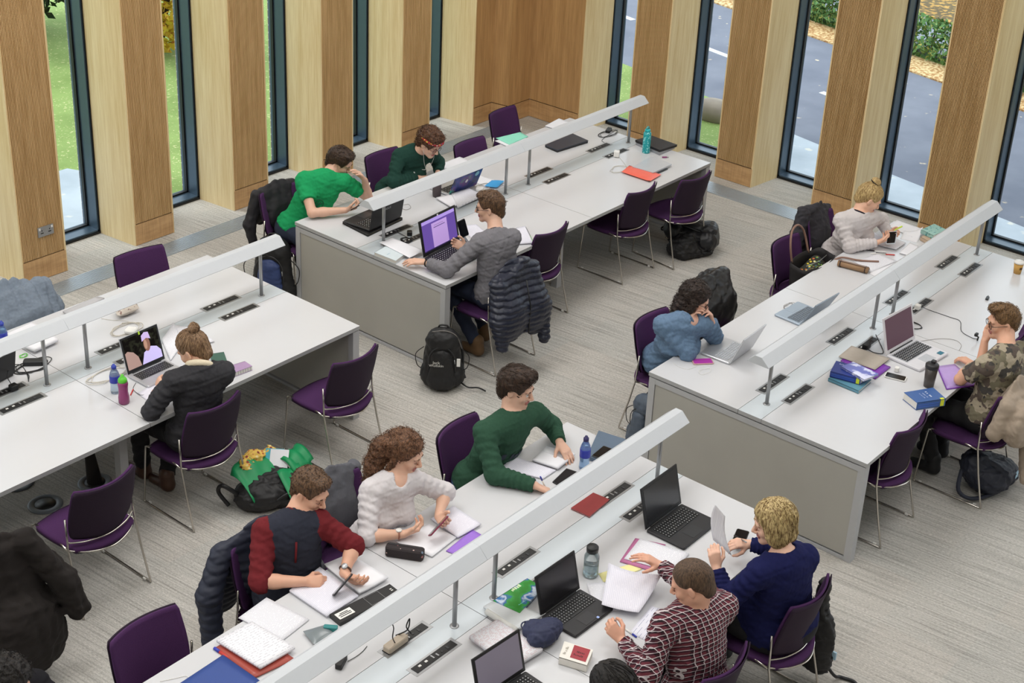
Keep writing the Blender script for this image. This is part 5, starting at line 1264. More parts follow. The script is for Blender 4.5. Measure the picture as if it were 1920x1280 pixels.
t,M0,w,d,lh,lo=laptop('black laptop by the water flask, facing the man in plaid',(-1.606,-4.549),(-1.291,-4.556),104,BLKL,M_BLACKP,mat('black_deck','28272a',.5),.72,BLKL,leg='b8b8b8')
b=MB().mat(mat('blue_chip_sticker','9fb4e8',.5)); b.box((w*.12,-d*.95,.018),(.014,.014,.0006)); b.build('sticker',parent=t)
t,M0,w,d,lh,lo=laptop('black laptop at the bottom edge with a dim grey page on its screen',(-2.297,-4.730),(-1.976,-4.751),104,BLKL,M_BLACKP,None,.70,BLKL,emis('dim_grey_screen','6a6470',.5),lidh=.225)
# --- closed laptops
def closed(label,pts,z,th,m,rimm=None,name='closed_laptop'):
    c,a,L_=frame2(pts); t=thing(name,label,'laptop',(c.x,c.y,H+z+.001),a)
    b=MB().mat(rimm or m); slab(b,L_,0,th*.55,.01); b.build('base',parent=t); b=MB().mat(m); slab(b,L_,th*.62,th); b.build('lid',parent=t); b=MB().mat(M_BLACKP); slab(b,L_,th*.5,th*.65,.03); b.build('hinge_gap',parent=t); return t
closed('closed dark navy laptop behind the lamp post at the window-corner desk',((3.659,-0.337,0.770),(3.635,-0.500,0.770),(4.042,-0.545,0.770),(4.082,-0.331,0.770)),0,.026,mat('dark_navy_lid','353b48',.35),BLKL)
closed('grey laptop at the bottom of the pair behind the teal bottle',((4.330,-0.881,0.762),(4.267,-1.197,0.762),(4.522,-1.195,0.762),(4.547,-0.911,0.762)),0,.02,mat('grey_laptop_shell','a3a4aa',.4,.3))
closed('black laptop laid on a grey one behind the teal bottle',((4.338,-0.868,0.788),(4.289,-1.180,0.788),(4.525,-1.214,0.788),(4.547,-0.909,0.788)),.022,.022,mat('soft_black_lid','2a282b',.55))
closed('closed silver laptop lying on a dark keyboard beside the coral folder',((3.795,-1.229,0.775),(3.815,-1.441,0.775),(4.110,-1.439,0.775),(4.147,-1.203,0.775)),.014,.016,mat('light_silver_lid','cdd0d8',.35,.3))
sheet('dark keyboard under the closed silver laptop',((3.809,-1.234),(3.798,-1.451),(4.034,-1.449),(4.051,-1.215)),M_DGREY,.0,.012,cat='keyboard',name='keyboard')
# --- paper and folders on the window-corner desk
sheet('blank white sheet held by the man in grey',((1.031,-0.800,0.775),(1.166,-0.807,0.775),(1.173,-1.147,0.775),(0.994,-1.159,0.775)),M_PAPER,.034,.001)
book('thick white report under the hand of the man in grey',((0.884,-0.894,0.772),(1.018,-0.876,0.772),(1.051,-1.072,0.772),(0.890,-1.114,0.772)),.03,mat('white_blue_cover','cfd9de',.5),title=[('~12',.012,-.02,0,'8fb0c0')])
b=MB().mat(mat('dark_cover_square','4a4a50',.5)); b.box((0,0,.0005),(.02,.014,.001)); b.build('cover_mark',parent=bpy.data.objects[-1] if False else None,loc=(*(1.007,-1.046),H+.0325)) if False else None
sheet('notes beside the purple-screened laptop',((1.769,-0.978),(1.889,-1.050),(1.806,-1.246),(1.646,-1.218)),M_HAND)
sheet('open notebook to the right of the man in grey',((2.048,-1.338),(2.125,-1.369),(1.923,-1.617),(1.817,-1.542)),M_HAND,.0,.008,cat='notebook',name='notebook')
sheet('open book lying by the galaxy laptop, left page',((2.030,-0.482),(2.171,-0.523),(2.131,-0.690),(1.976,-0.711)),M_PAPER,.0,.012,cat='book',name='open_book')
sheet('stack of papers behind the head of the man in grey',((2.171,-0.523),(2.365,-0.548),(2.336,-0.730),(1.999,-0.749)),M_TEXT,.0,.016,cat='papers',name='paper_stack')
sheet('white sheet to the right of the galaxy laptop',((2.555,-0.417),(2.707,-0.376),(2.712,-0.567),(2.546,-0.607)),M_PAPER)
sheet('paper under the hands of the curly-haired reader',((2.190,-0.068),(2.362,-0.064),(2.553,-0.109),(2.268,-0.226)),M_TEXT)
sheet('white pad beyond the curly-haired reader',((2.595,0.025),(2.892,0.026),(2.886,-0.094),(2.569,-0.125)),M_PAPER,.0,.006)
sheet('white pad seen over the bar near the wooden corner',((4.086,0.005),(4.349,0.044),(4.335,-0.085),(4.093,-0.081)),M_PAPER,.0,.006)
sheet('mint green folder by the chair near the wooden corner',((3.481,0.102),(3.765,0.048),(3.732,-0.076),(3.444,-0.091)),mat('mint_card','8fdcc4',.6),.006,.006,cat='folder',name='folder')
sheet('white pad beneath the mint green folder',((3.431,0.072),(3.728,0.024),(3.695,-0.099),(3.405,-0.110)),M_PAPER,.0,.006)
def puffy(name,label,cat,pts,th,m,z=0,bul=.6):
    c,a,L_=frame2(pts); b=MB().mat(m)
    for s in (1,-1):
        def fn(u,v):
            p=[(1-u)*(1-v),u*(1-v),u*v,(1-u)*v]; x=sum(w*q[0] for w,q in zip(p,L_)); y=sum(w*q[1] for w,q in zip(p,L_)); k=(sin(pi*u)**.5)*(sin(pi*v)**.5 if 0<v<1 else 0) if 0<u<1 else 0
            return (x,y,th*(.5+.5*k) if s>0 else th*.5*(1-k))
        b.grid(13,13,fn)
    o=b.build(name,loc=(c.x,c.y,H+z+.001),rz=a); return tag(o,label,cat)
puffy('document_wallet','coral red plastic wallet near the front edge','wallet',((3.655,-1.211),(3.833,-1.169),(3.865,-1.497),(3.654,-1.518)),.028,mat('coral_plastic','ef6f5e',.4))
def usb():
    t=thing('memory_stick','small purple memory stick next to the silver laptop','memory stick',(*(4.254,-1.262),H+.001),RAD(-40)); b=MB().mat(mat('violet_plastic','8c4676',.5)); b.box((0,0,.006),(.045,.016,.011),r=.004); b.build('body',parent=t); b=MB().mat(M_STEEL); b.box((.03,0,.006),(.016,.011,.005)); b.build('plug',parent=t)
usb()
puffy('pouch','bright blue pouch beside the galaxy laptop','pouch',((2.523,-0.585),(2.670,-0.543),(2.741,-0.628),(2.575,-0.685)),.03,mat('bright_blue_nylon','3a9ad6',.6))
def lathed(name,label,cat,xy,parts,z=0):
    t=thing(name,label,cat,(xy[0],xy[1],H+z+.001))
    for pn,m,prof in parts: b=MB().mat(m); b.lathe((0,0,0),prof,24); b.build(pn,parent=t)
    return t
lathed('mug','tall dark grey cup under the lamp bar by the galaxy laptop','cup',(2.092,-0.431),[('body',mat('dark_umber_ceramic','453c40',.5),[(.001,0),(.034,0),(.037,.02),(.037,.135),(.034,.136),(.034,.01),(.001,.008)])])
def teal():
    m,nt,n,l,b=newmat('speckled_teal_plastic'); mp=mapping(n,l,(1,1,1)); t=noise(n,l,mp,70,1); r=ramp(n,l,t.outputs[0],[(.56,'109aa0'),(.62,'8fd8d8')]); l.new(r.outputs[0],b.inputs['Base Color']); b.inputs['Roughness'].default_value=.3
    t=lathed('water_bottle','tall speckled teal bottle with a carry loop','bottle',(4.240,-1.063),[('body',m,[(.001,0),(.034,0),(.036,.006),(.036,.19),(.030,.2),(.024,.204),(.001,.205)]),('lid',mat('teal_cap','1fb0b6',.35),[(.001,.205),(.026,.205),(.026,.222),(.018,.228),(.001,.228)])])
    b=MB().mat(MATS['teal_cap']); b.tube([(-.018,0,.224),(-.017,0,.242),(0,0,.252),(.017,0,.242),(.018,0,.224)],.005,8); b.build('carry_loop',parent=t)
teal()
def cube_charger(label,xy,rz=0.3,s=.036,m=None):
    t=thing('charger',label,'charger',(xy[0],xy[1],H+.006),rz); b=MB().mat(m or M_WPL); b.box((0,0,s/2),(s*1.1,s,s),r=.006); b.build('body',parent=t); b=MB().mat(M_WPL); b.cyl((s*.4,0,s*.4),(s*1.0,0,s*.3),.004); b.build('lead_plug',parent=t); return t
cube_charger('white cube charger plugged into the tray beside the teal bottle',(3.952,-0.939),.5,.05)
def cable(label,pts,m=None,r=.0022,n=8,name='cable',z=.003,group=None,amp=.002):
    rr=random.Random(len(pts)*7+int(abs(pts[0][0])*100)); P=[(p[0],p[1],(p[2] if len(p)>2 else H+z)+rr.uniform(0,amp)) for p in pts]
    b=MB().mat(m or M_BLACKP); b.tube(smoothpath(P,n),r,6); return tag(b.build(name),label,'cable',group)
def coil(label,xy,rx,ry,turns,m,r=.0022,seed=1,group=None,tail=None,rot=0):
    rr=random.Random(seed); P=[]
    for k in range(int(turns*9)):
        a=2*pi*k/9; j=rr.uniform(.72,1.15); x,y=rx*j*cos(a),ry*j*sin(a); P.append((xy[0]+x*cos(rot)-y*sin(rot),xy[1]+x*sin(rot)+y*cos(rot),H+.003+.0022*(k//9)+rr.uniform(0,.004)))
    if tail: P+=[(t[0],t[1],H+.004) for t in tail]
    b=MB().mat(m); b.tube(smoothpath(P,6),r,6); return tag(b.build('cable'),label,'cable',group)
WCAB=mat('off_white_cable','c9c3b8',.5); GCAB=mat('grey_cable','8b8680',.5)
coil('beige charging lead looped beside the coral wallet',(3.711,-1.141),.10,.06,2.2,WCAB,.0018,3,tail=[(3.919,-1.018),(3.978,-0.927)])
coil('tangle of black leads by the closed navy laptop',(4.367,-0.534),.12,.06,3.2,M_BLACKP,.0022,4,tail=[(4.214,-0.585),(4.157,-0.647)])
def brick_(name,label,xy,rz,size,m,z=.001,cat='charger'):
    t=thing(name,label,cat,(xy[0],xy[1],H+z),rz); b=MB().mat(m); b.box((0,0,size[2]/2),size,r=min(size[:2])*.22); b.build('body',parent=t); b=MB().mat(m); b.cyl((size[0]/2-.002,0,size[2]/2),(size[0]/2+.018,0,size[2]/2),.0045,.003); b.build('strain_relief',parent=t); return t
brick_('power_adapter','black adapter in the tangle of leads near the window',(4.430,-0.494),.4,(.10,.045,.028),M_BLACKP)
coil('black cables bunched behind the purple-screened laptop',(1.255,-0.877),.045,.045,4,M_BLACKP,.0028,5,tail=[(1.322,-0.715)])
brick_('power_adapter','small black plug in the tray behind the purple-screened laptop',(1.354,-0.818),.8,(.05,.04,.035),M_BLACKP)
coil('white charger cable between the galaxy laptop and the blue pouch',(2.513,-0.576),.10,.05,3,WCAB,.0018,6)
brick_('power_adapter','white adapter among the cables by the blue pouch',(2.448,-0.596),.4,(.06,.06,.026),M_WPL)
cable('thin loose lead ring behind the black laptop of the man in green',[(1.753,-0.372),(1.790,-0.392),(1.754,-0.450),(1.697,-0.456),(1.689,-0.403)],GCAB,.0015)
# phones
def phone(label,c,d,n,m=M_BLACKP,sc=mat('phone_glass','101216',.12),size=(.072,.145,.008)):
    """c centre, d long axis, n screen normal"""
    d=nrm(d); n=V(n)-d*(V(n)@d); n=nrm(n); x=np.cross(d,n); t=empty('phone',tuple(c)); t.matrix_world=Matrix(((x[0],d[0],n[0],c[0]),(x[1],d[1],n[1],c[1]),(x[2],d[2],n[2],c[2]),(0,0,0,1))); tag(t,label,'phone')
    b=MB().mat(m); b.box((0,0,0),size,r=.01); b.build('case',parent=t); b=MB().mat(sc); b.box((0,0,size[2]/2+.0004),(size[0]*.9,size[1]*.9,.0008),r=.006); b.build('screen',parent=t); return t
def hold(pr,k,fwd=.075,pn=.028): 
    E,Wp=pr['E'][k],pr['W'][k]; return Wp
phone('black phone held by the man in the green T-shirt',V((1.333,-0.267,0.835)),(.7,-.5,.45),(-.2,.5,.8))
phone('black phone raised in the right hand of the man in grey',V((1.488,-1.256,0.900)),(-.2,.2,1),(-.3,-.9,.1),M_BLACKP)
phone('grey phone propped against the purple-screened laptop',V((*(1.538,-1.240),H+.045)),(-.3,.45,.75),(.5,-.6,.4),M_DGREY,mat('grey_phone_face','5a5a60',.4))
phone('phone in a maroon case held by the long-haired woman',V((-1.469,-3.713,0.835)),(.75,-.1,.45),(-.3,.75,.6),mat('maroon_case','7c2440',.5))
phone('dark phone held by the man in the raglan top',V((-2.162,-3.683,0.815)),(.75,-.1,.5),(-.3,.75,.6),mat('charcoal_case','2c2b31',.5))
phone('slim phone held by the woman with the blonde bun',V((3.906,-3.707,0.845)),(.7,.3,.3),(-.3,.2,.9),mat('pale_case','b9bdc4',.4))
phone('black phone under the right hand of the woman in navy',V((-0.361,-4.957,0.790)),(.9,.3,.05),(0,0,1))
phone('white phone lying in front of the stacked blue books',V((*(2.001,-4.718),H+.006)),(.25,-.97,0),(0,0,1),M_WPL)
phone('dark phone lying on the slate laptop sleeve',V((*(-0.172,-3.866,0.775)[:2],H+.030)),(.95,.1,0),(0,0,1),M_DGREY)
phone('rose gold phone with earphones wrapped round it, beside the woman in denim',V((*(1.254,-3.650),H+.006)),(.75,-.65,0),(0,0,1),mat('rose_gold','c9a09a',.35),mat('magenta_cover','b03aa6',.4))
def pen(label,a,b_,m,cap_=None,z=.0055,r=.0045,z2=None,name='pen'):
    A=Vector((a[0],a[1],a[2] if len(a)>2 else H+z)); B=Vector((b_[0],b_[1],b_[2] if len(b_)>2 else H+z)); t=thing(name,label,'pen',A); d=B-A
    q=MB().mat(m); q.tube([(0,0,0),d*.03,d*.62],[r*.4,r,r],8); q.build('barrel',parent=t); q=MB().mat(cap_ or m); q.tube([d*.62,d*.97,d],[r*1.1,r*1.1,r*.5],8); q.build('cap',parent=t); return t
BLUEP=mat('blue_ink_plastic','2d3aa8',.4); REDP=mat('red_plastic','c8352e',.4)
pen('white pen in the hand of the curly-haired reader',(2.205,-0.110,0.770),(2.175,-0.086,0.840),M_WPL)
pen('pen lying at the edge of the notebook right of the man in grey',(2.117,-1.376),(1.936,-1.602),M_BLACKP,mat('green_cap','6aa84a',.5),z=.012)
# ---------------- left desk
def bottle(label,xy,tint,capm,hh=.20,r=.031,lab=None,z=0):
    pl=mat('clear_plastic_'+tint,tint,.1,trans=.75,var=0); t=thing('water_bottle',label,'bottle',(xy[0],xy[1],H+z+.001))
    b=MB().mat(pl); b.lathe((0,0,0),[(.001,0),(r*.9,0),(r,.01),(r*.92,hh*.25),(r,hh*.38),(r,hh*.62),(r*.85,hh*.72),(r*.45,hh*.84),(r*.42,hh*.86),(.001,hh*.862)],22); b.build('body',parent=t)
    b=MB().mat(lab or BLUEP); b.lathe((0,0,0),[(r*1.02,hh*.38),(r*1.03,hh*.40),(r*1.03,hh*.60),(r*1.02,hh*.62)],22); b.build('label',parent=t)
    b=MB().mat(capm); b.lathe((0,0,0),[(.001,hh*.855),(r*.52,hh*.855),(r*.52,hh*.94),(r*.30,hh*.95),(r*.26,hh),(.001,hh)],16); b.build('cap',parent=t); return t
bottle('small clear water bottle with a blue cap behind the pink bottle',(-1.706,-1.178),'c9dcec',mat('royal_blue_cap','2b3fa6',.4))
bottle('clear blue water bottle standing at the left edge of the desk',(-1.871,-0.212),'8fb8e0',mat('royal_blue_cap','2b3fa6',.4),.21)
bottle('blue-tinted sports water bottle in front of the man in the sweatshirt',(-0.347,-3.861),'a9cdf4',mat('navy_cap','2a2458',.4),.225,.032)
def shaker_pink():
    t=lathed('sports_bottle','translucent raspberry drinks bottle with a lime green top','bottle',(-1.749,-1.322),[('body',mat('raspberry_plastic','a0437c',.25,trans=.25),[(.001,0),(.030,0),(.034,.008),(.034,.045),(.029,.075),(.030,.11),(.033,.135),(.030,.150),(.027,.153),(.001,.153)]),('lid',mat('lime_green_plastic','5ec836',.35),[(.001,.150),(.029,.150),(.028,.168),(.018,.182),(.009,.186),(.009,.200),(.001,.202)])])
shaker_pink()
sheet('open notebook page under the sleeve of the woman in the black jacket',((-1.624,-1.290),(-1.463,-1.264),(-1.487,-1.497),(-1.657,-1.555)),M_HAND)
sheet('left page of the large open book behind the film laptop',((-1.080,-0.835),(-0.928,-0.772),(-0.979,-0.960),(-1.222,-1.110)),M_TEXT,.0,.006,(0,.05,.0,.0),cat='book',name='open_book')
sheet('right page of the large open book behind the film laptop',((-0.932,-0.790),(-0.812,-0.867),(-0.859,-1.114),(-1.043,-1.023)),M_TEXT,.0,.008,(.03,.01,0,0),cat='book',name='open_book')
book('small dark green book by the elbow of the woman in the black jacket',((-0.994,-1.232,0.755),(-0.912,-1.274,0.755),(-1.012,-1.441,0.755),(-1.099,-1.391,0.755)),.014,mat('dark_green_cloth','3c5f52',.6))
book('lilac and pink paperback near the front edge of the left desk',((-1.069,-1.463,0.775),(-0.920,-1.493,0.775),(-0.929,-1.576,0.775),(-1.105,-1.556,0.775)),.032,mat('lilac_pink_cover','a88bb0',.5))
pen('short red pen beside the film laptop',(-1.670,-1.281),(-1.614,-1.234),REDP,r=.004)
cable('thin blue and black lead curling from the film laptop',[(-1.549,-1.176),(-1.610,-1.229),(-1.627,-1.316),(-1.608,-1.335)],M_BLACKP,.0016)
coil('pale power lead coiled at the foot of the lamp post',(-1.623,-0.972),.14,.075,3.1,WCAB,.0026,11)
coil('pale cable coiled round the white adapter behind the film laptop',(-1.148,-0.550),.12,.08,3.4,WCAB,.0024,12)
brick_('power_adapter','square white adapter sitting in its coiled lead',(-1.161,-0.613),.5,(.075,.075,.026),M_WPL,.010)
cable('thin pale lead running back under the lamp bar',[(-1.174,-0.301),(-1.138,-0.371),(-1.087,-0.434),(-1.061,-0.505)],WCAB,.0015)
puffy('pencil_case','cream marbled pencil case under the lamp bar','pencil case',((-1.072,-0.313),(-1.112,-0.408),(-0.938,-0.414),(-0.891,-0.311)),.075,speckle('cream_marble_print','d5ccc2','8a6a62',45,.62,'c9c0b8'))
sheet('white ring binder lying near the black adapter',((-1.794,-0.290),(-1.570,-0.296),(-1.584,-0.399),(-1.774,-0.415)),M_PAPER,.0,.02,cat='binder',name='binder')
coil('black power lead tangled round its adapter at the left',(-1.877,-0.544),.13,.07,3.6,M_BLACKP,.003,13,tail=[(-1.955,-0.602),(-1.989,-0.665)])
brick_('power_adapter','long black adapter at the left end of the desk',(-1.852,-0.519),-.75,(.13,.055,.034),M_BLACKP)
cable('black flex arching from the tray plug to the laptop at the left edge',[(*(-2.123,-0.681),H+.03),(-2.108,-0.621,0.800),(-2.029,-0.535,0.800),(-1.953,-0.522,0.780),(-1.952,-0.586),(-2.005,-0.688)],M_BLACKP,.003)
brick_('mains_plug','black mains plug seated in the power tray at the left edge',(-2.129,-0.713),0,(.05,.045,.04),M_BLACKP,.004)
coil('twist of lime green cord by the black adapter',(-1.838,-0.380),.03,.02,2,mat('lime_green_plastic','5ec836',.35),.002,14)
sheet('white sheets seen over the lamp bar at the left',((-1.754,-0.045),(-1.536,-0.025),(-1.518,-0.110),(-1.766,-0.161)),M_PAPER,.0,.005)
sheet('grey tablet case lying behind the lamp bar joint',((-1.308,-0.052),(-1.010,-0.027),(-0.988,-0.084),(-1.311,-0.117)),mat('pale_grey_case','b5b3b6',.5),.0,.01,cat='tablet',name='tablet')
# ---------------- right desk
sheet('typed sheets fanned in front of the woman with the bun',((3.486,-3.604),(3.764,-3.683),(3.740,-3.855),(3.396,-3.800)),M_TEXT)
sheet('single sheet half under the lamp bar at the right desk',((3.375,-3.793),(3.715,-3.858),(3.685,-3.938),(3.336,-3.914)),M_PAPER,.0)
sheet('open notebook under the hands of the woman with the bun',((3.891,-3.608),(4.111,-3.649),(4.096,-3.752),(3.922,-3.754)),M_TEXT,.0,.008,cat='notebook',name='notebook')
sheet('ruled page to the left of her hands at the far desk',((3.937,-3.450),(4.127,-3.457),(4.059,-3.599),(3.872,-3.590)),M_HAND,.0)
sheet('white pad at the back corner of the right desk',((4.320,-3.480),(4.491,-3.477),(4.477,-3.709),(4.254,-3.731)),M_PAPER,.0,.004)
sheet('curled white sheet standing up beside the book stack',((4.163,-3.671),(4.197,-3.807),(4.374,-3.759),(4.303,-3.630)),M_PAPER,.0,.001,(0,0,.07,.02))
sheet('small white card with a pen at the far desk',((3.884,-3.801),(4.132,-3.772),(4.114,-3.857),(3.893,-3.881)),M_PAPER,.0,.006)
book('beige book at the bottom of the pair by the window',((4.253,-3.802,0.775),(4.208,-3.918,0.775),(4.410,-3.926,0.775),(4.427,-3.823,0.775)),.03,mat('beige_card_cover','c0a890',.6))
book('pale teal book on top of the pair by the window',((4.320,-3.768,0.810),(4.283,-3.895,0.810),(4.477,-3.921,0.810),(4.516,-3.793,0.810)),.032,speckle('teal_marbled_cover','9fc4bc','4d8a8c',40,.6,'c0d0cc'),z=.032)
pen('yellow highlighter stuck up beyond her phone',(4.168,-3.585,0.780),(4.245,-3.636,0.820),mat('highlighter_yellow','d8f04a',.5),r=.006,name='highlighter')
pen('black pen beside the notebook of the woman with the bun',(3.827,-3.717),(3.752,-3.586),M_WPL,M_BLACKP)
pen('red and blue pen on the far desk',(3.714,-3.634),(3.830,-3.791),M_WPL,REDP)
pen('black pen next to the red one on the far desk',(3.755,-3.660),(3.799,-3.732),M_DGREY)
def pencil_roll():
    a=-1.388; t=thing('pencil_case','brown canvas and leather pencil roll next to the tote bag','pencil case',(*(3.360,-3.671),H+.001),a)
    b=MB().mat(mat('tan_canvas','9a7a5c',.8)); b.cyl((-.12,-.02,.026),(.12,-.02,.026),.025,seg=16); b.build('canvas_roll',parent=t); b=MB().mat(mat('taupe_leather','8a7468',.6)); b.grid(8,8,lambda u,v:(-.115+.23*u,-.035+.09*v,.052-.05*v*v+.004),.003); b.build('flap',parent=t)
    for x in (-.1,.1): b=MB().mat(mat('dark_brown_strap','3c2c26',.6)); b.tube([(x,-.02+.027*cos(k*pi/8),.026+.027*sin(k*pi/8)) for k in range(16)],.004,6,closed=True); b.build('strap',parent=t)
pencil_roll()
def cup():
    t=lathed('takeaway_cup','kraft paper takeaway coffee cup with a white lid','cup',(4.232,-4.644),[('body',mat('kraft_paper','c79a52',.7),[(.001,0),(.028,0),(.038,.09),(.001,.09)]),('lid',M_WPL,[(.001,.09),(.041,.088),(.041,.097),(.034,.104),(.001,.104)])])
    b=MB().mat(mat('dark_brown_ink','5c3c1e',.7)); 
    for k in range(3): a=-2.3+.25*k; b.box((.0345*cos(a),.0345*sin(a),.05),(.002,.008,.02),rz=a)
    b.build('printed_mark',parent=t)
cup()
coil('white earphones tangled on the pale blue laptop',(2.421,-3.647),.06,.03,2.6,GCAB,.0013,21)
coil('thin white earphone lead beside the rose gold phone',(1.155,-3.736),.05,.03,1.6,M_WPL,.0011,22)
cable('thin white lead looping from the rose gold phone',[(1.187,-3.655),(1.098,-3.637),(1.083,-3.569),(1.107,-3.509)],M_WPL,.0011)
coil('black cable looped beside the white laptop',(2.792,-4.464),.05,.06,2.2,M_BLACKP,.0024,23,tail=[(2.850,-4.380)])
cable('black flex from the tray plug across the right desk',[(*(3.074,-4.364),H+.03),(3.115,-4.443),(3.118,-4.590),(3.109,-4.678),(2.966,-4.756),(2.924,-4.853),(2.936,-4.888)],M_BLACKP,.0022)
brick_('mains_plug','white mains plug in the tray at the right desk',(3.068,-4.358),.0,(.045,.04,.035),M_WPL,.004)
cable('thin grey lead trailing from the white laptop',[(2.594,-4.598),(2.737,-4.686),(2.804,-4.777),(2.761,-4.846),(2.674,-4.869)],GCAB,.0014)
cable('black laptop lead curling from the tray by the beige folder',[(2.231,-4.385),(2.218,-4.449),(2.261,-4.493),(2.399,-4.388),(2.472,-4.326)],M_BLACKP,.003)
brick_('mains_plug','black mains plug in the tray behind the beige folder',(2.240,-4.372),0,(.06,.045,.035),M_BLACKP,.004)
sheet('beige card folder behind the stacked blue books',((1.967,-4.302),(2.171,-4.291),(2.194,-4.576),(1.975,-4.576)),mat('beige_card','b5aba0',.7),.006,.006,cat='folder',name='folder')
sheet('purple plastic folder sticking out under the beige one',((1.936,-4.335),(2.111,-4.340),(2.101,-4.631),(1.876,-4.631)),mat('violet_plastic_film','7a2fa8',.3),.0,.005,cat='folder',name='folder')
PB=mat('library_blue_cover','2c3f8e',.4)
book('silver and turquoise book at the bottom of the stack on the right desk',((1.631,-4.406,0.765),(1.621,-4.638,0.765),(1.819,-4.629,0.765),(1.826,-4.408,0.765)),.022,mat('silver_teal_cover','5f93a8',.4),sticker=None)
book('thick dark blue textbook with a yellow label, middle of the stack',((1.650,-4.404,0.810),(1.697,-4.606,0.810),(1.866,-4.605,0.810),(1.811,-4.360,0.810)),.042,PB,z=.024,title=[('~7',.018,-.06,.05,'c9cfee')],sticker=(.86,.97))
book('lilac hardback angled across the top of the book stack',((1.736,-4.435,0.828),(1.682,-4.635,0.828),(1.825,-4.671,0.828),(1.856,-4.463,0.828)),.014,speckle('lilac_cloud_cover','7f86c4','e2e4f6',14,.55,'b8bce0'),z=.067)
book('thick blue textbook with white lettering at the desk edge',((1.763,-4.890,0.800),(1.697,-5.018,0.800),(1.883,-5.132,0.800),(1.961,-5.004,0.800)),.055,mat('denim_blue_cover','3b5f9c',.45),spine=1,title=[('~9',.024,.0,.03,'dfe4f2'),('~14',.012,.0,.0,'b9c4e4'),('~16',.012,0,-.024,'b9c4e4')],sticker=(.82,.95))
def shaker():
    t=lathed('shaker_bottle','smoky brown shaker bottle standing by the white laptop','bottle',(2.053,-4.935),[('body',mat('smoky_plastic','4a4340',.3,trans=.15),[(.001,0),(.034,0),(.042,.145),(.001,.145)]),('lid',mat('black_shaker_lid','26262a',.45),[(.001,.143),(.045,.143),(.045,.165),(.038,.172),(.001,.174)])])
    b=MB().mat(MATS['black_shaker_lid']); b.box((.015,0,.182),(.03,.03,.018),r=.006); b.build('spout_cap',parent=t)
shaker()
sheet('translucent purple folder under the elbow of the man in camouflage',((2.347,-4.862),(2.461,-4.935),(2.302,-5.171),(2.100,-5.045)),mat('purple_film_papers','b79ad8',.25),.0,.004,cat='folder',name='folder')
b=MB().mat(mat('violet_plastic_film','7a2fa8',.3)); q_=[(2.345,-4.859),(2.093,-5.048),(2.295,-5.174)]; b.tube([(*p,H+.006) for p in q_],.005,6); tag(b.build('folder_spine'),'dark violet rim along the translucent purple folder','folder')
cube_charger('small white plug with metal pins near the white laptop',(2.082,-4.685),.3,.03)
def dongle():
    t=thing('cable_end','short black cable end lying on the right desk by the window','cable end',(*(3.612,-4.668),H+.001),.2); b=MB().mat(M_DGREY); b.box((0,0,.008),(.05,.022,.015),r=.005); b.build('body',parent=t); b=MB().mat(M_BLACKP); b.cyl((.024,0,.008),(.05,.004,.006),.004); b.build('lead',parent=t)
dongle()
t=thing('cable_clip','black clip-on camera at the end of the lead by the man in camouflage','camera',(*(2.905,-4.902),H+.001),0); b=MB().mat(M_BLACKP); b.tube([(0,0,.004),(.01,0,.03),(-.01,.01,.045)],.006,8); b.build('stand',parent=t); b=MB().mat(M_BLACKP); b.box((-.012,.01,.055),(.035,.02,.02),r=.005); b.build('head',parent=t)
# ---------------- foreground desk
sheet('open exercise book under the hands of the man in the raglan top, left page',((-2.330,-3.467),(-2.088,-3.437),(-2.120,-3.756),(-2.341,-3.756)),M_HAND,.0,.010,cat='notebook',name='exercise_book')
sheet('open exercise book under the hands of the man in the raglan top, right page',((-2.060,-3.440),(-1.903,-3.472),(-1.915,-3.769),(-2.110,-3.754)),M_PAPER,.0,.012,(0,0,.008,.01),cat='notebook',name='exercise_book')
def tray_box():
    a=-0.130; c=(-2.142,-3.828); w=0.393; t=thing('keyboard_dock','long black device with a white label and a touch pad','device',(*c,H+.001),a)
    b=MB().mat(M_BLACKP); b.box((0,0,.011),(w*.98,.088,.022)); b.build('body',parent=t); b=MB().mat(M_WPL); b.box((-w*.33,.0,.0228),(w*.24,.05,.0012)); lb=b.build('label',parent=t)
    b=MB().mat(mat('ink_black','141414',.6)); 
    for i,(x,wd) in enumerate(((-.012,.07),(.0,.075),(.01,.05))): b.box((-w*.33,x,.0238),(wd,.005,.0006))
    b.build('label_print',parent=lb); b=MB().mat(M_STEEL); 
    for (x,y,sx,sy) in ((.06,.038,.09,.0012),(.06,-.038,.09,.0012),(.015,0,.0012,.076),(.105,0,.0012,.076)): b.box((x,y,.0228),(sx,sy,.001))
    b.build('pad_outline',parent=t); b=MB().mat(M_WPL); b.box((w*.43,-.005,.0228),(.012,.006,.001)); b.box((w*.43,.008,.0228),(.012,.006,.001)); b.build('marks',parent=t)
tray_box()
sheet('printed handouts lying behind the stapled stack',((-2.641,-3.433),(-2.438,-3.414),(-2.410,-3.700),(-2.607,-3.721)),M_TEXT,.0,.004,cat='papers',name='handout')
sheet('red plastic folder under the stapled stack of papers',((-2.873,-3.527),(-2.654,-3.540),(-2.664,-3.868),(-2.880,-3.829)),mat('brick_red_plastic','a84a3e',.35),.0,.006,cat='folder',name='folder')
sheet('stack of tabulated papers on top of the red folder',((-2.845,-3.510,0.765),(-2.634,-3.530,0.765),(-2.622,-3.827,0.765),(-2.838,-3.820,0.765)),M_GRID,.007,.014,(0,0,.0,.006),cat='papers',name='paper_stack')
sheet('royal blue plastic folder at the bottom edge of the frame',((-3.264,-3.610),(-2.880,-3.599),(-2.882,-3.877),(-3.179,-3.886)),mat('royal_blue_plastic','2f4a8e',.45),.0,.008,cat='folder',name='folder')
pen('blue capped marker poking from the red folder',(-2.870,-3.633),(-2.869,-3.519),REDP,BLUEP,r=.008,name='marker')
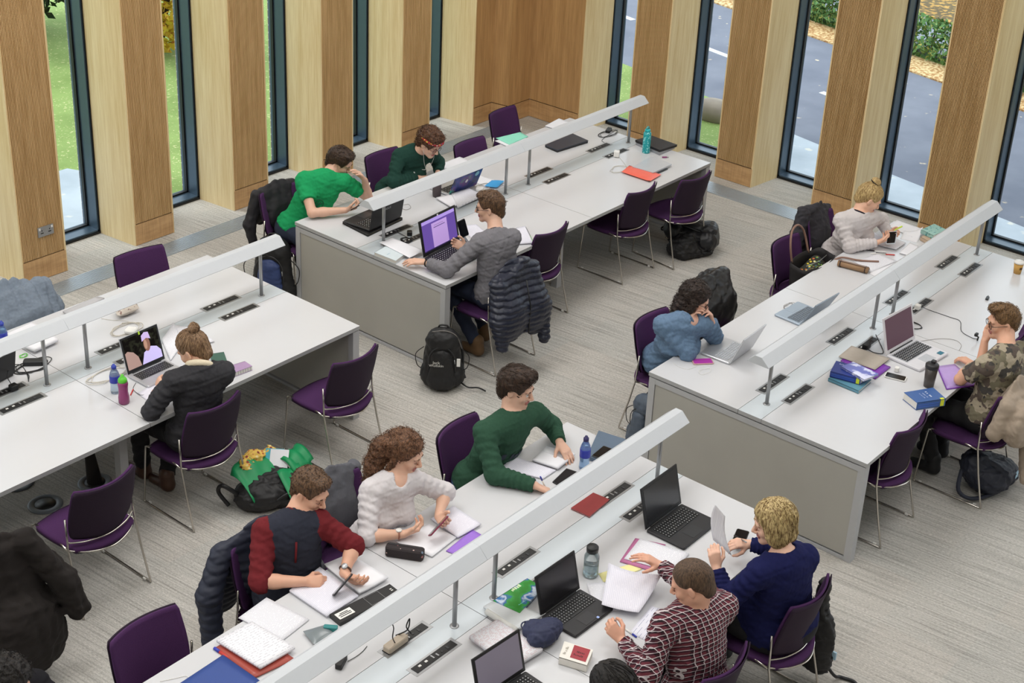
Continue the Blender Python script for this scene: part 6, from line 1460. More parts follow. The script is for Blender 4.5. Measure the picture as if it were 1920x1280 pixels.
cable('thin white lead near the blue folder at the bottom edge',[(-3.192,-3.517),(-3.127,-3.554),(-3.084,-3.579),(-3.105,-3.612),(-3.174,-3.574)],M_WPL,.0015)
puffy('pouch','see-through pencil pouch with a teal zip end','pouch',((-2.501,-3.752),(-2.386,-3.799),(-2.409,-3.876),(-2.534,-3.871)),.03,mat('smoky_clear_plastic','8f989c',.25,trans=.3))
b=MB().mat(mat('teal_zip_end','2f7f80',.5)); b.box((0,0,.018),(.07,.028,.03),r=.006); tag(b.build('zip_purse',loc=(*(-2.397,-3.841),H+.002),rz=-.95),'small teal purse at the end of the clear pouch','purse')
def dotcase():
    a=-1.067; t=thing('pencil_case','black pencil case covered in coloured polka dots','pencil case',(*(-1.699,-3.683),H+.001),a)
    m,nt,n,l,b=newmat('polka_dot_cloth'); mp=mapping(n,l,(1,1,1)); v=n.new('ShaderNodeTexVoronoi'); v.inputs['Scale'].default_value=42; v.inputs['Randomness'].default_value=.35; l.new(mp.outputs[0],v.inputs['Vector']); f=mnode(n,l,'LESS_THAN',v.outputs['Distance'],.30)
    sp=n.new('ShaderNodeSeparateColor'); l.new(v.outputs['Color'],sp.inputs[0]); r=ramp(n,l,sp.outputs[0],[(0,'8a5a5a'),(.3,'c8a8a0'),(.5,'6a7a8a'),(.7,'a06868'),(.85,'2a2628')]); r.color_ramp.interpolation='CONSTANT'; mx=n.new('ShaderNodeMix'); mx.data_type='RGBA'; l.new(f,mx.inputs['Factor']); mx.inputs['A'].default_value=lin('2a2224'); l.new(r.outputs[0],mx.inputs['B']); l.new(mx.outputs['Result'],b.inputs['Base Color']); b.inputs['Roughness'].default_value=.8
    q=MB().mat(m); q.box((0,0,.030),(.21,.062,.060),r=.018); q.build('body',parent=t); z=MB().mat(M_DGREY); z.box((0,.01,.061),(.19,.006,.003)); z.build('zip',parent=t)
dotcase()
sheet('open notebook under the hands of the long-haired woman, near page',((-1.646,-3.564),(-1.402,-3.586),(-1.391,-3.779),(-1.610,-3.799)),M_PAPER,.0,.006,cat='notebook',name='notebook')
sheet('open notebook beneath the phone of the long-haired woman, far page',((-1.362,-3.561),(-1.184,-3.569),(-1.212,-3.802),(-1.394,-3.790)),M_HAND,.0,.008,(0,0,.006,.004),cat='notebook',name='notebook')
sheet('purple card folder sticking out from under the notebook by the lamp bar',((-1.517,-3.815),(-1.271,-3.790),(-1.274,-3.875),(-1.501,-3.901)),mat('purple_card','9a6fd0',.6),.0,.003,cat='folder',name='folder')
sheet('spiral notebook under the sleeve of the man in the sweatshirt',((-0.696,-3.512),(-0.551,-3.480),(-0.491,-3.760),(-0.614,-3.762)),M_HAND,.0,.006,cat='notebook',name='notebook')
sheet('open paperback, near page, under his left hand',((-0.516,-3.601),(-0.403,-3.584),(-0.366,-3.759),(-0.482,-3.769)),M_PAPER,.0,.014,cat='book',name='open_book')
sheet('open paperback, far page, under his left hand',((-0.403,-3.584),(-0.339,-3.565),(-0.283,-3.743),(-0.366,-3.759)),M_PAPER,.0,.012,(.0,.0,.0,0),cat='book',name='open_book')
def tablet():
    c,a,L_=frame2(((-0.597,-3.820),(-0.429,-3.792),(-0.408,-3.896),(-0.606,-3.931))); t=thing('tablet','black tablet beside the hand of the man in the sweatshirt','tablet',(c.x,c.y,H+.001),a); b=MB().mat(M_BLACKP); slab(b,L_,0,.008); b.build('case',parent=t); b=MB().mat(mat('tablet_glass','22262c',.08)); slab(b,L_,.008,.009,.08); b.build('screen',parent=t)
tablet()
pen('blue pen in the right hand of the man in the sweatshirt',(-0.679,-3.829,0.760),(-0.713,-3.815,0.840),M_WPL,BLUEP)
def sleeve2():
    pts=((-0.262,-3.816),(0.020,-3.692),(0.055,-3.871),(-0.041,-3.997),(-0.238,-3.926)); c,a,L_=frame2(pts); b=MB().mat(mat('slate_neoprene','5b6a7c',.8)); slab(b,L_,0,.026,0); slab(b,L_,.026,.029,.05); tag(b.build('laptop_sleeve',loc=(c.x,c.y,H+.001),rz=a),'slate grey laptop sleeve behind the blue-tinted bottle','sleeve')
sleeve2()
def redbook():
    c,a,L_=frame2(((-0.737,-4.065),(-0.525,-4.064),(-0.515,-4.176),(-0.731,-4.193))); t=thing('notebook','slim dark red notebook next to the power tray','notebook',(c.x,c.y,H+.001),a); b=MB().mat(mat('dark_red_leatherette','8e2424',.45)); slab(b,L_,.007,.010); slab(b,L_,0,.002); b.build('cover',parent=t); b=MB().mat(M_PAPER); slab(b,L_,.002,.007,.03); b.build('pages',parent=t)
redbook()
def greenbook():
    m,nt,n,l,b=newmat('green_blue_cover_art'); mp=mapping(n,l,(1,1,1)); t=noise(n,l,mp,9,3); r=ramp(n,l,t.outputs[0],[(.42,'2f8a2e'),(.5,'3aa04a'),(.54,'2a62a8'),(.6,'d8e4f0'),(.66,'2f6fb0')]); l.new(r.outputs[0],b.inputs['Base Color']); b.inputs['Roughness'].default_value=.25
    return book('glossy green and blue workbook behind the open laptop, nearest the lamp posts',((-1.685,-4.294),(-1.421,-4.305),(-1.423,-4.415),(-1.667,-4.458)),.012,m,z=.012,title=[('~6',.035,.03,.055,'d8ecc0'),('~16',.010,-.04,-.05,'7fd0c8')])
greenbook()
sheet('clear plastic wallet of papers under the green workbook',((-1.751,-4.286),(-1.640,-4.298),(-1.592,-4.551),(-1.781,-4.531)),mat('clear_wallet_papers','cfd2d4',.2),.0,.011,cat='wallet',name='document_wallet')
def tube_():
    A=V((-1.772,-4.325,0.765)); B=V((-1.784,-4.533,0.765)); b=MB().mat(mat('white_printed_tube','dcdbd6',.4)); b.tube([tuple(A),tuple(B)],.016,14); tag(b.build('poster_tube'),'narrow white printed tube along the edge of the plastic wallet','tube')
tube_()
sheet('thick white notepad with a pinkish page under the bottom laptop',((-1.991,-4.400),(-1.796,-4.418),(-1.817,-4.729),(-2.020,-4.704)),printed('pink_ink_paper','dfdde2','c9a3a8',.008,.5,.3),.0,.02,cat='notepad',name='notepad')
def pouchn():
    P=[ell((-1.734,-4.675,0.800),(.115,.065,.058),.03),ell((-1.744,-4.609,0.790),(.06,.055,.045),.03)]
    t=thing('pouch','soft navy fabric pouch with a handle loop','pouch',(*(-1.689,-4.643),H)); o_=(*(-1.689,-4.643),H)
    sculpt('body',[dict(q) for q in P]+[plane((0,0,H+.002),(0,0,-1))],.006,[mat('navy_nylon','2a2f4c',.7)],noise=[(.006,.05,3),(.003,.02,8)],parent=t,origin=o_)
    b=MB().mat(MATS['navy_nylon']); c=V((-1.754,-4.568,0.800))-V(o_); b.tube([tuple(c+V(.028*cos(a),.02*sin(a),.006*sin(a))) for a in np.linspace(0,6.28,13)[:-1]],.004,6,closed=True); b.build('handle_loop',parent=t)
pouchn()
def boxbook():
    t=book('white book with a red panel on its cover, by the navy pouch',((-1.816,-4.829,0.785),(-1.773,-4.967,0.785),(-1.658,-4.919,0.785),(-1.704,-4.775,0.785)),.042,mat('white_gloss_cover','e6e2da',.4),spine=0); cc,a,L_=frame2(((-1.816,-4.829,0.785),(-1.773,-4.967,0.785),(-1.658,-4.919,0.785),(-1.704,-4.775,0.785)))
    q=[L_[0],L_[1],L_[2],L_[3]]; b=MB().mat(mat('crimson_panel','9c2030',.4)); lerp=lambda p,r,t:(p[0]+(r[0]-p[0])*t,p[1]+(r[1]-p[1])*t); A,B=lerp(q[0],q[1],.36),lerp(q[0],q[1],.92); C,D_=lerp(q[3],q[2],.92),lerp(q[3],q[2],.36); A,D2=lerp(A,D_,.18),lerp(D_,A,.05); B,C2=lerp(B,C,.18),lerp(C,B,.05)
    slab(b,[A,B,C2,D2],.0425,.0435); b.build('red_panel',parent=t)
    for (txt,sz,x,y,rot,col) in (('~8',.020,-.05,.0,1.57,'b9b2a8'),('~6',.024,.018,.012,0,'5c101c'),('~7',.018,.018,-.012,0,'5c101c')):
        vs,fs=textmesh(txt,sz); c,s=cos(rot),sin(rot); me=bpy.data.meshes.new('lettering'); me.from_pydata([(v[0]*c-v[1]*s+x,v[0]*s+v[1]*c+y,.0441) for v in vs],[],fs); me.materials.append(mat('ink_'+col,col,.5)); o=bpy.data.objects.new('lettering',me); COL.objects.link(o); o.parent=t
boxbook()
def flask():
    g=mat('clear_flask_glass','e6eef0',.03,trans=.92,var=0); t=lathed('water_flask','wide clear water flask with a black screw lid','bottle',(-1.144,-4.515),[('body',g,[(.001,0),(.038,0),(.043,.012),(.041,.05),(.041,.125),(.030,.15),(.028,.158),(.001,.158)]),('water',mat('still_water','b8ccd2',.05,trans=.8,var=0),[(.001,.006),(.037,.008),(.038,.05),(.038,.075),(.001,.075)]),('lid',M_BLACKP,[(.001,.156),(.032,.156),(.033,.182),(.029,.187),(.001,.188)])])
    b=MB().mat(M_BLACKP); b.tube([(.033,0,.17),(.043,-.004,.165),(.040,-.01,.15),(.030,-.012,.148)],.003,6); b.build('lid_strap',parent=t)
flask()
sheet('pink card folder under typed pages by his raised hand',((-0.945,-4.563),(-0.713,-4.500),(-0.646,-4.658),(-0.896,-4.740)),mat('dusty_pink_card','b56a94',.6),.0,.003,cat='folder',name='folder')
sheet('typed pages lying on the pink folder',((-0.914,-4.569),(-0.703,-4.525),(-0.630,-4.803),(-0.832,-4.835)),M_TEXT,.003,.004,cat='papers',name='handout')
sheet('pale yellow sheet peeking out between the loose pages',((-1.107,-4.541),(-0.901,-4.624),(-0.916,-4.691),(-1.147,-4.606)),mat('pale_yellow_paper','eae2a0',.7),.001,.001)
sheet('white page with a curled edge beside the water flask',((-1.216,-4.545),(-1.147,-4.606),(-1.223,-4.849),(-1.383,-4.727)),M_TEXT,.002,.001)
sheet('large translucent sheet lifted over the loose pages',((-1.356,-4.744,0.800),(-1.060,-4.568,0.800),(-0.980,-4.855,0.800),(-1.267,-4.915,0.800)),M_HAND,.03,.001,(.02,.03,.06,.01))
sheet('form sheet in front of the man in plaid',((-1.386,-4.946),(-1.133,-4.907),(-1.103,-5.054),(-1.378,-5.111)),printed('form_paper','e4e3ee','a7a9c0',.02,.45,.14,(30,40,1)),.0,.001)
pen('blue pen lying on the form sheet',(-1.380,-4.916),(-1.394,-4.998),M_WPL,BLUEP)
pen('slim silver pen held upright in his left hand',(-1.476,-4.965,0.810),(-1.523,-4.939,0.900),M_STEEL,r=.003)
def raised():
    P=[V((-0.657,-4.953,0.930)),V((-0.672,-5.084,0.900)),V((-0.647,-5.003,1.100)),V((-0.668,-4.943,1.160))]; c=sum(P)/4; b=MB().mat(M_TEXT)
    def fn(u,v): p=P[0]*(1-u)*(1-v)+P[1]*u*(1-v)+P[2]*u*v+P[3]*(1-u)*v-c; return tuple(p+V(0,.02,0)*sin(pi*v))
    b.grid(8,8,fn,.001); tag(b.build('paper_sheet',loc=tuple(c)),'folded sheet held upright by the woman in navy','paper')
raised()
pen('black pen between the fingers of the woman in navy',(-0.466,-4.972,0.870),(-0.514,-5.079,0.900),M_BLACKP,M_STEEL,r=.004)
sheet('open flap box in the foreground power tray',((-2.284,-4.071),(-1.976,-4.063),(-2.040,-4.130),(-2.323,-4.146)),M_STEEL,.002,.03,cat='tray flap',name='tray_flap') if False else None
brick_('power_adapter','beige adapter sitting in the open foreground tray',(-2.259,-4.156),.02,(.14,.05,.035),mat('beige_plastic','b9aa98',.5),.004)
cable('black loop of flex rising from the open foreground tray',[(*(-2.154,-4.158),H+.02),(-2.204,-4.174,0.840),(-2.185,-4.177,0.880),(-2.197,-4.175,0.820),(*(-2.225,-4.123),H+.03)],M_BLACKP,.0035)
cable('second black flex hanging into the open foreground tray',[(*(-2.270,-4.163),H+.03),(-2.307,-4.180,0.840),(-2.290,-4.170,0.880),(-2.303,-4.170,0.920)],M_BLACKP,.003)
brick_('power_adapter','black wedge adapter on the foreground desk under the lamp bar',(-2.530,-4.053),.45,(.09,.035,.03),M_BLACKP)
cable('thin black lead from the wedge adapter to the tray',[(-2.498,-4.065),(-2.446,-4.070),(-2.397,-4.065),(-2.355,-4.053)],M_BLACKP,.0018)
# ================================================================== COATS OVER CHAIR BACKS
def garment(name,label,cat,x,y,s,prims,m,noise,h=.009,extra=None,rz=0,group=None):
    """prims in the chair's own frame (backrest at -y, seat centre at 0); s=+1 faces +y"""
    t=thing(name,label,cat,(x,y,0),(0 if s>0 else pi)+rz,group)
    sculpt('shell',prims,h,[m],noise=noise,parent=t)
    if extra: extra(t)
    return t
def drape(w=.20,low=.42,dep=.035,out=0,wt=1.0):
    """cloth thrown over the top of a backrest"""
    Y=(0,1,0); P=[cap((-w,-.262,.815),(w,-.262,.815),.036,k=.04)]
    P.append(cap((-w*.45,-.275,.68),(-w*.55*wt,-.33-out,low+.16),w*.62,w*.62*wt,.06,sq=(Y,3.2)))
    P.append(cap((w*.45,-.275,.68),(w*.55*wt,-.33-out,low+.12),w*.62,w*.62*wt,.06,sq=(Y,3.2)))
    P.append(cap((0,-.24,.72),(0,-.16,.60),w*.95,w*.7,.05,sq=(Y,6)))
    return P
NAVYP=mat('navy_quilted_nylon','1e2233',.38,var=.15,nscale=8,spec=.5); NAVYD=mat('dark_navy_quilted_nylon','232738',.62,var=.15,nscale=8)
P=drape(.235,.36,.045,.05,1.1)
P+=[cap((.19,-.27,.78),(.26,-.34,.52),.055,.05,.03),cap((.26,-.34,.52),(.22,-.40,.26),.05,.045,.03),cap((-.20,-.28,.78),(-.27,-.33,.55),.058,.055,.03),cap((-.27,-.33,.55),(-.24,-.37,.34),.052,.045,.03),cap((-.03,-.27,.84),(.08,-.26,.90),.045,.03,.03),cap((.08,-.26,.9),(.19,-.25,.83),.03,.04,.03)]
def zipx(t):
    b=MB().mat(M_BLACKP); b.tube([(.01,-.365,.80),(.02,-.41,.6),(.0,-.42,.38)],.005,6); b.build('zip',parent=t)
garment('puffer_jacket','navy quilted puffer jacket hung over the chair of the man in grey','jacket',1.28,-1.70,1,P,NAVYP,[(.010,.045,(0.12,0,1.)),(.003,.06,8),(.0015,.02,4)],.006,zipx)
P=drape(.19,.50,.03,.0,1.0)+[cap((.19,-.27,.78),(.26,-.28,.56),.045,.045,.03),cap((.26,-.28,.56),(.24,-.26,.38),.045,.035,.03)]
garment('jacket','black jacket hanging over the chair back behind the man in the green T-shirt','jacket',1.12,.24,-1,P,mat('soft_black_shell','1d1b20',.7,var=.2,nscale=40),[(.005,.12,3),(.008,.09,(1,.2,.4)),(.002,.05,8)])
# denim jacket
DEN=mat('faded_denim','76818f',.85,var=.22,nscale=60,bmp=.5)
def stitch(t):
    b=MB().mat(mat('orange_stitching','a3764e',.8)); 
    for x0 in (-.13,.02,.10): b.tube([(x0,-.205,.848),(x0+.0,-.23,.80),(x0-.01,-.15,.6)],.0016,5)
    b.build('seam_stitching',parent=t)
    b=MB().mat(M_WPL); b.lathe((-.24,-.17,.60),[(.001,-.006),(.012,-.004),(.012,.004),(.001,.006)],10); b.build('button',parent=t)
P=[cap((-.24,-.25,.845),(.27,-.25,.855),.040,k=.03),cap((-.25,-.24,.84),(-.30,-.20,.66),.055,.06,.03),cap((-.30,-.20,.66),(-.25,-.14,.58),.06,.05,.03)]
P+=[cap((-.08,-.20,.72),(-.09,-.11,.60),.16,.17,.06,sq=((0,1,0),4)),cap((.14,-.20,.72),(.15,-.11,.58),.15,.16,.06,sq=((0,1,0),4)),cap((0.02,-.27,.72),(.02,-.31,.60),.24,.24,.05,sq=((0,1,0),6))]
garment('denim_jacket','faded blue denim jacket spread over a chair back at the left edge','jacket',-1.50,.02,-1,P,DEN,[(.006,.13,3),(.010,.085,(1,.2,.25)),(.003,.04,8)],.009,stitch)
P=drape(.21,.34,.045,.04,1.1)+[cap((.22,-.26,.80),(.33,-.24,.60),.06,.065,.03),cap((.33,-.24,.60),(.36,-.19,.30),.065,.055,.03)]
garment('puffer_jacket','dark navy padded jacket over the chair of the man in the raglan top','jacket',-2.18,-3.28,-1,P,NAVYD,[(.007,.050,(0,0.15,1.)),(.003,.06,8)],.007)
P=drape(.21,.42,.035,.02,1.05)+[cap((.22,-.24,.80),(.29,-.20,.56),.05,.05,.03),cap((.29,-.20,.56),(.25,-.08,.44),.05,.04,.03)]
garment('coat','mid grey wool coat over the chair of the woman with long curly hair','coat',-1.56,-3.20,-1,P,mat('grey_wool','5b5b61',.95,var=.15,nscale=90,bmp=.4),[(.006,.14,3),(.008,.09,(1,.2,.4)),(.003,.05,8)])
LEA=mat('black_leather','1b1a1b',.36,var=.2,nscale=30,bmp=.2)
P=[cap((-.20,-.25,.83),(.20,-.25,.845),.042,k=.03)]
P+=[cap((-.09,-.22,.74),(-.09,-.13,.58),.16,.17,.06,sq=((0,1,0),3.6)),cap((.10,-.22,.72),(.10,-.13,.58),.15,.16,.06,sq=((0,1,0),3.6)),cap((0,-.28,.70),(0,-.31,.60),.20,.21,.05,sq=((0,1,0),6))]
garment('leather_coat','black leather coat covering the chair back beside the woman in denim','coat',2.20,-3.31,-1,P,LEA,[(.007,.14,3),(.006,.10,(.5,0,1)),(.003,.045,8)])
P=drape(.22,.40,.045,.03,1.1)+[cap((.2,-.26,.84),(.27,-.27,.62),.06,.06,.03),cap((.27,-.27,.62),(.26,-.24,.40),.06,.05,.03),cap((.05,-.26,.87),(.2,-.27,.90),.05,.045,.03)]
garment('jacket','charcoal jacket with a hood over the chair of the woman with the blonde bun','jacket',3.93,-3.25,-1,P,mat('charcoal_cotton','2f2d33',.85,var=.2,nscale=60),[(.010,.12,3),(.005,.05,8)])
BEI=mat('beige_cotton_fleece','a39383',.9,var=.12,nscale=50,bmp=.2)
P=drape(.21,.52,.045,.05,1.1)+[ell((-.10,-.34,.64),(.15,.09,.15),.05),cap((.10,-.28,.80),(.16,-.36,.55),.055,.06,.03),cap((.05,-.36,.55),(.03,-.42,.20),.055,.045,.02),cap((.20,-.33,.55),(.21,-.36,.28),.05,.042,.02),cap((-.22,-.27,.78),(-.26,-.24,.60),.05,.05,.03)]
garment('hooded_jacket','beige hooded jacket over the chair of the man in camouflage, sleeves hanging down','jacket',2.28,-5.20,1,P,BEI,[(.006,.12,3),(.008,.10,(1,.2,.3)),(.003,.04,8)])
# dark coat at the lower left
chair(-3.24,-1.92,1,'chair at the lower left edge, hidden under the long dark coat',GC)
P=drape(.23,.10,.06,.06,1.2)+[cap((.20,-.28,.82),(.33,-.40,.55),.065,.07,.03),cap((.33,-.40,.55),(.38,-.44,.36),.07,.06,.03),cap((-.2,-.28,.82),(-.3,-.4,.5),.07,.07,.03),ell((.05,-.40,.30),(.24,.10,.26),.06)]
garment('long_coat','long dark brown coat hanging over a chair at the lower left edge','coat',-3.24,-1.92,1,P,mat('dark_brown_wool','1d1715',.95,var=.2,nscale=60),[(.012,.15,3),(.005,.06,8)])
# person at the lower left corner
chair(-3.92,-3.2,-1,'chair at the bottom left corner under the curly-haired person',GC)
P14=person(dict(label='person with dark curly hair at the bottom left corner, mostly out of view',face=-1,
    H=(-3.887,-3.388,1.100),yaw=-60,pitch=-20,roll=0,S=dict(R=(-4.05,-3.30,.98),L=(-3.70,-3.34,.98)),E=dict(R=(-4.15,-3.45,.75),L=(-3.62,-3.45,.75)),W=dict(R=(-4.02,-3.62,.60),L=(-3.78,-3.62,.60)),
    hand=dict(R=((.3,-1,0),(0,0,-1),.4,.4),L=((-.3,-1,0),(0,0,-1),.4,.4)),pelvis=(-3.92,-3.16,.545),res=.008,
    hair=dict(vol=.02,noise=[(.008,.035,3),(.004,.016,8)],strands=400,slen=.03,curl=.006),hairmat=HBK,
    top=dict(mats=[knit('black_knit','1f1e22')],sleeve=1.95,hem=.0),bottom=BLK,shoe=SHOEK))
# ================================================================== BAGS
def backpack(label,loc,yaw,m,sz=1.0,tilt=0,lie=0,pocket=None,text=None,straps=True,seed=2,extra=None,tag_=None):
    t=thing('backpack',label,'bag',loc,yaw); 
    M=Matrix.Rotation(tilt,4,'X')@Matrix.Rotation(lie,4,'Y')
    def T(x,y,z): return tuple(M@Vector((x*sz,y*sz,z*sz)))
    Y=np.array((M.to_3x3()@Vector((0,1,0)))[:])
    P=[cap(T(0,0,.13),T(0,.01,.34),.150*sz,.128*sz,.05,sq=(Y,1.55)),cap(T(-.07,0,.08),T(.07,0,.08),.095*sz,k=.05),cap(T(-.03,.0,.40),T(.03,.0,.40),.085*sz,k=.05)]
    sculpt('body',P,.008,[m],noise=[(.005,.09,seed),(.003,.035,seed+4)],parent=t)
    pm=pocket or m
    P=[cap(T(0,-.085,.11),T(0,-.078,.28),.100*sz,.078*sz,.04,sq=(Y,1.9)),cap(T(-.05,-.09,.07),T(.05,-.09,.07),.052*sz,k=.04)]
    sculpt('front_pocket',P,.007,[pm],noise=[(.004,.06,seed+9),(.002,.02,seed)],parent=t)
    z=MB().mat(M_DGREY); z.tube(smoothpath([T(-.10,-.075,.16),T(-.095,-.085,.30),T(-.04,-.085,.375),T(.04,-.085,.375),T(.095,-.085,.30),T(.10,-.075,.16)],6),.004*sz,6); z.build('zip',parent=t)
    z=MB().mat(M_STEEL); z.cyl(T(.095,-.09,.28),T(.10,-.10,.25),.003); z.build('zip_pull',parent=t)
    h_=MB().mat(M_BLACKP); h_.tube(smoothpath([T(-.035,.03,.455),T(-.03,.035,.50),T(.03,.035,.50),T(.035,.03,.455)],5),.007*sz,6); h_.build('handle',parent=t)
    if straps:
        for s in (-1,1):
            q=MB().mat(M_BLACKP); q.tube(smoothpath([T(s*.06,.09,.42),T(s*.10,.15,.33),T(s*.14,.14,.2),T(s*.15,.09,.07),T(s*.17,.05,.02)],6),.012*sz,6); q.build('shoulder_strap',parent=t)
            q=MB().mat(M_BLACKP); q.tube(smoothpath([T(s*.14,-.02,.34),T(s*.20,-.03,.28),T(s*.19,-.03,.18),T(s*.15,-.02,.14)],5),.0035*sz,5); q.build('side_strap',parent=t)
    if extra: extra(t,T)
    return t
BPK=mat('black_nylon','161517',.6,var=.25,nscale=30,bmp=.2)
def logo(t,T):
    for (txt,z,s_) in (('Jack',.300,.034),('Wolfskin',.272,.030)):
        vs,fs=textmesh(txt,s_); me=bpy.data.meshes.new('lettering'); me.from_pydata([T(v[0]-.035,-.172+.25*abs(z-.29)+.18*(v[0]-.035)**2*0+.0,z+v[1]) for v in vs],[],fs); me.materials.append(M_WPL); o=bpy.data.objects.new('lettering',me); COL.objects.link(o); o.parent=t
    b=MB().mat(M_WPL); b.box(T(.125,-.08,.25),(.026,.012,.06)); b.build('key_tag',parent=t)
    b=MB().mat(M_BLACKP); b.tube(smoothpath([T(.14,-.02,.03),(.20,-.08,.02),(.27,-.06,.01),(.33,-.10,.008)],6),.006,6); b.build('loose_strap',parent=t)
    b=MB().mat(mat('grey_piping','6f6a66',.7)); b.tube(smoothpath([T(-.08,-.02,.475),T(.02,-.03,.495),T(.10,-.02,.45),T(.145,-.02,.34)],6),.004,6); b.build('piping',parent=t)
backpack('large black backpack with white lettering standing against the corner of the desk',(*(0.751,-1.740),.02),RAD(-52),BPK,.98,tilt=.10,extra=logo)
def blue_bag():
    c=(0.788,0.161,0.300); backpack('black and navy backpack on the floor between the two window-side desks',(c[0],c[1],.02),RAD(-60),BPK,1.15,pocket=mat('navy_blue_nylon','2a3a66',.6,var=.2),seed=12)
blue_bag()
c=(4.272,-1.899,0.120)
backpack('black backpack lying on its side beyond the last front chair of the corner desk',(c[0]-.02,c[1],.13),RAD(30),mat('shiny_black_nylon','1a1a1e',.4,var=.25,nscale=20),1.0,tilt=RAD(-80),seed=22)
c=(4.058,-1.722,0.120)
def messy(name,label,cat,c,prims,m,noise,h=.008,org=None,parts=None):
    o=(c[0],c[1],0); t=thing(name,label,cat,o); sculpt('body',prims+[plane((0,0,.003),(0,0,-1))],h,[m],noise=noise,parent=t,origin=o)
    if parts: parts(t,V(o))
    return t
x,y=c[0],c[1]
messy('duffel_bag','slumped black soft bag in front of the lying backpack near the window','bag',c,[ell((x,y,.11),(.17,.13,.11),.05),ell((x-.12,y+.03,.08),(.10,.09,.08),.05),cap((x+.05,y-.03,.14),(x+.16,y-.07,.24),.05,.04,.04),cap((x-.15,y-.05,.05),(x+.1,y-.16,.05),.05,.05,.04)],BPK,[(.012,.09,3),(.006,.035,8)])
def green_bag():
    c=(-1.106,-1.890,0.120); x,y=c[0],c[1]; o=V(x,y,0); t=thing('tote_backpack','open black and green bag on the floor with a yellow cloth spilling out','bag',(x,y,0))
    sculpt('body',[ell((x-.02,y-.06,.10),(.20,.16,.11),.05),ell((x-.12,y-.02,.08),(.14,.12,.09),.05),ell((x+.06,y-.14,.07),(.14,.10,.07),.05),plane((0,0,.003),(0,0,-1))],.008,[BPK],noise=[(.012,.09,3),(.005,.03,8)],parent=t,origin=o)
    GR=mat('emerald_green_lining','0f8a52',.5,var=.2,nscale=12); b=MB().mat(GR)
    b.grid(12,8,lambda u,v:(-.22+.38*u,.09+.06*sin(pi*u)-.22*v+.015*sin(9*u),.22+.04*sin(pi*u*1.3)-.10*v*v+.012*sin(17*u+4*v)),.005)
    b.grid(12,8,lambda u,v:(.0+.30*u-.05*v,-.10+.02*u-.20*v,.23-.06*u-.12*v+.01*sin(13*u)),.005); b.build('green_flap',parent=t)
    b=MB().mat(GR); b.grid(10,8,lambda u,v:(.12+.20*u,.02-.16*v+.04*u,.22+.03*sin(pi*v)-.05*v+.012*sin(15*u)),.005); b.build('green_flap',parent=t)
    q=MB().mat(M_BLACKP); q.tube(smoothpath([(-.22,.0,.10),(-.31,.06,.20),(-.30,.12,.12),(-.27,.06,.03)],6),.014,8); q.build('strap',parent=t)
    q=MB().mat(M_BLACKP); q.tube(smoothpath([(-.10,-.20,.10),(-.02,-.24,.14),(.10,-.26,.06),(.08,-.30,.02)],6),.010,8); q.build('strap',parent=t)
    c2=V(x+.06,y+.10,0)
    t2=sculpt('headscarf',[ell((x-.01,y+.12,.235),(.11,.05,.05),.03),cap((x+.12,y+.10,.24),(x+.19,y+.02,.18),.035,.03,.03),ell((x-.09,y+.08,.22),(.05,.05,.04),.03)],.007,[floral('yellow_spotted_cotton','e0b95a',['a8523a','c87840','8a3a34','e8d090'],38)],noise=[(.014,.06,3),(.007,.025,8)]); tag(t2,'crumpled yellow spotted cloth sticking out of the green and black bag','cloth')
    for i,(m,dx,label) in enumerate(((mat('turquoise_paper_cover','3fa8b8',.5),0,'turquoise magazine standing in the open green bag'),(M_PAPER,.03,'white papers standing in the open green bag behind the magazine'))):
        b=MB().mat(m); b.box((0,0,0),(.12,.010,.20),rx=-.8,rz=-.9); tag(b.build('magazine',loc=(x+.08+dx*.5,y+.02-dx,.20)),label,'magazine')
green_bag()
c=(1.027,-3.344,0.200); backpack('slate grey rucksack on the floor behind the end panel of the right desk',(c[0]+.06,c[1]+.0,.02),RAD(-100),mat('slate_blue_nylon','4a5462',.6,var=.2),.82,seed=32)
c=(2.305,-5.351,0.150); x,y=c[0],c[1]
def p12bag(t,o):
    q=MB().mat(mat('navy_webbing','1c2030',.7)); q.tube(smoothpath([(-.20,.10,.20),(-.30,.06,.10),(-.24,-.02,.04),(-.06,-.10,.03),(.05,-.13,.05)],6),.014,8); q.build('strap',parent=t)
    q=MB().mat(mat('pale_blue_label','a8c8dc',.5)); q.box((.12,-.17,.13),(.04,.006,.05)); q.build('label',parent=t)
messy('backpack','dark navy backpack slumped under the chair of the man in camouflage','bag',c,[ell((x,y-.02,.13),(.17,.16,.13),.05),ell((x-.06,y+.06,.20),(.12,.10,.12),.05),ell((x+.14,y-.06,.10),(.12,.11,.09),.05)],mat('midnight_nylon','1d2130',.55,var=.2),[(.012,.09,3),(.005,.03,8)],parts=p12bag)
c=(-.26,-5.45,.35); x,y=c[0],c[1]
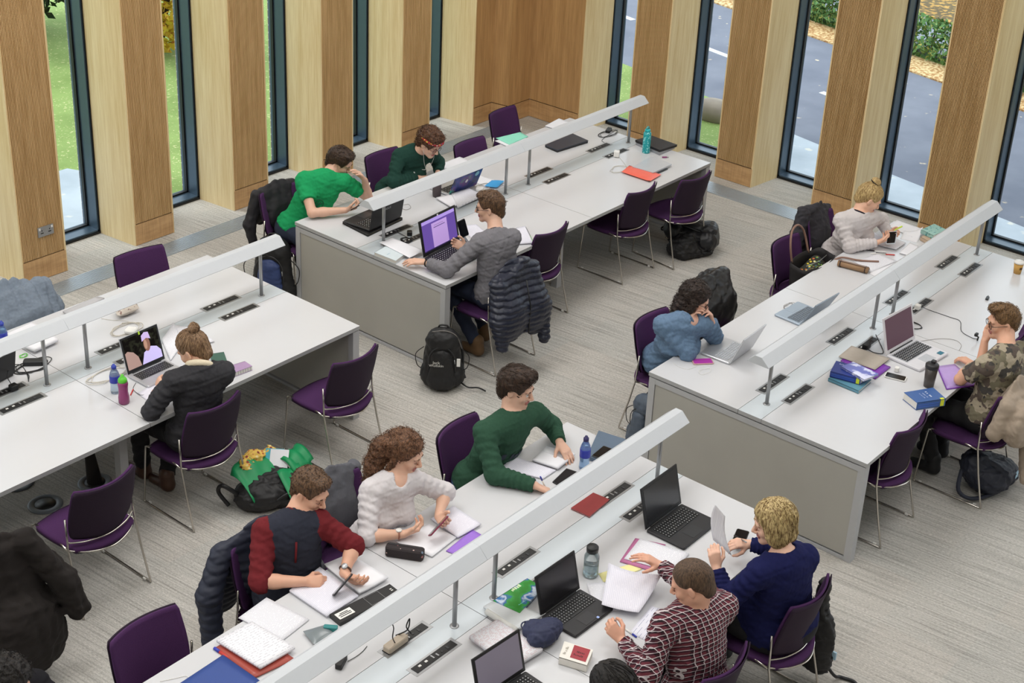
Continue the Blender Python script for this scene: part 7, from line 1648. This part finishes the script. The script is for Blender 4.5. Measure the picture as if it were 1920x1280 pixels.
def p9bag(t,o):
    q=MB().mat(M_BLACKP); q.tube(smoothpath([(.02,-.02,.20),(.08,-.10,.06),(.14,-.12,.015),(.16,-.20,.012),(.10,-.26,.010)],6),.010,8); q.build('strap',parent=t); b=MB().mat(mat('pale_blue_label','a8c8dc',.5)); b.box((.04,-.09,.22),(.01,.05,.05)); b.build('label',parent=t)
messy('handbag','black bag slung on the back of the chair of the woman in navy','bag',c,[ell((-.265,-5.44,.33),(.06,.12,.21),.05),cap((-.27,-5.44,.48),(-.275,-5.46,.70),.045,.035,.04),ell((-.23,-5.46,.16),(.06,.09,.10),.05)],BPK,[(.010,.08,3),(.005,.03,8)],parts=p9bag)
def tote():
    x,y=3.27,-3.36; t=thing('tote_bag','open black tote bag with a bright floral lining standing on a chair seat','bag',(x,y,.45))
    b=MB().mat(mat('black_canvas','1d1a1c',.7))
    def wall(u,v):
        a=2*pi*u; rx,ry=.20+.03*v,.10+.02*v; return (rx*math.copysign(abs(cos(a))**.6,cos(a)),ry*math.copysign(abs(sin(a))**.6,sin(a)),.30*v+.012*sin(5*a)*v)
    b.grid(33,8,wall,.006); b.box((0,0,.004),(.36,.18,.006)); b.build('body',parent=t)
    b=MB().mat(floral('tropical_lining','2a2a22',['7aa84a','d8c03a','3a7a8a','c86a3a','e0d8a0'],40)); b.grid(14,8,lambda u,v:(-.16+.32*u,-.07+.14*v,.24+.03*sin(5*u)*cos(4*v)),0); b.build('lining',parent=t)
    b=MB().mat(mat('tan_leather_strap','8a6a5c',.6)); b.tube(smoothpath([(-.13,.11,.28),(-.15,.13,.42),(-.10,.16,.52),(0,.17,.54),(.10,.16,.46),(.13,.11,.28)],6),.009,8); b.build('handle',parent=t)
    b=MB().mat(mat('tan_leather_strap','8a6a5c',.6)); b.tube(smoothpath([(.13,-.11,.28),(.18,-.16,.31),(.24,-.28,.305),(.34,-.40,.302)],6),.008,8); b.build('handle',parent=t)
    b=MB().mat(M_STEEL); b.tube([(-.15,-.03,.30),(0,-.06,.305),(.15,-.04,.30)],.003,6); b.build('zip',parent=t)
tote()
